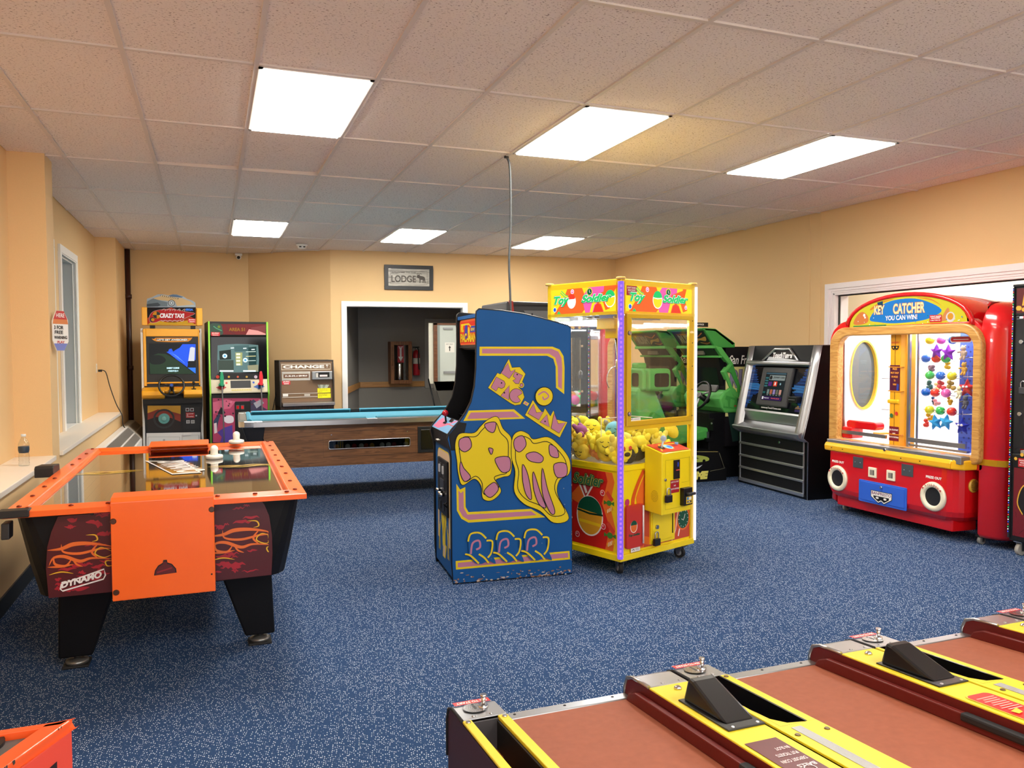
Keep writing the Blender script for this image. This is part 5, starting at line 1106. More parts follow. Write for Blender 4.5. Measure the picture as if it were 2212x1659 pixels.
a.done('topper_print', parent=tp)
co_ = [pt(*p) for p in ((80, 214), (84, 122), (122, 112), (150, 100), (200, 76), (252, 76), (310, 88), (355, 76), (400, 78), (470, 98), (505, 125), (560, 140), (596, 165), (600, 214))]
cu = t.part(B().prism(co_, 'y', .02, .03, mat('#8C9AA6', .4)), 'taxi_cutout', label='flat cut-out of a silver-gold taxi car')
a = Art(t, (0, .02, 0), (1, 0, 0), (0, 0, 1)); tq = lambda *p: a.P(zp(300, 620, S_, p))
a.poly(tq((122, 125), (220, 100), (260, 84), (300, 96), (460, 120), (540, 150), (585, 185), (400, 200), (380, 150), (320, 148), (240, 140)), mat('#B99C6C', .35)).poly(tq((84, 205), (90, 150), (150, 120), (235, 145), (300, 160), (300, 205)), mat('#5E6E78', .35)).poly(tq((225, 84), (420, 118), (415, 130), (232, 98)), mat('#5A4A2E', .4)).poly(tq((310, 92), (360, 80), (400, 82), (465, 104), (450, 112), (330, 100)), mat('#3E5A78', .2)).poly(tq((84, 180), (200, 165), (230, 190), (200, 206), (84, 208)), mat('#2E3A44', .4))
for k in range(9): a.poly(tq((235 + k * 20, 88 + k * 3.4), (245 + k * 20, 90 + k * 3.4), (245 + k * 20, 98 + k * 3.4), (235 + k * 20, 96 + k * 3.4)), mat('#E2D4AC', .4), up=.1)
cc = tq((344, 168))[0]; a.disc(*cc, .042, mat('#1E2226', .5)).disc(*cc, .034, mat('#B8C2C8', .3)).disc(*cc, .024, mat('#6A7880', .3)).disc(*cc, .01, mat('#D8DEE2', .3)).poly(tq((400, 200), (585, 188), (598, 208), (400, 212)), mat('#9AA8B2', .35))
a.done('taxi_print', parent=cu)
# ================================================================== LIGHT-GUN GAME
t = T('gun_game', 'black light-gun arcade game with lime green edges and two tethered pistols', 'arcade machine', (.345, 11.05, 0), 3.5)
a = Art(t, (0, 0, 0), (1, 0, 0), (0, 0, 1)); tq = lambda *p, a=a: a.P(zp(440, 690, 6.144, p)); pt = lambda x, y, tq=tq: tq((x, y))[0]
GE = mat('#8FD84A', .4); xa, xb = pt(62, 400)[0], pt(858, 400)[0]; zt_ = pt(400, 30)[1]
zc1, zc0 = pt(0, 800)[1], pt(0, 985)[1]
pf_ = [(0, zt_), (0.0, zc1), (-.06, zc0 + .02), (-.06, zc0 - .03), (-.02, zc0 - .06), (0, 0), (.8, 0), (.8, zt_)]
for x in (xa, xb - .022):
    s_ = t.part(B().prism([(p[0] + .006, p[1]) for p in pf_], 'x', x, x + .022, mat('#17130F', .5)), 'side_panel')
    t.part(B().tube([(x + .011, p[0], p[1]) for p in pf_[:6]], .011, GE, 8), 'edge_trim', parent=s_)
t.part(B().box(xa + .02, xb - .02, .04, .78, 0, zt_ - .02, DARK), 'cabinet_body')
t.part(B().box(xa + .02, xb - .02, .0, .05, pt(0, 205)[1], zt_, BLACK), 'marquee_box')
t.part(B().box(xa + .02, xb - .02, .0, .04, 0, zc0 - .02, mat('#17171A', .4)), 'front_panel')
a.poly(tq((92, 62), (822, 62), (822, 205), (92, 200)), mat('#B0484A', .35, emit=.12)).poly([tuple(v) for v in smooth2(tq((92, 62), (220, 62), (250, 130), (245, 200), (92, 200)), 4, True)], mat('#1E3E2E', .35)).disc(*pt(202, 98), .024, mat('#1C4A38', .4)).disc(*pt(202, 98), .017, mat('#A8C04A', .3, emit=.2)).line(tq((130, 90), (170, 120), (240, 150)), .012, mat('#3E8A62', .4))
a.poly(tq((620, 110), (822, 75), (822, 205), (700, 200)), mat('#6A2224', .4)).poly(tq((600, 130), (720, 150), (822, 190), (822, 205), (560, 204)), mat('#D88A88', .35)).line(tq((300, 60), (320, 140), (420, 200)), .006, mat('#3A1416', .4))
q0 = pt(335, 155); a.text('AREA 51', q0[0], q0[1], .2, .045, mat('#D8A03A', .35, emit=.2), .03)
a.poly(tq((98, 168), (215, 172), (214, 220), (100, 218)), mat('#C81E2A', .4)); q0 = pt(108, 192); a.text('JR-PAC', q0[0], q0[1], .085, .016, WHITE, .06); q0 = pt(112, 213); a.text('VENDING', q0[0], q0[1], .075, .012, WHITE, .04)
gl = mat('#101214', .08)
a.poly(tq((98, 235), (828, 235), (838, 790), (98, 795)), gl)
sc = tq((185, 345), (300, 330), (450, 325), (600, 330), (722, 340), (735, 520), (725, 697), (450, 703), (188, 697), (180, 520))
a.poly(sc, SCR('#6E9090', .55)).poly(tq((190, 540), (395, 540), (400, 695), (192, 695)), SCR('#4A5A50', .5)).poly(tq((205, 420), (360, 400), (365, 530), (212, 535)), SCR('#2C3832', .45)).poly(tq((420, 440), (512, 440), (512, 610), (428, 612)), SCR('#B4B878', .7)).poly(tq((400, 350), (600, 340), (600, 420), (410, 425)), SCR('#54787A', .5)).poly(tq((590, 370), (700, 360), (700, 610), (600, 610)), SCR('#2E5050', .5)).poly(tq((580, 610), (725, 600), (722, 690), (590, 690)), SCR('#A8A888', .6))
for (zx, zy) in ((458, 462), (458, 505), (458, 550), (460, 597)): q0 = pt(zx, zy); a.rect(q0[0] - .025, q0[0] + .025, q0[1] - .012, q0[1] + .012, SCR('#E8F0D8', .9))
for (zx, zy) in ((280, 485), (552, 540)): q0 = pt(zx, zy); a.disc(*q0, .03, SCR('#D8F0F8', 1.0)).disc(*q0, .015, SCR('#5AA8D8', .9))
for (y_, c_) in ((430, '#D8ECDC'), (490, '#E8E0A0'), (550, '#C8E0D8')): a.line(tq((560, y_), (690, y_ - 4)), .008, SCR(c_, .9))
for (zx, zy) in ((380, 380), (545, 385), (655, 400)): a.line(tq((zx - 22, zy), (zx + 22, zy - 2)), .012, SCR('#F0FFFF', 1.0))
for (u_, v_) in ((212, 395), (522, 690)): a.poly(tq((u_, 674), (v_, 674), (v_, 694), (u_, 694)), SCR('#E8F4F4', .9))
a.poly(tq((190, 715), (740, 712), (800, 790), (130, 795)), mat('#141416', .3))
for (zx, c_) in ((185, '#C83A2A'), (333, '#D8A83A'), (452, '#C8583A'), (570, '#C8A04A'), (690, '#C8B8C8')): q0 = pt(zx, 762); a.disc(*q0, .022 if zx in (185, 690) else .014, mat(c_, .4), 12)
# lower artwork: pink/purple shapes
zz = lambda *p: tq(*p)
a.poly(tq((118, 1045), (870, 1045), (865, 1640), (124, 1630)), mat('#A83A5E', .4)).poly(tq((120, 1100), (300, 1060), (420, 1090), (350, 1180), (200, 1200), (130, 1260)), mat('#C8607E', .4)).poly(tq((180, 1500), (260, 1440), (380, 1400), (390, 1630), (215, 1630), (240, 1560)), mat('#4E3A92', .4)).poly(tq((600, 1100), (660, 1060), (780, 1160), (850, 1200), (610, 1220)), mat('#3A3450', .4)).poly(tq((660, 1110), (760, 1060), (800, 1110), (700, 1180)), mat('#9A9AA6', .4))
a.poly([tuple(v) for v in smooth2(tq((262, 1310), (300, 1278), (360, 1275), (395, 1300), (392, 1360), (330, 1378), (280, 1360)), 4, True)], mat('#D8D2DC', .4)).poly(tq((130, 1350), (200, 1240), (220, 1270), (190, 1370), (175, 1500), (140, 1510)), mat('#2E3A5A', .4)).poly(tq((185, 1250), (230, 1160), (290, 1240), (250, 1260)), mat('#16121C', .4)).poly(tq((135, 1380), (170, 1370), (180, 1500), (140, 1515)), mat('#D8C8CC', .4))
random.seed(4)
for k in range(26): q0 = pt(random.uniform(130, 850), random.uniform(1060, 1300)); a.disc(q0[0], q0[1], random.uniform(.004, .014), random.choice((mat('#5A1830', .4), mat('#2A1426', .4), mat('#D88098', .4))), 7, up=.05)
a.done('front_print')
cdp = t.part(B().prism(rrect(pt(390, 0)[0], pt(600, 0)[0], .1, pt(0, 1100)[1], .02), 'y', -.02, .01, BLACK), 'coin_door', .004)
for zx in (450, 512):
    q0 = pt(zx, 1165); t.part(B().box(q0[0] - .022, q0[0] + .022, -.026, -.02, q0[1] - .03, q0[1] + .03, mat('#6A6A6C', .3, .6)).box(q0[0] - .015, q0[0] + .015, -.03, -.026, q0[1] - .02, q0[1] + .02, mat('#D81E1E', .3, emit=.5 if zx == 450 else 0.)), 'coin_slot', parent=cdp)
cp = t.part(B().prism([(-.055, zc0), (-.055, zc0 + .02), (.0, zc1), (.05, zc1 + .02), (.05, zc0)], 'x', xa + .022, xb - .022, mat('#CFC6AC', .45)), 'control_panel', .003)
sl = Vector((0, .055, zc1 - zc0 - .02)).normalized(); a = Art(t, (xa + .022, -.055, zc0 + .02), (1, 0, 0), sl); w = xb - xa - .044; l_ = math.hypot(.055, zc1 - zc0 - .02)
a.rect(w * .34, w * .70, l_ * .28, l_ * .88, mat('#3A3C3E', .7, bump=.4, bscale=200)).poly([(w * .08, l_ * .35), (w * .18, l_ * .55), (w * .27, l_ * .35), (w * .18, l_ * .12)], mat('#B83A3A', .4)).poly([(w * .74, l_ * .35), (w * .84, l_ * .55), (w * .95, l_ * .35), (w * .84, l_ * .15)], mat('#2A5AA8', .4)).disc(w * .27, l_ * .7, .014, mat('#D03A3A', .3)).disc(w * .75, l_ * .7, .014, mat('#2A5AC8', .3))
for k in range(12): a.poly([(w * (.35 + .03 * k), l_ * .08), (w * (.365 + .03 * k), l_ * .2), (w * (.38 + .03 * k), l_ * .08)], mat('#C8B83A', .4), up=.1)
a.done('panel_print', parent=cp)
for (zx, c, nm) in ((235, '#1E9A6A', 'green'), (750, '#E02A34', 'red')):
    x = pt(zx, 800)[0]; z1_ = pt(0, 738)[1]; z0_ = pt(0, 895)[1]; m_ = mat(c, .35)
    hs = t.part(B().box(x - .03, x + .03, -.09, -.03, z0_, z0_ + .03, DARK), 'holster')
    p = t.w((x, -.1, z0_ + .01)); t2 = T('light_gun', '%s plastic pistol standing in its holster on the gun game' % nm, 'toy gun', tuple(p), 3.5)
    t2.part(B().prism([(-.02, .0), (.02, .0), (.022, .12), (.012, .175), (-.018, .175), (-.026, .11)], 'y', -.02, .02, m_), 'body', .005)
    t2.part(B().box(-.012, .012, -.014, .014, .165, .185, m_).prism([(-.016, .05), (-.045, .02), (-.04, .0), (-.015, .02)], 'y', -.012, .012, m_), 'barrel', .003)
    t2.part(B().tube(smooth2([(0, 0, .005), (0, -.02, -.12), (.005, -.04, -.4), (.01, -.03, -.7), (.012, .05, -.78)], 5), .009, mat('#77777C', .35, .6), 8), 'cable')
# ================================================================== CHANGE MACHINE
t = T('change_machine', 'brown money change machine on a dark wood stand before the diagonal wall', 'change machine', (.86, 10.98, 0), 5)
a = Art(t, (0, 0, 0), (1, 0, 0), (0, 0, 1)); tq = lambda *p: a.P(zp(580, 760, 11.85, p)); pt = lambda x, y: tq((x, y))[0]
DB = mat('#3A332E', .45); BN = mat('#7A6048', .45)
xa, xb = pt(290, 800)[0], pt(1690, 800)[0]; z0_, zt_ = pt(800, 1400)[1], pt(800, 215)[1]
t.part(B().prism([(0, z0_), (.0, z0_ + .35), (.05, zt_), (.42, zt_), (.42, z0_)], 'x', xa, xa + .018, DB).prism([(0, z0_), (.0, z0_ + .35), (.05, zt_), (.42, zt_), (.42, z0_)], 'x', xb - .018, xb, DB).box(xa, xb, .045, .42, zt_ - .018, zt_, DB).box(xa, xb, .05, .42, z0_, z0_ + .02, DB), 'housing', .003)
t.part(B().box(xa + .018, xb - .018, .05, .06, z0_ + .02, zt_ - .018, BN), 'face_panel')
a.p0 = Vector((0, .05, 0))
def rc(x0, y0, x1, y1, m, d=0): 
    (u0, v0), (u1, v1) = pt(x0, y1), pt(x1, y0); a.rect(u0, u1, v0, v1, m); return u0, u1, v0, v1
rc(330, 298, 1590, 470, mat('#C8BCA8', .4)); rc(345, 318, 1578, 450, BN)
u0, u1, v0, v1 = rc(350, 430, 1400, 330, BN); q0 = pt(372, 428); q1 = pt(1425, 335); a.text('CHANGE', q0[0], q0[1], q1[0] - q0[0], q1[1] - q0[1], WHITE, .045)
q0 = pt(1470, 355); a.rect(q0[0], q0[0] + .03, q0[1], q0[1] + .012, WHITE).rect(q0[0] + .01, q0[0] + .022, q0[1] - .022, q0[1] - .01, WHITE)
rc(345, 500, 1065, 740, mat('#D8D4CC', .25, .6)); rc(380, 550, 1030, 690, mat('#B8B0A0', .3, .5)); rc(385, 565, 1025, 672, mat('#6A4630', .4))
q0 = pt(425, 645); q1 = pt(990, 590); a.text('$1, $5, $10, or $20 BILLS', q0[0], q0[1], q1[0] - q0[0], q1[1] - q0[1], WHITE, .06)
rc(350, 745, 555, 842, mat('#D82A38', .4)); q0 = pt(372, 790); a.text('JR-PAC', q0[0], q0[1], .085, .018, WHITE, .07); q0 = pt(385, 832); a.text('VENDING', q0[0], q0[1], .07, .014, WHITE, .05)
for k in range(4): q0 = pt(1330 + k * 45, 930); a.poly([(q0[0] - .02, q0[1]), (q0[0] + .02, q0[1]), (q0[0] + .03 + (k - 1.5) * .012, q0[1] + .045), (q0[0] - .02 + (k - 1.5) * .014, q0[1] + .05)], mat('#B8C0B0' if k % 2 else '#8A9284', .5))
rc(1255, 925, 1585, 1050, mat('#F4EE1E', .5)); rc(1262, 1060, 1592, 1185, mat('#F4EE1E', .5))
for (y_, s_) in ((960, 'PLEASE SEE DESK TO'), (995, 'CHANGE $50 OR $100'), (1032, 'BILLS'), (1095, 'PLEASE SEE DESK TO'), (1125, 'REFUNDS OR CREDIT'), (1160, 'ASK US')): q0 = pt(1280, y_); a.text(s_, q0[0], q0[1], .12 if len(s_) > 7 else .05, .009, mat('#8A7A1A', .5), .02)
for y_ in (1058, 1150): rc(355, y_, 1255, y_ + 12, mat('#D8D0C4', .4))
rc(365, 1075, 500, 1145, mat('#E8E4DC', .4)); rc(915, 1078, 1060, 1130, mat('#C8C0B4', .4))
a.done('face_print')
q0 = pt(1100, 710); q1 = pt(1610, 495)
bv = t.part(B().box(q0[0], q1[0], -.005, .05, q0[1], q1[1], mat('#A8AEB4', .3, .8)), 'bill_validator', .005)
t.part(B().box(q0[0] + .045, q1[0] - .04, -.008, -.004, q0[1] + .03, q1[1] - .012, BLACK).box(q0[0] + .048, q0[0] + .08, -.011, -.008, q0[1] + .03, q1[1] - .02, mat('#C8C4BC', .4)).box(q0[0] + .1, q1[0] - .07, -.011, -.008, q0[1] + .04, q0[1] + .065, mat('#E8D8D8', .4)), 'bill_slot', parent=bv)
q0 = pt(345, 1395); q1 = pt(1670, 1250)
t.part(B().prism([(-.03, q0[1]), (-.03, q0[1] + .04), (.05, q1[1]), (.05, q0[1])], 'x', q0[0], q1[0], CHW), 'coin_tray', .003)
t.part(B().box(xa + .005, xb - .005, .02, .42, 0, z0_, mk_wood('dark_stand', '#2A1810', '#46291C', 1, 'Z')), 'stand', .004)
t = T('power_cord', 'thin black cord running down from the left side of the change machine', 'cord', (.845, 11.3, 0))
t.part(B().tube(smooth2([(.0, 0, 1.02), (-.04, .0, .8), (-.1, 0, .5), (-.16, 0, .1), (-.1, 0, .01)], 5), .006, BLACK, 6), 'cable')
# ================================================================== ORANGE CABINET CORNER (bottom left)
t = T('orange_cabinet', 'chipped orange metal game cabinet corner at the bottom left edge of the photo', 'arcade machine', (-.318, 2.041, 0))
OM = mat('#F05A22', .4, coat=.2, var=.1, bscale=5); OMD = mat('#DE4A38', .45, var=.1, bscale=4)
A0, A1 = Vector((0, 0)), Vector((-.413 + .318, 1.848 - 2.041)); dd_ = (A1 - A0) * 2.2; E1 = A0 + dd_; Wd = -.75
t.part(B().loft([(0, 0, .575), (E1.x, E1.y, .575), (Wd, E1.y, .575), (Wd, 0, .575)], [(.0, 0, .0), (E1.x, E1.y, 0), (Wd, E1.y, 0), (Wd, 0, 0)], OMD), 'body', .004)
nx = dd_.normalized(); inn = Vector((nx.y, -nx.x)); inn = inn if inn.x < 0 else -inn
t.part(B().prism([(0, 0), (E1.x, E1.y), (E1.x + inn.x * .045, E1.y + inn.y * .045), (inn.x * .045 + nx.x * .03, inn.y * .045 + nx.y * .03)], 'z', .575, .6, OM).prism([(0, 0), (-.02, -.022), (Wd, -.022), (Wd, 0)], 'z', .575, .6, OM), 'rim', .003)
t.part(B().prism([(-.03, -.03), (-.075, -.125), (Wd, -.125), (Wd, -.03)], 'z', .57, .585, mat('#5A5856', .5)), 'deck_panel')
t.part(B().prism([(-.085, -.13), (E1.x - .05, E1.y), (Wd, E1.y), (Wd, -.13)], 'z', .57, .592, OM), 'lower_deck', .003)
t.part(B().ring((-.17, -.045, .587), .03, .045, .006, BLACK, 'z').cyl((-.17, -.045, 0), .03, .584, .589, mat('#E8981E', .4)), 'button')
random.seed(2); g = B()
for k in range(14):
    f_ = random.uniform(.05, .95); p = A0 + dd_ * f_; s_ = random.uniform(.003, .009)
    g.add([(p.x + .0012, p.y, .602), (p.x + .0012 + nx.x * s_, p.y + nx.y * s_, .602), (p.x + nx.x * s_ * .6 + .0015, p.y + nx.y * s_ * .6, .6 - s_), (p.x + .0015, p.y, .6 - s_ * .7)], [(0, 1, 2, 3)], mat('#33302C', .7))
o = t.part(g, 'paint_chip'); o['kind'] = 'stuff'
p0_ = A0 + dd_ * .12; p1_ = A0 + dd_ * .9
t.part(B().add([(p0_.x + .001, p0_.y, .53), (p0_.x + .001, p0_.y, .3), (p1_.x + .001, p1_.y, .3), (p1_.x + .001, p1_.y, .5)], [(0, 1, 2, 3)], mat('#241418', .6)), 'side_opening')
# ================================================================== JUKEBOX
t = T('jukebox', 'black and brushed silver touchscreen jukebox leaning by the right wall next to the red cabinet', 'jukebox', (5.335, 6.03, 0), -3.2)
JW = 1.16       # local x: depth towards the wall, local y: width away from the camera
SV = mat('#A9AAAC', .34, .85, bump=.05, bscale=60); SVL = mat('#C4C5C8', .28, .9); BKJ = mat('#101012', .5, spec=.2, bump=.2, bscale=500); BKS = mat('#09090B', .4, spec=.25)
near = lambda *p: [(h.x, max(0, h.z)) for h in [t.hit(x, y, (0, 0, 0), (0, 1, 0)) for x, y in p]]
z4 = lambda *p: zp(1590, 740, 4.738, p)
top_z = 1.495
pr_s = [(0.0, .0), (.0, .56), (-.055, .60), (-.03, .69), (.0, .80), (.07, 1.10), (.12, 1.35), (.15, top_z), (.60, top_z), (.60, 0)]
for y in (0, JW - .03): t.part(B().prism(pr_s, 'y', y, y + .03, BKS), 'side_panel', .004)
t.part(B().tube([(p[0] - .001, -.002, p[1]) for p in pr_s[:9]], .004, SVL, 6), 'side_trim')
t.part(B().box(.03, .60, .03, JW - .03, .02, .80, BKS).box(.16, .60, .03, JW - .03, .80, top_z - .01, BKS), 'cabinet_body')
# silver side wings (crescent shaped)
inner = [(.0, .56), (-.055, .60), (-.04, .66), (-.015, .76), (.05, 1.05), (.10, 1.3), (.135, top_z - .002)]
outer = [(.03, .56), (.03, .60), (.06, .7), (.08, .8), (.12, 1.05), (.15, 1.3), (.18, top_z - .002)]
for (y0, y1, s) in ((.006, .10, 1), (JW - .10, JW - .006, -1)):
    b = B(); n = len(inner); off = lambda k: -.028 - .012 * math.sin(PI * k / (n - 1))
    rows = []
    for k in range(n):
        x, z = inner[k]
        ya, yb = (y0, y1) if s == 1 else (y1, y0)
        wd = (.135 - .05 * k / (n - 1)) * s
        rows.append([Vector((x + .012, ya, z)), Vector((x + off(k) , ya + wd * .25, z)), Vector((x + off(k), ya + wd * .75, z)), Vector((x + .02, ya + wd, z))])
    vs = [v for r in rows for v in r]; fs = [(4 * k + j, 4 * k + j + 1, 4 * k + j + 5, 4 * k + j + 4) for k in range(n - 1) for j in range(3)] + [(0, 1, 2, 3), (4 * n - 4, 4 * n - 3, 4 * n - 2, 4 * n - 1)]
    b.add(vs, fs, SV, True); t.part(b, 'side_wing', label='brushed silver curved side wing')
# shelf
t.part(B().prism([(.0, .555), (-.085, .60), (-.10, .635), (-.075, .645), (.035, .70), (.05, .79), (.06, .79), (.06, .555)], 'y', .02, JW - .02, SV), 'shelf', .006)
t.part(B().prism([(.045, .70), (.055, .83), (.012, .83), (.0, .80), (.022, .70)], 'y', .09, JW - .09, SVL), 'shelf_lip', .003)
# screen glass area
e0, e1 = Vector((.005, 0, .82)), Vector((.115, 0, 1.285)); up_ = (e1 - e0).normalized(); hgt = (e1 - e0).length; wid = JW - .19
t.part(B().prism([(e0.x, e0.z), (e1.x, e1.z), (e1.x + .04, e1.z), (e0.x + .04, e0.z)], 'y', .085, JW - .085, mat('#0A0C12', .12, coat=.6)), 'display_glass')
a = Art(t, (e0.x, JW - .095, e0.z), (0, -1, 0), up_)
random.seed(6)
for side_ in (0, 1):
    for k in range(44):
        v_ = .01 + k * hgt / 45; w_ = (.07 + .16 * math.exp(-((k - 22) / 9) ** 2) * random.uniform(.6, 1.1) + random.uniform(-.01, .03)) if 3 < k < 42 else .05
        c_ = mat(random.choice(('#1E4E9E', '#2A6AC4', '#183C7C')) if abs(k - 22) > 3 else '#4AA0F0', .25, emit=.45)
        if side_ == 0: a.rect(0.0, w_, v_, v_ + .005, c_, up=.05)
        else: a.rect(wid - w_, wid, v_, v_ + .005, c_, up=.05)
q = lambda *p: a.P(z4(*p))
fr = q((300, 262), (640, 272), (565, 668), (228, 632))
x0, x1 = .24, .72; v0, v1 = .045, .44
a.done('waveform_print')
mf = t.part(B().prism([(0, 0), (.50, 0), (.50, .41), (0, .41)], 'z', 0, .035, mat('#2C2D30', .4)), 'tablet_frame', .012)
rot = Matrix((( Vector((0, -1, 0))), up_, Vector((0, -1, 0)).cross(up_))).transposed().to_4x4()
rot.translation = Vector((e0.x, JW - .095 - x0, e0.z)) + up_ * v0; mf.matrix_local = rot
a = Art(t, (e0.x, JW - .095 - x0, e0.z) , (0, -1, 0), up_); a.p0 = a.p0 + up_ * (v0 + .01) + a.u * .022 + a.n * .036
E1_ = lambda c, e=.6: mat(c, .25, emit=e)
a.rect(.06, .395, .05, .345, E1_('#16262C', .35)).rect(.065, .39, .325, .34, E1_('#3A5A6A')).rect(.13, .385, .262, .315, E1_('#8E9A98', .5)).disc(.155, .288, .022, E1_('#1C1E20')).text('JOHNNY CASH', .195, .278, .18, .024, E1_('#1A2022'), .03)
for k in range(4): a.rect(.068, .12, .275 - k * .028, .292 - k * .028, E1_('#3A7A80', .4))
a.rect(.13, .19, .20, .245, E1_('#5A2A7A', .5)).rect(.215, .275, .20, .25, E1_('#D8402A', .7)).rect(.235, .255, .21, .242, E1_('#F0E8E0', .7)).disc(.33, .225, .012, E1_('#8AB0B8'))
for k, c in enumerate(('#7A8A88', '#B86A4A', '#9A8AC0', '#6A6A5A', '#D09A8A')): a.rect(.135 + k * .05, .172 + k * .05, .115, .165, E1_(c, .5)).rect(.14 + k * .05, .167 + k * .05, .104, .108, E1_('#A8B8B8'))
a.rect(.06, .395, .052, .09, E1_('#3A1E5A', .45)).rect(.075, .1, .057, .086, E1_('#E8E8E8')).text('Background', .11, .065, .08, .014, E1_('#E8E8E8', .7), .02).text('Recently played', .23, .065, .13, .013, E1_('#F06A5A', .7), .02).rect(.07, .115, .12, .14, E1_('#2A6A6A', .4))
a.done('screen_image', parent=None)
a = Art(t, (e0.x, JW - .095, e0.z), (0, -1, 0), up_); a.text('www.myTouchTunes.com', .30, .016, .33, .026, WHITE, .04)
a.rect(.845, .925, .02, .045, mat('#3A2A6A', .4, emit=.2)).poly([(.84, .05), (.885, .085), (.93, .05)], mat('#C8A040', .4, emit=.2)).text('PULSE', .85, .055, .065, .014, mat('#3A2A6A', .4), .04)
a.done('lettering')
t.part(B().box(-.03, .04, JW - .095 - .92, JW - .095 - .80, .93, .99, BLACK).box(-.04, -.03, JW - .095 - .91, JW - .095 - .81, .955, .962, mat('#3A3A3E', .3)), 'card_reader', .004)
# silver bar and top panel
t.part(B().prism([(.085, 1.28), (.05, 1.30), (.055, 1.33), (.10, 1.34)], 'y', .06, JW - .06, SVL), 'cross_bar', .006)
t.part(B().prism([(.105, 1.33), (.145, top_z), (.17, top_z), (.15, 1.33)], 'y', .05, JW - .05, BKJ), 'top_panel')
e0b = Vector((.104, 0, 1.335)); up2 = (Vector((.144, 0, top_z)) - e0b).normalized()
a = Art(t, (e0b.x - .001, JW - .05, e0b.z), (0, -1, 0), up2)
arch = [(.25, 0), (.42, .125), (.66, .125), (.83, 0)]
a.poly([(.27, 0), (.43, .115), (.65, .115), (.81, 0)], mat('#1A1B1E', .15, coat=.5)).poly([tuple(v) for v in smooth2([(.33, .045), (.5, .035), (.8, .01), (.8, 0), (.3, 0)], 4)], mat('#C8CCD0', .3)).text('TouchTunes', .39, .03, .32, .06, mat('#F2F2F4', .3), .05)
a.done('brand_print')
t.part(B().tube([tuple(a.p3(u_, v_, .008)) for u_, v_ in arch], .013, SVL, 8), 'arch_trim')
# grille base with silver bands
t.part(B().box(-.004, .03, .055, JW - .055, .05, .56, BKJ), 'grille')
for z in (.025, .165, .295, .43): t.part(B().box(-.018, .0, .04, JW - .04, z, z + .024 + (.012 if z < .1 else 0), SVL), 'band', .004)
for y in (.04, JW - .06): t.part(B().box(-.012, .0, y, y + .02, .03, .56, SVL), 'band', .003)
t.part(B().cyl((0, .42, .515), .012, -.018, -.004, CHROME, 'x', 12), 'lock')
t.part(B().box(.02, .58, .02, JW - .02, 0, .03, BLACK), 'plinth')
# ================================================================== RED KEY-MASTER STYLE PRIZE CABINET
KC = T('prize_cabinet', 'big rounded red prize cabinet with a wood-framed window on the right', 'prize machine', (5.13, 4.28, 0), 0)
t = KC; RED = mat('#D01218', .22, coat=.6, bump=.02, bscale=6); YK = mat('#F5B81C', .3, coat=.3)
# local: x depth (to the wall), y away from the camera; y 0 near .. 1.26
# base box
bp = rrect(0, .30, -.04, 1.26, (.13, .02, .02, .04), 5)
zb = [(.20, 1.0), (.17, .985)]
def base_ring(z, ins): return [Vector((max(x, 0) + ins if x < .15 else x, y + (ins if y < .6 else -ins), z)) for x, y in bp]
b = B()
r0, r1, r2, r3 = base_ring(.15, .05), base_ring(.19, .012), base_ring(.23, 0), base_ring(.56, 0)
b.loft(r0, r1, RED, False).loft(r1, r2, RED, False).loft(r2, r3, RED, False).add(r3, [tuple(range(len(r3)))], RED).add(r0, [tuple(range(len(r0)))], RED)
for i in range(len(b.sm)): b.sm[i] = False
t.part(b, 'front_box', .012)
t.part(B().prism([(.07, .05), (.30, .03), (.30, 1.24), (.07, 1.22)], 'z', .07, .17, RED), 'skirt', .01)
# main body: shell with a big window opening
BY0, BY1, DX0, DX1 = -.33, 1.40, .12, .86
def end_block(ya, yb, xa, xb, z0, ztop, rc, rt, sgn):
    b = B(); rings = []
    for k in range(12):
        if k == 0: z, ins = z0, .03
        elif k == 1: z, ins = z0 + .03, 0
        elif k == 2: z, ins = ztop - rt, 0
        else: q_ = PI / 2 * (k - 2) / 9; z, ins = ztop - rt + rt * math.sin(q_), rt * (1 - math.cos(q_))
        ins = min(ins, rt * .96); r_ = max(rc - ins * .3, .02)
        lo, hi = (ya + ins, yb) if sgn < 0 else (ya, yb - ins)
        x_ = xa + ins * .75
        rad = (r_, .01, .01, .01) if sgn < 0 else (.01, .01, .01, r_)
        rings.append([Vector((x, y, z)) for x, y in rrect(x_, xb, lo, hi, rad, 8)])
    n = len(rings[0])
    vs = [v for r in rings for v in r]; b.add(vs, [(i * n + j, i * n + (j + 1) % n, (i + 1) * n + (j + 1) % n, (i + 1) * n + j) for i in range(11) for j in range(n)], RED, True)
    b.add(rings[0], [tuple(range(n))], RED); b.add(rings[-1], [tuple(range(n))], RED)
    return b
t.part(end_block(BY0, -.10, .14, DX1, .06, 1.80, .17, .22, -1), 'near_end', 0, 'rounded glossy red end of the cabinet')
t.part(end_block(1.33, BY1 + .04, .16, DX1, .06, 1.72, .1, .2, 1), 'far_end')
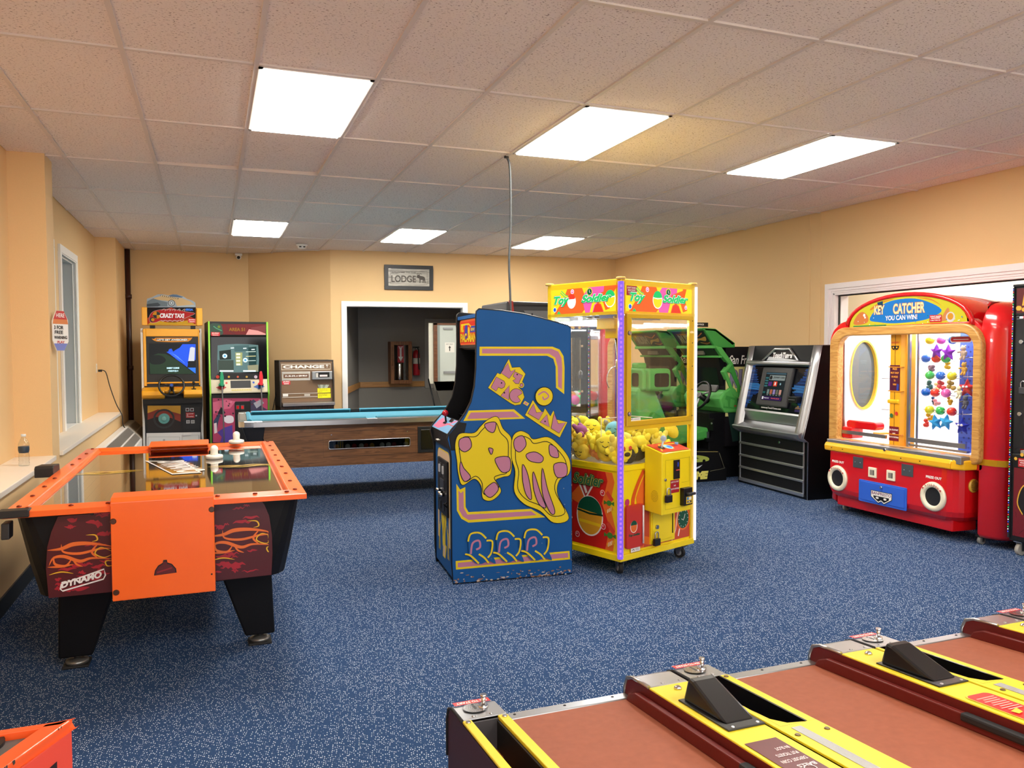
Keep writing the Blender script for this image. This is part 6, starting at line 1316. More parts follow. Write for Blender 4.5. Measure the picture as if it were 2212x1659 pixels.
# window surround (face plate with opening) built from an outer and an inner outline
FX = .14
oy0, oy1, oz0, oz1 = -.14, 1.36, .60, 1.645
wood = mk_wood('golden_oak_frame', '#B07A38', '#CF9F58', .9, 'Y', .35)
OUT = rrect(oy0, oy1, oz0, oz1, (.05, .05, .17, .17), 8); INN = rrect(oy0 + .065, oy1 - .10, oz0 + .06, oz1 - .075, (.02, .02, .11, .11), 8)
def frame_mesh(o, i, x0, x1, m, bulge=0.):
    b = B(); n = len(o); vs = [(x1, *p) for p in o] + [(x0, *p) for p in o] + [(x0, *p) for p in i] + [(x1, *p) for p in i]
    fs = []
    for j in range(n):
        k = (j + 1) % n
        for r in range(4): fs.append((r * n + j, r * n + k, ((r + 1) % 4) * n + k, ((r + 1) % 4) * n + j))
    return b.add(vs, fs, m)
t.part(frame_mesh(OUT, INN, FX - .05, FX + .02, wood), 'window_frame', .012, 'golden oak window frame')
t.part(frame_mesh(rrect(oy0 + .005, oy1 + .05, .55, 1.70, (.02, .02, .2, .2), 8), rrect(oy0 + .05, oy1 - .07, oz0 + .05, oz1 - .06, (.02, .02, .1, .1), 8), FX + .0, FX + .07, RED), 'face_surround', .01)
# arch header
AY0, AY1 = -.03, 1.20; ac = (AY0 + AY1) / 2
arc = [(ac + (AY1 - AY0) / 2 * math.cos(R(a_)), 1.63 + .265 * math.sin(R(a_)) ** .9 if a_ not in (0, 180) else 1.63) for a_ in range(0, 181, 9)]
t.part(B().prism(arc, 'x', FX + .0, DX1, RED, smooth=True), 'arch_header', .02)
ring_ = [(FX - .005, y, z) for y, z in arc]; t.part(B().tube(ring_ + [(FX - .005, AY0, 1.64)], .018, RED, 8, True), 'arch_rim')
a = Art(t, (FX - .008, AY1 - .02, 1.645), (0, -1, 0), (0, 0, 1)); Wd = AY1 - AY0 - .04
inn = [(Wd / 2 - (Wd / 2 - .015) * math.cos(R(a_)), .232 * math.sin(R(a_)) ** .9 if a_ not in (0, 180) else 0) for a_ in range(0, 181, 9)]
EK = lambda c, e=.5: mat(c, .3, emit=e)
a.poly(inn, EK('#F0E03A')).poly([tuple(v) for v in smooth2([(.24, .06), (.32, .15), (.46, .205), (.66, .215), (.82, .18), (.95, .11), (.88, .06), (.74, .03), (.5, .02), (.34, .035)], 4, True)], EK('#2A8AE0')).poly([tuple(v) for v in smooth2([(.26, .14), (.36, .19), (.5, .222), (.36, .205), (.25, .155)], 4, True)], EK('#F0923A')).poly([tuple(v) for v in smooth2([(.72, .218), (.86, .185), (.95, .14), (.85, .2)], 4, True)], EK('#F0923A'))
a.poly([tuple(v) for v in smooth2([(.06, .03), (.1, .1), (.16, .13), (.22, .09), (.22, .04), (.14, .02)], 4, True)], EK('#EE8A4A')).disc(.18, .1, .012, WHITE).disc(.19, .08, .009, WHITE).poly([tuple(v) for v in smooth2([(.9, .02), (.95, .05), (1.0, .12), (1.02, .1), (1.0, .03)], 4, True)], EK('#EE9A5A')).disc(1.03, .05, .04, EK('#F4EAE0')).disc(1.03, .055, .026, EK('#F0A83A'))
a.poly([(.32, .2), (.38, .21), (.385, .13), (.35, .125)], EK('#1A4A6A')).rect(.06, .42, .003, .012, EK('#2A9A5A'))
for s, x, y, w_, h_, c_, o_ in (('KEY', .29, .10, .11, .075, '#F6E8B0', '#E8762A'), ('CATCHER', .49, .095, .31, .085, '#F6EAB0', '#E8762A'), ('YOU CAN WIN!', .41, .045, .32, .04, '#F8F8FF', '#1A5AB0')):
    a.text(s, x - .003, y - .003, w_ + .006, h_ + .006, EK(o_), .07).text(s, x, y, w_, h_, EK(c_, .7), .035)
random.seed(3)
for k in range(30): a.disc(random.uniform(.05, Wd - .05), random.uniform(.01, .2) * math.sin(PI * random.uniform(.3, .5)) * .4, random.uniform(.002, .006), EK(random.choice(('#2A8AE0', '#E8762A', '#FFFFFF', '#2A9A5A'))), 7, up=.02)
a.rect(.845, .955, .015, .072, mat('#A8141E', .4)).text("DON'T SHAKE", .853, .055, .095, .01, WHITE, .03).text('MACHINE', .86, .042, .08, .01, WHITE, .03).text('IT MAY TURN OFF', .855, .026, .09, .008, WHITE, .02)
a.done('header_print')
# interior
WI = mat('#F4F4F2', .5)
t.part(B().box(.80, .82, -.08, 1.30, .62, 1.62, WI).box(FX + .07, .82, -.08, 1.30, .60, .62, WI).box(FX + .07, .82, -.08, 1.30, 1.60, 1.62, WI), 'interior')
t.part(B().box(.788, .792, .34, .60, .66, 1.58, MIRROR), 'mirror_panel')
t.part(B().box(FX + .07, .8, -.1, -.08, .6, 1.62, mat('#3A54B8', .4)), 'interior_side')
# far side wall with oval window
ov = [(.43 + .15 * math.cos(q_), 1.22 + .30 * (abs(math.sin(q_)) ** .85) * (1 if math.sin(q_) > 0 else -1)) for q_ in [2 * PI * j / 32 for j in range(32)]]
b = B(); n = 32; sq = []
for j in range(32):
    q_ = 2 * PI * j / 32; c_, s_ = math.cos(q_), math.sin(q_); k_ = max(abs(c_), abs(s_)); sq.append((.505 + .295 * c_ / k_, 1.12 + .50 * s_ / k_))
b.add([(x, 1.30, z) for x, z in sq] + [(x, 1.30, z) for x, z in ov], [(j, (j + 1) % n, n + (j + 1) % n, n + j) for j in range(n)], WI)
t.part(b, 'far_wall_liner')
b = B(); o2 = [(.43 + (x - .43) * 1.1, 1.22 + (z - 1.22) * 1.06) for x, z in ov]
vs = [(x, 1.285, z) for x, z in o2] + [(x, 1.285, z) for x, z in ov] + [(x, 1.32, z) for x, z in ov]
b.add(vs, [(j, (j + 1) % n, n + (j + 1) % n, n + j) for j in range(n)] + [(n + j, n + (j + 1) % n, 2 * n + (j + 1) % n, 2 * n + j) for j in range(n)], mat('#D8B23A', .3))
t.part(b, 'porthole_ring', label='yellow ring of the oval porthole'); t.part(B().prism(ov, 'y', 1.318, 1.322, mat('#4A5254', .06, spec=.9)), 'porthole_glass')
t.part(B().box(.25, .7, .1, 1.2, 1.585, 1.6, mat('#FFFFFF', .4, emit=5.)), 'lamp')
# centre column
cy0 = .64; t.part(B().prism([(.16, cy0), (.20, cy0 - .03), (.30, cy0 - .03), (.30, cy0 + .13), (.20, cy0 + .13), (.16, cy0 + .10)], 'z', .64, 1.60, mat('#F0A61C', .35)), 'centre_column', .006)
a = Art(t, (.1595, cy0 + .10, .64), (0, -1, 0), (0, 0, 1)); DR_ = mat('#7A1420', .4)
a.rect(.048, .052, 0, .96, BLACK).rect(-.0, .1, .05, .17, DR_).text('50c TO START', .005, .135, .09, .014, WHITE, .03).text('AND', .035, .105, .03, .013, WHITE, .03).text('50c TO CONTINUE', .003, .075, .095, .013, WHITE, .03)
a.rect(-.002, .102, .46, .68, mat('#4E1230', .3))
for k, s in enumerate(('PRIZE', 'MUST DROP', 'IN HOLE', 'TO', 'WIN!')): a.text(s, .05 - len(s) * .0045, .64 - k * .032, len(s) * .009, .016, mat('#F0A030', .4), .03)
a.poly([(.07, .47), (.09, .47), (.095, .52), (.075, .53)], mat('#2A3A9A', .4))
a.text('BANPRESTO', .012, .86, .076, .014, mat('#E0662A', .4), .03).poly([(.01, .84), (.09, .84), (.082, .815), (.062, .805), (.05, .818), (.038, .805), (.018, .815)], BLACK).disc(.033, .826, .007, mat('#F0A61C', .4)).disc(.067, .826, .007, mat('#F0A61C', .4))
a.disc(.025, .26, .018, mat('#3A6A3A', .4)).disc(.075, .28, .016, mat('#D0302A', .4)).line([(.068, .295), (.06, .31)], .003, mat('#D0302A', .4))
a.done('column_print')
for z in (1.10, 1.3, .74): t.part(B().box(.155, .2, cy0 - .02, cy0 + .115, z, z + .008, mat('#D88A14', .4)), 'ledge')
t.part(B().box(.15, .2, cy0 + .0, cy0 + .12, 1.0, 1.035, YK), 'knob', .01)
# chrome uprights and rails
for (x, y, w_) in ((.17, cy0 - .085, .02), (.19, .55 - .06, .012), (.6, .30, .03), (.75, .22, .02), (.17, 1.26, .014)): t.part(B().box(x, x + w_, y, y + w_, .64, 1.6, STEEL), 'upright')
t.part(B().box(.15, .17, .02, cy0 - .09, .70, .735, STEEL).box(.17, .2, .02, cy0 - .09, .665, .68, STEEL), 'slide_rail'); t.part(B().box(.15, .17, cy0 + .13, 1.27, .70, .73, STEEL), 'slide_rail')
t.part(B().prism(rrect(.92, 1.26, .75, .82, .03), 'x', .2, .3, RED).box(.16, .3, 1.16, 1.27, .66, .76, RED), 'picker_arm', .01)
t.part(B().box(.2, .34, .88, .95, .72, .735, YK), 'picker_key')
t.part(B().box(.46, .48, -.08, .335, .63, 1.6, mat('#3050B8', .5)), 'blue_panel')
g = B()
for k in range(24):
    for j in range(7): g.cyl((.4595, .02 + j * .044 + (k % 2) * .02, .67 + k * .038), .009, -.001, 0, mat('#1A2A7A', .5), 'x', 6)
o = t.part(g, 'perforation'); o['kind'] = 'stuff'
t.part(B().box(FX + .075, FX + .079, -.08, 1.31, .63, 1.6, GLASS), 'window_glass')
a = Art(t, (FX + .0745, .22, 1.5), (0, -1, 0), (0, 0, 1)); a.poly(rrect(0, .19, 0, .05, .02), WHITE).poly(rrect(.008, .182, .008, .042, .015), mat('#D0202A', .4)).rect(.03, .16, .022, .028, WHITE); a.done('window_sticker')
t.part(B().box(.0, .0 + .14, -.07, 1.28, .60, .655, SV), 'metal_sill', .004)
t.part(B().cyl((0, .62, .632), .012, -.016, .0, CHROME, 'x', 12), 'lock')
# yellow control shelf
sh = B().prism([(-.015, .555), (-.02, .60), (-.005, .628), (.12, .652), (.16, .652), (.16, .555)], 'y', -.0, 1.295, YK)
t.part(sh, 'control_shelf', .012)
t.part(B().prism([(-.02, -.0), (.03, -.075), (.14, -.09), (.16, -.09), (.16, .0)], 'z', .555, .63, YK), 'control_shelf', .012)
for (y, c) in ((1.15, 0), (1.05, 0), (.24, 0), (.13, 0)): t.part(B().lathe([(.036, 0), (.036, .008), (.028, .016), (.01, .02)], (.055, y, .637), mat('#E8541C', .3), n=20), 'button')
a = Art(t, (-.004, 1.27, .6285), (0, -1, 0), Vector((.125, 0, .024))); a.poly([(.08, .02), (.26, .02), (.24, .035), (.1, .035)], mat('#E03A2A', .4)).poly([(.99, .02), (1.17, .02), (1.15, .035), (1.0, .035)], mat('#E03A2A', .4)).poly([(.4, .03), (.85, .03), (.88, .1), (.37, .1)], mat('#EFA41A', .4)).line([(.45, .05), (.6, .07), (.8, .05)], .01, mat('#D8541C', .4)).rect(.02, .07, .06, .1, WHITE).rect(1.18, 1.24, .06, .1, WHITE); a.done('shelf_print')
for y in (.72, .52): t.part(B().box(.05, .09, y - .02, y + .02, .635, .655, CHROME), 'coin_slot', .003)
for y in (1.2, 1.07, .45, .27): t.part(B().cyl((0, y, .585), .004, -.024, -.018, BLACK, 'x', 8), 'screw')
# front panel fittings (measured on the front face)
FXF = 0.
P_ = lambda x, y: (lambda h: (h.y, h.z))(t.hit(x, y, (FXF, 0, 0), (1, 0, 0)))
CRM_ = mat('#EDE6CC', .35)
for (zx, zy) in ((245, 650), (1255, 845)):
    c = P_(*zp(1760, 900, 4.894, [(zx, zy)])[0]); 
    r_ = t.part(B().lathe([(.070, .001), (.072, -.012), (.085, -.02), (.108, -.016), (.114, .001)], (0, c[0], c[1]), CRM_, 'x', 36), 'prize_chute_ring', label='cream ring round the prize opening')
    t.part(B().lathe([(.071, -.004), (.069, -.002)], (0, c[0], c[1]), mat('#15161A', .5), 'x', 36), 'opening', parent=r_)
    a = Art(t, (-.021, c[0] + .1, c[1]), (0, -1, 0), (0, 0, 1))
    for k, ch in enumerate('BALLOON'):
        q_ = R(125 - k * 12); a.text(ch, .1 + .088 * math.cos(q_) - .006, .085 * math.sin(q_), .012, .016, mat('#B0222A', .4), .03, 0, math.degrees(q_) - 90)
    for s in (-1, 1): q_ = R(90 + s * 55); x_, y_ = .1 + .095 * math.cos(q_), .095 * math.sin(q_); a.poly([(x_ - .01, y_ + .008), (x_ + .01, y_ + .008), (x_, y_ - .01)], mat('#B0222A', .4))
    a.done('ring_print', parent=r_)
    a = Art(t, (-.0005, c[0] + .07, c[1] + .135), (0, -1, 0), (0, 0, 1)); a.text('PRIZE OUT', .0, 0, .14, .02, mat('#F0EDE6', .4), .05); a.done('lettering')
for (p, q) in (((410, 430), (512, 540)), ((922, 512), (1042, 625))):
    a0, a1 = P_(*zp(1760, 900, 4.894, [p])[0]), P_(*zp(1760, 900, 4.894, [q])[0]); zc = (a0[1] + a1[1]) / 2; w_ = abs(a0[0] - a1[0])
    pl = t.part(B().box(-.006, 0, a1[0], a0[0], zc - w_ * .42, zc + w_ * .42, mat('#4E545A', .45, .3)), 'cover_plate', .002)
    for yy in (.25, .75): t.part(B().cyl((0, a1[0] + yy * w_, zc), .005, -.010, -.006, CHROME, 'x', 8), 'screw', parent=pl)
for (zx, zy) in ((616, 590), (811, 622)):
    c = P_(*zp(1760, 900, 4.894, [(zx, zy)])[0]); f_ = t.part(B().box(-.012, 0, c[0] - .042, c[0] + .042, c[1] - .042, c[1] + .042, CRM_), 'coin_return', .004)
    t.part(B().box(-.0125, -.006, c[0] - .023, c[0] + .023, c[1] - .022, c[1] + .022, mat('#8A857A', .4)).box(-.013, -.006, c[0] - .023, c[0] - .012, c[1] - .022, c[1] + .022, mat('#4A4640', .4)), 'return_flap', parent=f_)
c0, c1 = P_(*zp(1760, 900, 4.894, [(474, 640)])[0]), P_(*zp(1760, 900, 4.894, [(975, 990)])[0])
BD = mat('#2F62D0', .35); z0_, z1_ = .168, .352
bd = t.part(B().prism(rrect(c1[0], c0[0], z0_, z1_, .01), 'x', -.008, .0, BD), 'blue_door', .002)
t.part(B().prism(rrect(c1[0] + .02, c0[0] - .02, z0_ + .018, z1_ - .012, .006), 'x', -.012, -.006, BD), 'door_leaf', .002, parent=bd)
t.part(B().cyl((0, (c0[0] + c1[0]) / 2, z1_ - .034), .011, -.024, -.010, CHROME, 'x', 12), 'lock', parent=bd)
a = Art(t, (-.0125, (c0[0] + c1[0]) / 2 + .11, z0_ + .015), (0, -1, 0), (0, 0, 1))
a.poly([(0, .1), (.22, .1), (.22, .045), (.14, -.002), (.11, .015), (.08, -.002), (0, .045)], mat('#1A2238', .4)).poly([(.005, .095), (.215, .095), (.215, .048), (.14, .004), (.11, .021), (.08, .004), (.005, .048)], WHITE)
a.text('BANPRESTO', .01, .067, .2, .024, mat('#6A2A5A', .4), .02).poly([(.028, .058), (.192, .058), (.188, .04), (.14, .012), (.11, .03), (.08, .012), (.032, .04)], BLACK).disc(.07, .043, .016, WHITE, 14, .009).disc(.15, .043, .016, WHITE, 14, .009)
a.done('logo', parent=bd)
# side speaker, gold band
sp = t.part(B().lathe([(.052, 0), (.05, -.008), (.01, -.008)], (.17, -.04, .43), mat('#D8A83A', .35), 'y', 26), 'speaker')
g = B()
for k in range(8): hh = -.035 + k * .01; ww = math.sqrt(max(0, .042 ** 2 - hh ** 2)); g.box(.17 - ww * .8, .17 + ww * .8, -.0495, -.048, .43 + hh, .434 + hh, BLACK)
t.part(g, 'speaker_slot', parent=sp)
t.part(B().prism([(.132, -.1), (.132, BY0 + .17), (.15, BY0 + .09), (.2, BY0 + .03), (.30, BY0 - .008), (DX1, BY0 - .008), (DX1, BY0 + .03), (.31, BY0 + .03), (.22, BY0 + .06), (.17, BY0 + .1), (.15, BY0 + .17), (.15, -.1)], 'z', .60, .645, mat('#D6A82A', .25, .7)), 'gold_band')
t.part(B().prism([(.42, 1.22), (.55, 1.55), (.68, 1.22), (.55, .9)], 'y', BY0 - .01, BY0, YK), 'yellow_oval_trim', .003)
for (x, y) in ((.2, .9 + .35), (.2, -.09), (.75, -.2), (.75, 1.25)): 
    w = t.part(B().box(x - .03, x + .03, y - .025, y + .025, .055, .07, DARK).box(x - .012, x + .012, y - .02, y - .016, .02, .06, STEEL).box(x - .012, x + .012, y + .016, y + .02, .02, .06, STEEL), 'caster'); t.part(B().cyl((x, y, .03), .03, -.012, .012, mat('#8A8884', .5), 'y', 16), 'wheel', parent=w)
# balls on rods and hanging toys
BC = {'y': ('#E8E020', 'yellow'), 'p': ('#F060B8', 'pink'), 'b': ('#1670E0', 'blue'), 'g': ('#3AC85A', 'green'), 'r': ('#F03A28', 'red')}
rows = [(1.535, ('y', 'p', 'b')), (1.375, ('b', 'r', 'g')), (1.205, ('g', 'b', 'y')), (1.04, ('b', 'r', 'p')), (.885, ('y', 'g', 'r'))]
ordn = ('left', 'middle', 'right'); rown = ('top', 'second', 'third', 'fourth', 'lowest')
KP = lambda zx, zy, x=.31: KC.hit(2000 + zx / 6.91, 720 + zy / 6.91, (x, 0, 0), (1, 0, 0))
BPX = (((62, 100), (228, 100), (400, 95)), ((0, 350), (155, 390), (300, 385)), ((60, 630), (220, 625), (390, 635)), ((0, 870), (138, 885), (300, 900)), ((55, 1145), (215, 1155), (385, 1165)))
for ri, (z, cs) in enumerate(rows):
    zr = sum(KP(*p).z for p in BPX[ri]) / 3; ya_, yb_ = KP(*BPX[ri][0]).y + .06, KP(*BPX[ri][2]).y - .05
    rod = t.part(B().tube([(.31, ya_, zr), (.31, yb_, zr)], .0045, STEEL, 6).tube([(.35, ya_ - .02, zr - .02), (.35, yb_, zr - .02)], .0035, STEEL, 6), 'prize_rod')
    for ci, c in enumerate(cs):
        h = KP(*BPX[ri][ci])
        o = link(B().ball((0, 0, 0), .036, mat(BC[c][0], .12, coat=.6), 18, 12), 'prize_ball'); o.location = t.w((.31, h.y, zr))
        tag(o, '%s prize ball, %s of the three on the %s rod in the red cabinet' % (BC[c][1], ordn[ci], rown[ri]), 'ball', 'prize balls on the rods of the red cabinet')
for zy in (95, 365, 650, 935, 1210): p1_, p2_ = KP(560, zy, .30), KP(740, zy, .30); t.part(B().tube([tuple(p1_), tuple(p2_)], .004, STEEL, 6), 'prize_rod')
def star(pos, r, col, label, rz=90, eyes=False, tilt=0):
    t2 = T('star_plush', label, 'plush toy', pos, rz, None, 0)
    pts = []
    for k in range(10):
        rr_ = r if k % 2 == 0 else r * .48; q_ = PI / 2 + k * PI / 5 + R(tilt); pts.append((rr_ * math.cos(q_), rr_ * math.sin(q_)))
    o = [tuple(v) for v in smooth2(pts, 3, True)]
    m_ = mat(col, .9, bump=.3, bscale=120); b = B(); n = len(o)
    vs = [(x, 0, z) for x, z in o] + [(x * .6, -.02, z * .6) for x, z in o] + [(x * .6, .02, z * .6) for x, z in o] + [(0, -.028, 0), (0, .028, 0)]
    fs = []
    for j in range(n):
        k = (j + 1) % n; fs += [(j, k, n + k, n + j), (k, j, 2 * n + j, 2 * n + k), (n + j, n + k, 3 * n), (2 * n + k, 2 * n + j, 3 * n + 1)]
    b.add(vs, fs, m_, True); t2.part(b, 'body')
    if eyes:
        for s in (-1, 1): t2.part(B().ball((s * .014, -.027, .012), .012, WHITE, 10, 6, 1, .5, .8), 'eye')
    t2.part(B().tube([(0, 0, r), (0, 0, r + .05)], .0012, WHITE, 4), 'loop')
    return t2
W = lambda x, y, z: tuple(KC.w((x, y, z)))
WP = lambda zx, zy, x: tuple(KC.w(KP(zx, zy, x)))
star(WP(160, 270, .27), .062, '#8A2AC0', 'purple star plush, left one of the overlapping pair in the red cabinet', -90)
star(WP(335, 290, .24), .07, '#9A34D0', 'purple star plush, right one of the overlapping pair in the red cabinet', -90)
star(WP(620, 820, .28), .078, '#C01424', 'red star plush with white eyes hanging in front of the blue panel', -90, True)
star(WP(545, 1390, .28), .07, '#1A2FA8', 'dark blue star plush low in front of the blue panel', -90, True)
star(WP(145, 1330, .26), .068, '#2F9AD8', 'light blue star plush with a tag, left one near the floor of the red cabinet', -90, False, 12)
star(WP(300, 1325, .25), .068, '#3AA6E0', 'light blue star plush, right one near the floor of the red cabinet', -90, False, -10)
def bear(pos, s, col, label, rz=-90):
    t2 = T('bear_plush', label, 'plush toy', pos, rz); m_ = mat(col, .9, bump=.3, bscale=120)
    t2.part(B().ball((0, 0, 0), s * .5, m_, 14, 9, 1, .8, 1.15), 'body'); t2.part(B().ball((0, -.005, s * .8), s * .42, m_, 14, 9), 'head')
    for k in (-1, 1):
        t2.part(B().ball((k * s * .28, 0, s * 1.15), s * .14, m_, 8, 6), 'ear'); t2.part(B().tube([(k * s * .35, -.005, s * .3), (k * s * .8, -.02, s * .15)], s * .15, m_, 8), 'arm'); t2.part(B().tube([(k * s * .22, -.005, -s * .4), (k * s * .3, -.02, -s * .95)], s * .18, m_, 8), 'leg')
    return t2
bear(WP(565, 300, .30), .05, '#E8D2B0', 'cream bear plush at the top of the blue panel')
bear(WP(575, 540, .31), .045, '#E8B850', 'golden bear plush under the cream bear')
bear(WP(505, 890, .33), .045, '#E8E0B8', 'pale yellow bear plush left of the red star')
bear(WP(595, 1040, .33), .045, '#6A6A6E', 'grey and white plush under the red star')
for (x, zx, zy, c, lb) in ((.33, 90, 520, '#8A6A80', 'mauve tinsel keyring hanging under the second rod in the red cabinet'), (.33, 40, 760, '#1A6A6A', 'teal keyring hanging at the left under the third rod'), (.33, 385, 765, '#B89A4A', 'gold keyring hanging at the right under the third rod'), (.33, 240, 765, '#D03A4A', 'red heart keyring hanging mid third row'), (.33, 175, 775, '#E8D8A0', 'cream keyring beside the red heart keyring'), (.36, 335, 480, '#E8B820', 'tiny yellow toy hanging under the green ball of the second rod'), (.36, 105, 1000, '#2A4A8A', 'small blue toy hanging under the red ball of the fourth rod'), (.36, 170, 1020, '#E8A0B0', 'pink paper tag hanging under the fourth rod'), (.36, 340, 1000, '#E8B820', 'small yellow toy hanging at the right under the fourth rod'), (.34, 20, 1320, '#D83A30', 'red and white tag left of the light blue stars'), (.33, 70, 1250, '#F0B020', 'yellow keyring above the light blue stars')):
    t2 = T('keyring', lb, 'keyring', WP(zx, zy, x), -90, None); random.seed(int(zy))
    b = B()
    for k in range(5): b.ball((random.uniform(-.02, .02), random.uniform(-.01, .01), random.uniform(-.03, .02)), random.uniform(.012, .02), mat(c, .5, bump=.3), 8, 6)
    t2.part(b, 'charm'); t2.part(B().tube([(0, 0, .02), (0, 0, .06)], .0012, STEEL, 4), 'chain')
t2 = T('price_tag', 'light blue square tag hanging by a thread left of the yellow column', 'tag', W(.3, .84, .86), -90)
t2.part(B().prism([(-.04, 0), (0, -.04), (.04, 0), (0, .04)], 'y', -.001, .001, mat('#2A9AE0', .4)), 'card'); t2.part(B().tube([(0, 0, .04), (0, 0, .12)], .0012, STEEL, 4), 'thread')
a = Art(t2, (-.03, -.001, -.01), (1, 0, 0), (0, 0, 1)); a.text('PRIZE', .005, 0, .05, .014, WHITE, .03); a.done('card_print')
for z in (1.53, 1.2, .93): KC.part(B().tube([(.3, .96, z), (.3, .80, z)], .0035, STEEL, 6), 'prize_rod')
# ================================================================== BLACK PRIZE CABINET AT THE RIGHT EDGE
BK_ = T('black_crane_machine', 'tall black claw cabinet with a chain of coloured LEDs cut by the right edge', 'crane machine', (5.25, 3.03, 0), 0)
t = BK_; W2 = .885; H2 = 1.90
t.part(B().box(.0, .72, 0, W2, .10, .72, mat('#101012', .4)), 'lower_body', .008)
for (x, y) in ((0, 0), (.68, 0), (0, W2 - .04), (.68, W2 - .04)): t.part(B().box(x, x + .04, y, y + .04, .72, 1.68, mat('#121216', .35)), 'corner_post', .003)
t.part(B().box(0, .72, 0, W2, 1.68, H2 - .01, mat('#101014', .4)), 'top_box', .006); t.part(B().box(-.01, .73, -.01, W2 + .004, H2 - .02, H2, BLACK), 'roof', .004)
fr = B().box(-.015, 0, W2 - .10, W2 - .03, .76, 1.66, mat('#15151A', .35)).box(-.015, 0, .03, .10, .76, 1.66, mat('#15151A', .35)).box(-.015, 0, .1, W2 - .1, .76, .83, mat('#15151A', .35)).box(-.015, 0, .1, W2 - .1, 1.59, 1.66, mat('#15151A', .35))
dr = t.part(fr, 'door', .003); t.part(B().box(-.008, -.005, .1, W2 - .1, .83, 1.59, GLASS), 'door_glass', parent=dr)
for z in (1.5, 1.0): t.part(B().cyl((0, W2 - .075, z), .014, -.028, -.014, CHROME, 'x', 12), 'lock', parent=dr)
t.part(B().box(.70, .71, .04, W2 - .04, .72, 1.68, MIRROR), 'mirror_back'); t.part(B().box(.04, .69, .04, W2 - .04, .72, .74, WHITE), 'deck'); t.part(B().cyl((.3, 0, 1.65), .014, .1, W2 - .1, mat('#F4FBFF', .4, emit=40.), 'y', 10), 'lamp_tube')
t.part(B().box(.02, .026, .0, .006, .72, .73, GLASS).box(.04, .68, W2 - .02, W2 - .014, .74, 1.68, GLASS), 'side_glass')
a = Art(t, (-.001, W2, 0), (0, -1, 0), (0, 0, 1)); GD = mat('#D8A83A', .35)
a.rect(.02, W2 - .02, 1.70, 1.87, mat('#5A1218', .4))
random.seed(8)
for k in range(70): x, z = random.uniform(.03, W2 - .03), random.choice((random.uniform(1.70, 1.74), random.uniform(.67, .72))); a.disc(x, z, random.uniform(.01, .018), GD if k % 3 else mat('#B8862A', .4), 9, up=.02)
a.poly([(.06, 1.75), (.14, 1.75), (.13, 1.86), (.08, 1.87)], GD)
a.rect(.03, W2 - .03, .14, .62, mat('#6A1420', .4))
for k in range(60): x, z = random.uniform(.04, .82), random.uniform(.15, .6); a.line([(x, z), (x + random.uniform(-.03, .03), z + .02), (x + random.uniform(-.02, .04), z - .02)], .002, mat('#2A0A10', .5), up=.02)
a.poly([tuple(v) for v in smooth2([(.1, .3), (.06, .38), (.1, .5), (.2, .52), (.3, .4), (.2, .3)], 5, True)], mat('#18141A', .4)).line([tuple(v) for v in smooth2([(.1, .3), (.06, .38), (.1, .5), (.2, .52)], 5)], .008, GD)
a.rect(.06, .17, .63, .69, mat('#B81E28', .4)).text("DON'T SHAKE", .067, .67, .095, .011, WHITE, .03).text('MACHINE', .075, .655, .075, .01, WHITE, .03).text('OR TURNS OFF', .068, .64, .09, .008, WHITE, .02)
a.done('front_print')
for k, c in enumerate(('#2A4AFF', '#FFFFFF', '#20D860', '#FF3A2A')):
    g = B()
    z = .16 + k * .017
    while z < 1.88: g.box(-.013, -.008, W2 - .004, W2 + .001, z, z + .006, mat(c, .3, emit=3.)); z += .068
    o = t.part(g, 'led', label='%s LEDs of the chain' % ('blue', 'white', 'green', 'red')[k]); o['kind'] = 'stuff'
t.part(B().box(-.012, -.0, W2 - .008, W2 + .002, .12, 1.89, mat('#2A2A30', .3)), 'led_channel')
for (x, y) in ((.05, W2 - .05), (.66, W2 - .05), (.05, .05), (.66, .05)):
    w = t.part(B().box(x - .03, x + .03, y - .03, y + .03, .09, .10, STEEL).box(x - .012, x + .012, y - .022, y - .018, .03, .095, STEEL).box(x - .012, x + .012, y + .018, y + .022, .03, .095, STEEL), 'caster'); t.part(B().cyl((x, y, .04), .04, -.014, .014, mat('#A8A49C', .5), 'y', 18), 'wheel', parent=w)
t2 = T('padlock', 'grey padlock hanging on the door of the black claw cabinet', 'padlock', tuple(BK_.w((-.022, W2 - .095, 1.14))), 90)
t2.part(B().box(-.025, .025, -.01, .01, 0, .045, mat('#3A3A3E', .4)), 'lock_body', .003); t2.part(B().tube(smooth2([(-.016, 0, .042), (-.016, 0, .075), (0, 0, .088), (.016, 0, .075), (.016, 0, .042)], 3), .004, STEEL, 8), 'shackle')
random.seed(12)
for k in range(26):
    ly = k // 14; i = k % 14; c = random.choice(list(BC.values()) + [('#F0F0EC', 'white'), ('#F09A2A', 'orange')])
    o = link(B().ball((0, 0, 0), .055, mat(c[0], .2, coat=.4), 14, 9), 'beach_ball'); o.location = BK_.w((.12 + (i % 3) * .115 + ly * .05, .12 + (i // 3) * .15 + ly * .06, .797 + ly * .09))
    tag(o, '%s ball in black cabinet, %s layer, row %s from left, %s from glass' % (c[1], ('lower', 'upper')[ly], ('one', 'two', 'three', 'four', 'five')[4 - i // 3], ('first', 'second', 'third')[i % 3]), 'ball', 'balls in the black claw cabinet')
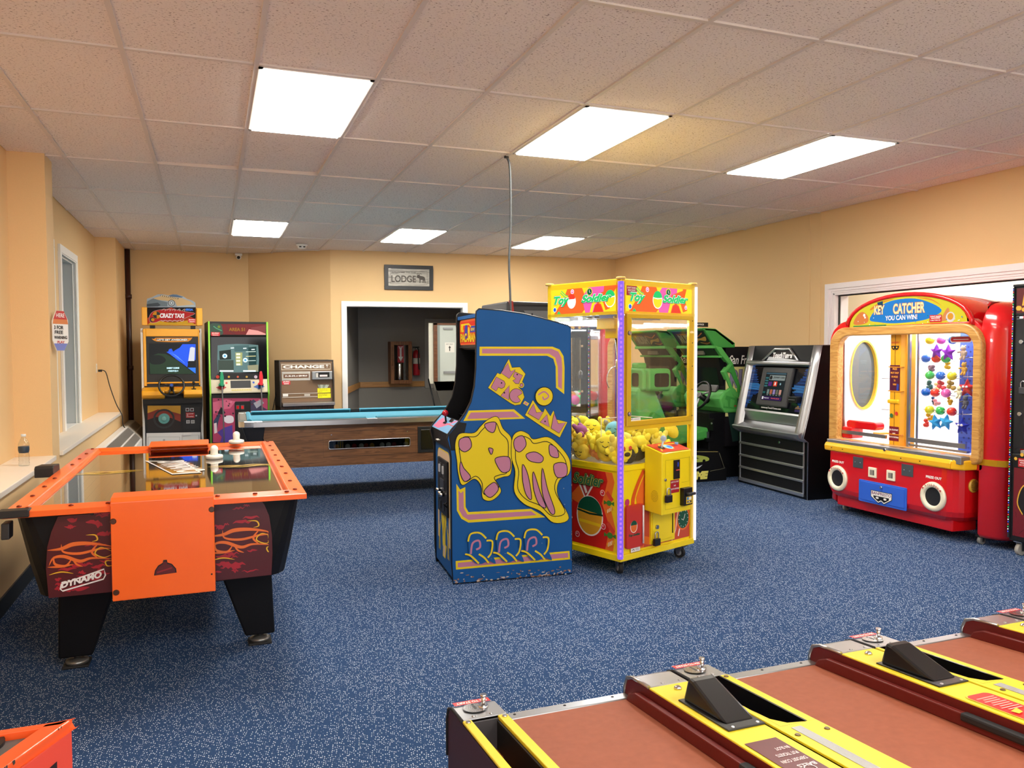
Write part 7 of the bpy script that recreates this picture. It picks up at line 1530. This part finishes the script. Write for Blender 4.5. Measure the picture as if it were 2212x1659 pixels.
# ================================================================== GREEN DRIVING CABINETS
def driver(y0, label, dx=0.):
    """sit-down driving cabinet; local x towards the right wall, y away from camera, seat at low x"""
    t = T('sit_down_racer', label, 'arcade machine', (4.62 + dx, y0, 0), 0)
    G1 = mat('#3F9440', .55, spec=.3, bump=.08, bscale=150); G2 = mat('#55AA50', .55, spec=.3, bump=.08, bscale=150); K = mat('#0B0B0E', .5, spec=.2); Wd = .74
    H = driver.H
    # base
    t.part(B().prism([(-.30, .0), (.72, .0), (.72, .14), (.66, .14), (.62, .33), (-.30, .36)], 'y', -.11, Wd + .02, K), 'base', .006)
    t.part(B().box(.60, 1.36, .06, Wd - .04, .0, .74, K), 'monitor_stand', .006)
    t.part(B().box(.79, 1.37, .02, Wd - .02, .36, 1.487, mat('#121014', .5, spec=.2)), 'monitor_cabinet', .004)
    # seat
    se = t.part(B().prism([(-.22, .36), (-.1, .36), (.22, .40), (.60, .44), (.66, .54), (.62, .58), (.40, .53), (.14, .56), (.02, .72), (-.1, .78), (-.22, .6)], 'y', .08, Wd - .08, G1), 'seat', .03)
    t.part(B().prism([(-.26, .40), (.02, .45), (.14, .60), (-.02, .95), (-.08, 1.06), (-.2, 1.08), (-.28, 1.0)], 'y', .13, Wd - .13, G2), 'backrest', .03)
    t.part(B().prism([(y, z) for y, z in rrect(.08, Wd - .08, 1.0, 1.25, .05, 4)], 'x', -.24, -.02, G2).box(-.18, -.06, Wd / 2 - .07, Wd / 2 + .07, 1.24, 1.31, G2).prism([(y, z) for y, z in rrect(.02, Wd - .5, 1.0, 1.25, .05, 4)], 'x', -.2, .08, G2), 'headrest', .02)
    for y in (.17, Wd - .33): t.part(B().prism(rrect(y, y + .14, 1.05, 1.20, .03), 'x', -.246, -.238, K), 'headrest_vent')
    t.part(B().prism(rrect(-.13, .05, 1.05, 1.20, .03), 'y', .014, .02, K), 'headrest_vent')
    # dash
    t.part(B().prism([(.73, .80), (.70, .90), (.76, .98), (.86, 1.04), (.93, 1.0), (.95, .74), (.78, .74)], 'y', .0, Wd, G2), 'dashboard', .02)
    a = Art(t, (.745, .0, .78), (1, 0, 0), (0, 0, 1)); a.poly([(.0, .02), (.19, .0), (.19, .12), (.04, .16)], G1).poly([(.015, .04), (.07, .03), (.06, .10), (.02, .12)], G2).poly([(.09, .03), (.14, .02), (.16, .1), (.10, .12)], G2).rect(.15, .175, .03, .045, mat('#C02A20', .4)); a.done('dash_facets')
    t.part(B().prism([(.74, .97), (.78, 1.05), (.86, 1.07), (.9, 1.0)], 'y', .14, Wd - .14, mat('#1C1E1C', .4)), 'gauge_hood', .01)
    wc = Vector((.58, .20, .935)); ti = Matrix.Rotation(R(24), 3, 'Y')
    pts = [wc + ti @ Vector((0, .165 * math.cos(q_), .165 * math.sin(q_))) for q_ in [2 * PI * j / 30 for j in range(30)]]
    sw = t.part(B().tube(pts, .015, BLACK, 8, True), 'steering_wheel', label='black steering wheel')
    b = B()
    for q_ in (R(-90), R(20), R(160)): b.tube([wc, wc + ti @ Vector((0, .16 * math.cos(q_), .16 * math.sin(q_)))], .012, mat('#A8A8AA', .3, .7), 6)
    b.tube([wc + ti @ Vector((-.02, 0, 0)), wc + ti @ Vector((.12, 0, -.02))], .035, BLACK, 12); t.part(b, 'wheel_spokes', parent=sw)
    # hood
    A_, Bb, C_, D_, E_, F_ = H['hood']
    for y in (.0, Wd - .04): t.part(B().prism([A_, Bb, C_, D_, E_, F_], 'y', y, y + .04, G1), 'hood_side', .008)
    th = .03
    t.part(B().prism([(A_[0] - .01, A_[1] - .01), A_, Bb, C_, (C_[0] - th, C_[1] - th), (Bb[0] - .01, Bb[1] - th), (A_[0] + .01, A_[1] - th)], 'y', .0, Wd, G1), 'hood_top', .006)
    for y in (.0, Wd - .06): t.part(B().prism(H['fin'], 'y', y - .01, y + .06, G2), 'side_fin', .008); t.part(B().prism(H['fin2'], 'y', y, y + .05, G1), 'side_fin', .008)
    mt = Vector((A_[0] + .03, 0, A_[1] - .03)); mb_ = Vector((F_[0] + .01, 0, F_[1] + .01)); up2 = (mt - mb_).normalized(); mh = (mt - mb_).length
    nn = Vector((0, -1, 0)).cross(up2)
    t.part(B().prism([(mt.x, mt.z), (mb_.x, mb_.z), (mb_.x + .03, mb_.z + .02), (mt.x + .03, mt.z)], 'y', .04, Wd - .04, mat('#14100E', .3)), 'marquee')
    a = Art(t, tuple(mb_ + Vector((0, Wd - .04, 0))), (0, -1, 0), up2); ww = Wd - .08
    a.text('RUSH', .08, .03, .26, mh * .6, mat('#8A8A76', .4), .05).text('San Francisco', .08, mh * .75, .2, .02, mat('#C86A3A', .4), .02).poly([tuple(v) for v in smooth2([(.36, .02), (.46, .07), (.58, .06), (.62, .12), (.52, .1), (.41, .09)], 4, True)], mat('#C89A4A', .4)).line([(.34, mh * .8), (.48, mh * .6), (.6, mh * .85)], .012, mat('#D8763A', .4)).line([(.46, .04), (.56, .015), (.64, .04)], .014, mat('#A8864A', .4)).text('EXTREME', .5, .02, .12, .02, mat('#A83A2A', .4), .03); a.done('marquee_print')
    x5, z5 = F_
    t.part(B().box(x5 - .02, x5 + .05, .0, Wd, z5 - .03, z5 + .005, G2), 'crossbar', .008); t.part(B().box(x5 + .06, x5 + .11, .0, Wd, z5 - .135, z5 - .11, G2), 'crossbar', .008)
    t.part(B().prism([(x5 + .01, z5 - .03), (x5 + .08, z5 - .12), (x5 + .1, z5 - .12), (x5 + .05, z5 - .03)], 'y', .04, Wd - .04, mat('#18201A', .4)), 'speaker_panel'); t.part(B().box(x5 + .03, x5 + .05, Wd / 2 - .12, Wd / 2 + .12, z5 - .10, z5 - .045, mat('#6A6A5A', .4)), 'speaker_vent')
    t.part(B().prism([(x5 + .09, z5 - .13), (.80, 1.0), (.88, 1.0), (.88, 1.46), (x5 + .12, 1.46)], 'y', .05, Wd - .05, K), 'monitor_bezel')
    t.part(B().add([(x5 + .103, .12, z5 - .18), (x5 + .103, Wd - .12, z5 - .18), (.787, Wd - .12, 1.04), (.787, .12, 1.04)], [(0, 1, 2, 3)], mat('#15181C', .1)), 'monitor_screen')
    t.part(B().box(.56, .64, .04, .12, .42, .46, K).box(.58, .62, .06, .12, .46, .53, STEEL), 'pedal')
    t.part(B().box(.60, .62, -.02, .06, .55, .68, K).cyl((.6, .0, .63), .012, -.01, .0, STEEL, 'x', 8), 'coin_door')
    a = Art(t, (.79, .02, .36), (1, 0, 0), (0, 0, 1))
    a.rect(0, .58, 0, 1.12, mat('#141216', .5, spec=.2)).rect(.0, .58, .34, .90, mat('#D8D08A', .4)).line([(.04, .99), (.08, 1.02), (.11, 1.0), (.07, .96), (.03, .93)], .008, WHITE).text('San Francisco', .05, .93, .5, .1, mat('#F0EEE8', .4), .01, .25).text('RUSH', .045, .655, .52, .22, mat('#5A5468', .4), .08, .1).text('RUSH', .05, .66, .51, .21, mat('#8A829E', .4), .04, .1).text('EXTREME RACING', .05, .57, .5, .06, mat('#E8D84A', .4), .06).poly([(.0, .54), (.58, .54), (.58, .1), (.1, .05)], mat('#1E3A34', .4)); a.done('side_print')
    a = Art(t, (0, -.11, 0), (1, 0, 0), (0, 0, 1))
    a.text('EXTREME', -.02, .03, .50, .09, mat('#E0D86A', .4), .08, .2).poly([tuple(v) for v in smooth2([(.1, .25), (.2, .30), (.33, .30), (.47, .27), (.47, .23), (.3, .22), (.13, .22)], 4, True)], mat('#9AA84A', .4)).poly([(.2, .26), (.30, .29), (.36, .26)], mat('#2A3A2A', .3)).disc(.22, .228, .02, K, 12).disc(.42, .23, .02, K, 12).poly([(.20, .13), (.40, .19), (.36, .16), (.22, .11)], mat('#C8D0DC', .4)).line([(.2, .345), (.6, .325)], .005, mat('#A89A5A', .4)).line([(.62, .31), (.69, .135), (.5, .115)], .004, mat('#8A8A70', .4)); a.done('base_print')
    return t
def _h0(*p):
    out = []
    for x, y in p:
        d = cam_ray(x, y); k_ = 7.42 / d.y; out.append((d.x * k_ - 4.62, CH + d.z * k_))
    return out
driver.H = {'hood': _h0((1519, 708), (1546, 710), (1588, 741), (1588, 751), (1560, 751), (1543, 747)),
            'fin': _h0((1543, 747), (1558, 750), (1584, 786), (1570, 803), (1582, 836), (1594, 850), (1594, 862), (1584, 856), (1577, 838), (1562, 803), (1574, 787), (1556, 766)),
            'fin2': _h0((1584, 786), (1600, 835), (1602, 858), (1594, 858), (1594, 836), (1580, 806), (1570, 803))}
driver.H = {k_: [(min(x_, 1.0), z_) for x_, z_ in v_] for k_, v_ in driver.H.items()}
driver(7.42, 'near green sit-down racing cabinet with black steering wheel, left of the jukebox')
driver(8.42, 'far green sit-down racing cabinet seen through the glass of the yellow crane')
t = T('notice_sign', 'small black notice plate standing on top of the near green racing cabinet', 'sign', (5.19, 7.66, 1.715), 2)
t.part(B().box(-.1, .14, 0, .006, 0, .05, BLACK), 'plate'); a = Art(t, (-.1, 0, 0), (1, 0, 0), (0, 0, 1)); a.text('NOTICE', .07, .018, .11, .018, WHITE, .04); a.done('lettering')
# grey game cabinet behind
t = T('black_game_cabinet', 'black cabinet with grey bolted top and red corner, behind the blue arcade cabinet', 'arcade machine', (3.34, 9.0, 0), 0)
t.part(B().prism([(0, 0), (.9, 0), (.9, 1.85), (0, 1.85)], 'y', 0, .95, mat('#101013', .45)), 'body', .01)
t.part(B().prism([(.0, 1.80), (.0, 2.05), (.14, 2.05), (.95, 2.04), (.95, 1.78), (.12, 1.80)], 'y', -.05, .9, mat('#4A4B4E', .45, bump=.15, bscale=150)), 'hood', .02)
t.part(B().box(.06, .95, -.058, -.05, 1.99, 2.015, BLACK), 'vent'); t.part(B().prism([(.22, 1.94), (.95, 1.94), (.95, 1.74), (.32, 1.78)], 'y', -.062, -.05, mat('#8A8C8E', .4, bump=.1)), 'back_plate')
for x in (.33, .56): t.part(B().cyl((x, 0, 1.895), .012, -.068, -.062, BLACK, 'y', 10), 'bolt')
t.part(B().prism([(.06, 1.86), (.1, 1.86), (.08, 2.05), (.03, 2.06)], 'y', -.066, -.05, mat('#C8322A', .4)), 'red_stripe')
# ================================================================== BALL ALLEYS
SLP = 4.2
def topz(y): return .45 + .0735 * (2.12 - y)
MAR = mat('#641C18', .45, spec=.3, bump=.08, bscale=150); MARD = mat('#3E1A20', .5); AL = mat('#B7B8BA', .3, .95, bump=.08, bscale=22); YA = mat('#E3CE30', .4, spec=.3); LN = mat('#98563E', .6, spec=.2, bump=.06, bscale=40, var=.16)
BKH = mat('#0B0B0D', .35, coat=.2)
PF = 1.75   # length modelled towards and behind the camera
def alley(x0, label, kind, k):
    t = T('ball_alley', label, 'ball alley', (x0, 2.12, 0), 0, None)
    # local: x across, y negative towards the camera; everything above follows the slope
    S = lambda z, y: z + .0735 * (-y)
    def slab(xa, xb, ya, yb, z0, z1, m, b=None):
        b = b or B(); xa = max(xa, .003); xb = min(xb, .708); v = [(x, y, S(z, y)) for z in (z0, z1) for y in (ya, yb) for x in (xa, xb)]
        return b.add(v, [(0, 2, 3, 1), (4, 5, 7, 6), (0, 1, 5, 4), (2, 6, 7, 3), (0, 4, 6, 2), (1, 3, 7, 5)], m)
    L = -PF
    # side walls with rounded nose
    def nose(xa, xb, m, z1=.448, zc=.0):
        pr = [(L, S(zc, L)), (L, S(z1, L)), (-.045, S(z1, -.045)), (-.015, z1 - .012), (-.002, z1 - .04), (0, .20), (-.05, .06), (-.05, .0), (L, .0)]
        return B().prism(pr, 'x', xa, xb, m)
    t.part(nose(.003, .014, MARD if k == 0 else MAR), 'side_panel', .002); 
    t.part(nose(.118, .13, MAR), 'side_panel', .002)
    # coin block: aluminium plate wrapping the nose
    def cover(xa, xb, ya):
        xa = max(xa, .003); pr = [(ya, S(.447, ya)), (ya, S(.452, ya)), (-.045, S(.452, -.045)), (-.012, .442), (.004, .408), (.004, .33), (.0, .33), (-.0, .405), (-.02, .435), (-.05, .449)]
        return B().prism(pr, 'x', xa, xb, AL)
    cpl = t.part(cover(0, .13, -.14), 'coin_plate', .002)
    t.part(B().tube([(.003, -.14, S(.45, -.14)), (.003, -.045, S(.45, -.045)), (.003, -.012, .44), (.003, .003, .405), (.003, .003, .30)], .005, RUBBER, 6), 'edge_trim', parent=cpl)
    a = Art(t, (.13, 0.0, .4535), (-1, 0, 0), Vector((0, -1, .0735)))
    a.rect(.012, .118, .016, .042, mat('#D0181E', .35)).text('50c TO START', .02, .021, .09, .015, WHITE, .04).disc(.07, .075, .034, mat('#8E9092', .25, .9), 24).disc(.07, .075, .032, mat('#BFC0C2', .2, .95), 24).rect(.066, .074, .06, .085, mat('#2A2A2C', .4)).disc(.07, .052, .004, BLACK)
    a.done('coin_print', parent=cpl)
    t.part(B().cyl((.085, -.075, .455), .014, 0, .01, CHROME).cyl((.085, -.075, .455), .006, .01, .034, CHROME).cyl((.085, -.075, .455), .009, .034, .04, CHROME), 'coin_button', parent=cpl)
    for x in (.04, .09): t.part(B().lathe([(.006, 0), (.004, .003)], (x, -.125, S(.452, -.125)), AL, n=10), 'rivet', parent=cpl)
    if kind == 'open':
        slab_ = slab(.0, .028, L, -.142, .440, .452, YA); t.part(slab_, 'yellow_strip', .003); t.part(slab(.103, .13, L, -.142, .440, .452, YA), 'yellow_strip', .003)
        t.part(slab(.028, .103, L, -.145, .28, .30, mat('#7A2A1E', .4)), 'ball_trough'); t.part(slab(.028, .103, -.2, -.145, .30, .36, mat('#9A5A2E', .5)), 'trough_block'); t.part(slab(.028, .103, -.15, -.142, .36, .445, mat('#5A585C', .4, .5)), 'trough_end_plate')
        t.part(slab(.0985, .104, L, -.145, .28, .44, mat('#0E0A0A', .5)), 'trough_wall')
        for x, y in ((.014, -.16), (.117, -.16)): t.part(B().lathe([(.008, 0), (.006, .004)], (x, y, S(.452, y)), CHROME, n=10), 'screw')
    else:
        # yellow top with a long ball slot
        n = 18; sx0, sx1, sy0, sy1 = .018, .092, -.15, -.52
        hole = [(sx0, sy0), (sx1 + .005, sy0)] + [(sx1, sy0 + (sy1 - sy0) * k2 / 6) for k2 in range(1, 5)] + [(sx1 - .008, sy1 + .05), (sx1 - .035, sy1), (sx0 + .02, sy1 + .03), (sx0 + .004, sy1 + .1)] + [(sx0, sy0 + (sy1 - sy0) * k2 / 6) for k2 in (3, 2, 1)]
        b = B(); slab(.0, sx0, sy1 - .002, -.142, .440, .452, YA, b); slab(sx1 + .006, .13, sy1 - .002, -.142, .440, .452, YA, b); slab(0, .13, L, sy1, .440, .452, YA, b); t.part(b, 'yellow_top', .002)
        cr_ = B(); o_ = [(sx0, sy1), (sx0, sy1 + .12), (sx0 + .006, sy1 + .05), (sx0 + .03, sy1 + .012), (sx1 + .006, sy1)]; cr_.add([(x, y, S(.4515, y)) for x, y in o_], [(0, 1, 2, 3, 4)], YA); t.part(cr_, 'slot_corner')
        t.part(slab(sx0 - .004, sx0, sy1, -.145, .30, .449, BKH), 'slot_wall'); t.part(slab(sx1 + .004, sx1 + .010, sy1, -.145, .30, .453, BKH), 'slot_wall'); t.part(slab(sx0, sx1 + .006, L, -.142, .29, .30, BKH), 'ball_trough')
        for x, y in ((.114, -.16), (.02, sy1 - .06), (.112, sy1 - .06)): t.part(B().lathe([(.008, 0), (.006, .003)], (x, y, S(.452, y)), mat('#6A5A3A', .4, .6), n=10), 'screw')
        t.part(slab(.034, .064, -.86, -.54, .452, .4535, mat('#B8BABC', .35, .7, bump=.4, bscale=300)), 'metal_strip')
        t.part(B().cyl((.06, -.98, S(.452, -.98)), .04, 0, .004, mat('#7A7470', .4)), 'round_cap')
    # lane
    la = slab(.13, .573, L, -.035, .30, .388, LN); t.part(la, 'lane', .004)
    t.part(slab(.13, .573, -.045, .0, .28, .391, AL), 'nose_strip', .003)
    for x in (.2, .36, .52): t.part(B().lathe([(.005, 0), (.003, .002)], (x, -.018, S(.391, -.018)), DARK, n=8), 'screw')
    t.part(B().box(.13, .573, L, -.05, 0, .33, MARD), 'lane_body')
    gd = B().prism([(L, S(.39, L)), (L, S(.425, L)), (-.10, S(.425, -.10)), (-.06, .415), (-.045, .39)], 'x', .550, .570, MAR)
    t.part(gd, 'lane_guard', .004)
    t.part(slab(.544, .570, L, -.60, .405, .428, RUBBER), 'guard_bumper', .006)
    # right block with plate and hood
    t.part(nose(.573, .585, MAR), 'side_panel', .002)
    t.part(cover(.574, .708, -.14), 'plate', .002)
    t.part(B().tube([(.575, -.14, S(.452, -.14)), (.575, -.045, S(.452, -.045)), (.575, -.012, .442), (.575, .004, .405), (.575, .004, .36)], .006, AL, 6), 'plate_edge')
    for x in (.63, .69): t.part(B().lathe([(.006, 0), (.004, .003)], (x, -.125, S(.452, -.125)), AL, n=10), 'rivet')
    t.part(slab(.574, .715, L, -.142, .440, .452, YA), 'yellow_top', .003)
    t.part(B().lathe([(.012, 0), (.011, .005), (.005, .01)], (.645, -.185, S(.452, -.185)), CHROME, n=14), 'dome_nut')
    ya, yb = -.27, -.465; xa, xb = .606, .702
    fl = B(); slab(xa - .012, xb + .012, yb - .03, ya + .005, .452, .457, BKH, fl); f_ = t.part(fl, 'hood_flange', .002)
    b = B(); zt_ = .522
    top = [(xa + .008, ya - .012, S(zt_, ya)), (xb - .008, ya - .012, S(zt_, ya)), (xb - .008, ya - .035, S(zt_ - .002, ya)), (xa + .008, ya - .035, S(zt_ - .002, ya))]
    bot = [(xa, ya, S(.455, ya)), (xb, ya, S(.455, ya)), (xb, yb, S(.457, yb)), (xa, yb, S(.457, yb))]
    b.loft(top, bot, BKH); t.part(b, 'ball_hood', .008, 'black wedge-shaped ball hood')
    for x in (xa + .01, xb - .01): t.part(B().lathe([(.006, 0), (.004, .003)], (x, yb - .018, S(.457, yb)), AL, n=10), 'screw', parent=f_)
    a = Art(t, (.607, -.66, S(.4525, -.66)), (0, -1, .0735), (1, 0, 0)) if False else Art(t, (.69, -.57, S(.4525, -.57)), (-1, 0, 0), Vector((0, -1, .0735)))
    lab = mat('#5E1A22', .4) if k == 0 else mat('#D82A24', .4)
    if k == 0:
        a.rect(.012, .105, 0, .24, lab)
        for j, (s, w_) in enumerate((('9 BALLS', .06), ('POWER', .0), ('BALLS', .05), ('DEPOSIT COIN', .07), ('PUT TICKETS', .06), ('IN SLOT', .04))):
            if w_: a.text(s, .02, .20 - j * .03, w_, .014, mat('#E8D8D8', .4), .02)
        a.line(circ(.05, .165, .014, 16), .0025, mat('#E8D8D8', .4), closed=True)
    else:
        a.poly(rrect(.008, .1, 0, .26, .02), mat('#E8C83A', .4)).poly(rrect(.012, .096, .004, .256, .018), lab)
        for j in range(8): a.rect(.02 + (j % 3) * .004, .085 - (j % 2) * .01, .03 + j * .012, .035 + j * .012, mat('#F0A89A', .4))
        for (u_, v_) in ((.035, .15), (.07, .19), (.035, .22)): a.disc(u_, v_, .014, mat('#F0C83A', .4), 16).line([(u_ - .006, v_), (u_ + .006, v_)], .003, lab)
        a.poly([(.05, .12), (.085, .13), (.08, .15), (.06, .145)], mat('#F0C83A', .4))
    a.done('instruction_label')
    t.part(B().box(.02, .69, L, -.08, 0.0, .06, MARD), 'plinth')
    return t
alley(.605, 'nearest ball alley, at the left, with an open ball trough between yellow strips', 'open', 0)
alley(1.322, 'middle ball alley with a black hood before it and a red instruction label', 'slot', 1)
alley(2.036, 'third ball alley from the left, reaching the right edge of the photo', 'slot', 2)
t = T('ball_alley', 'farthest right ball alley, only its silver and yellow corner showing', 'ball alley', (2.75, 2.12, 0), 0)
for o in [o for o in bpy.data.objects if o.name.startswith('ball_alley') and o.parent is None and abs(o.location.x - 2.036) < .001][0].children:
    c = copy_tree(o, t.o)
# ------------------------------------------------------------------ tidy up
bpy.data.objects.remove(_to, do_unlink=True)
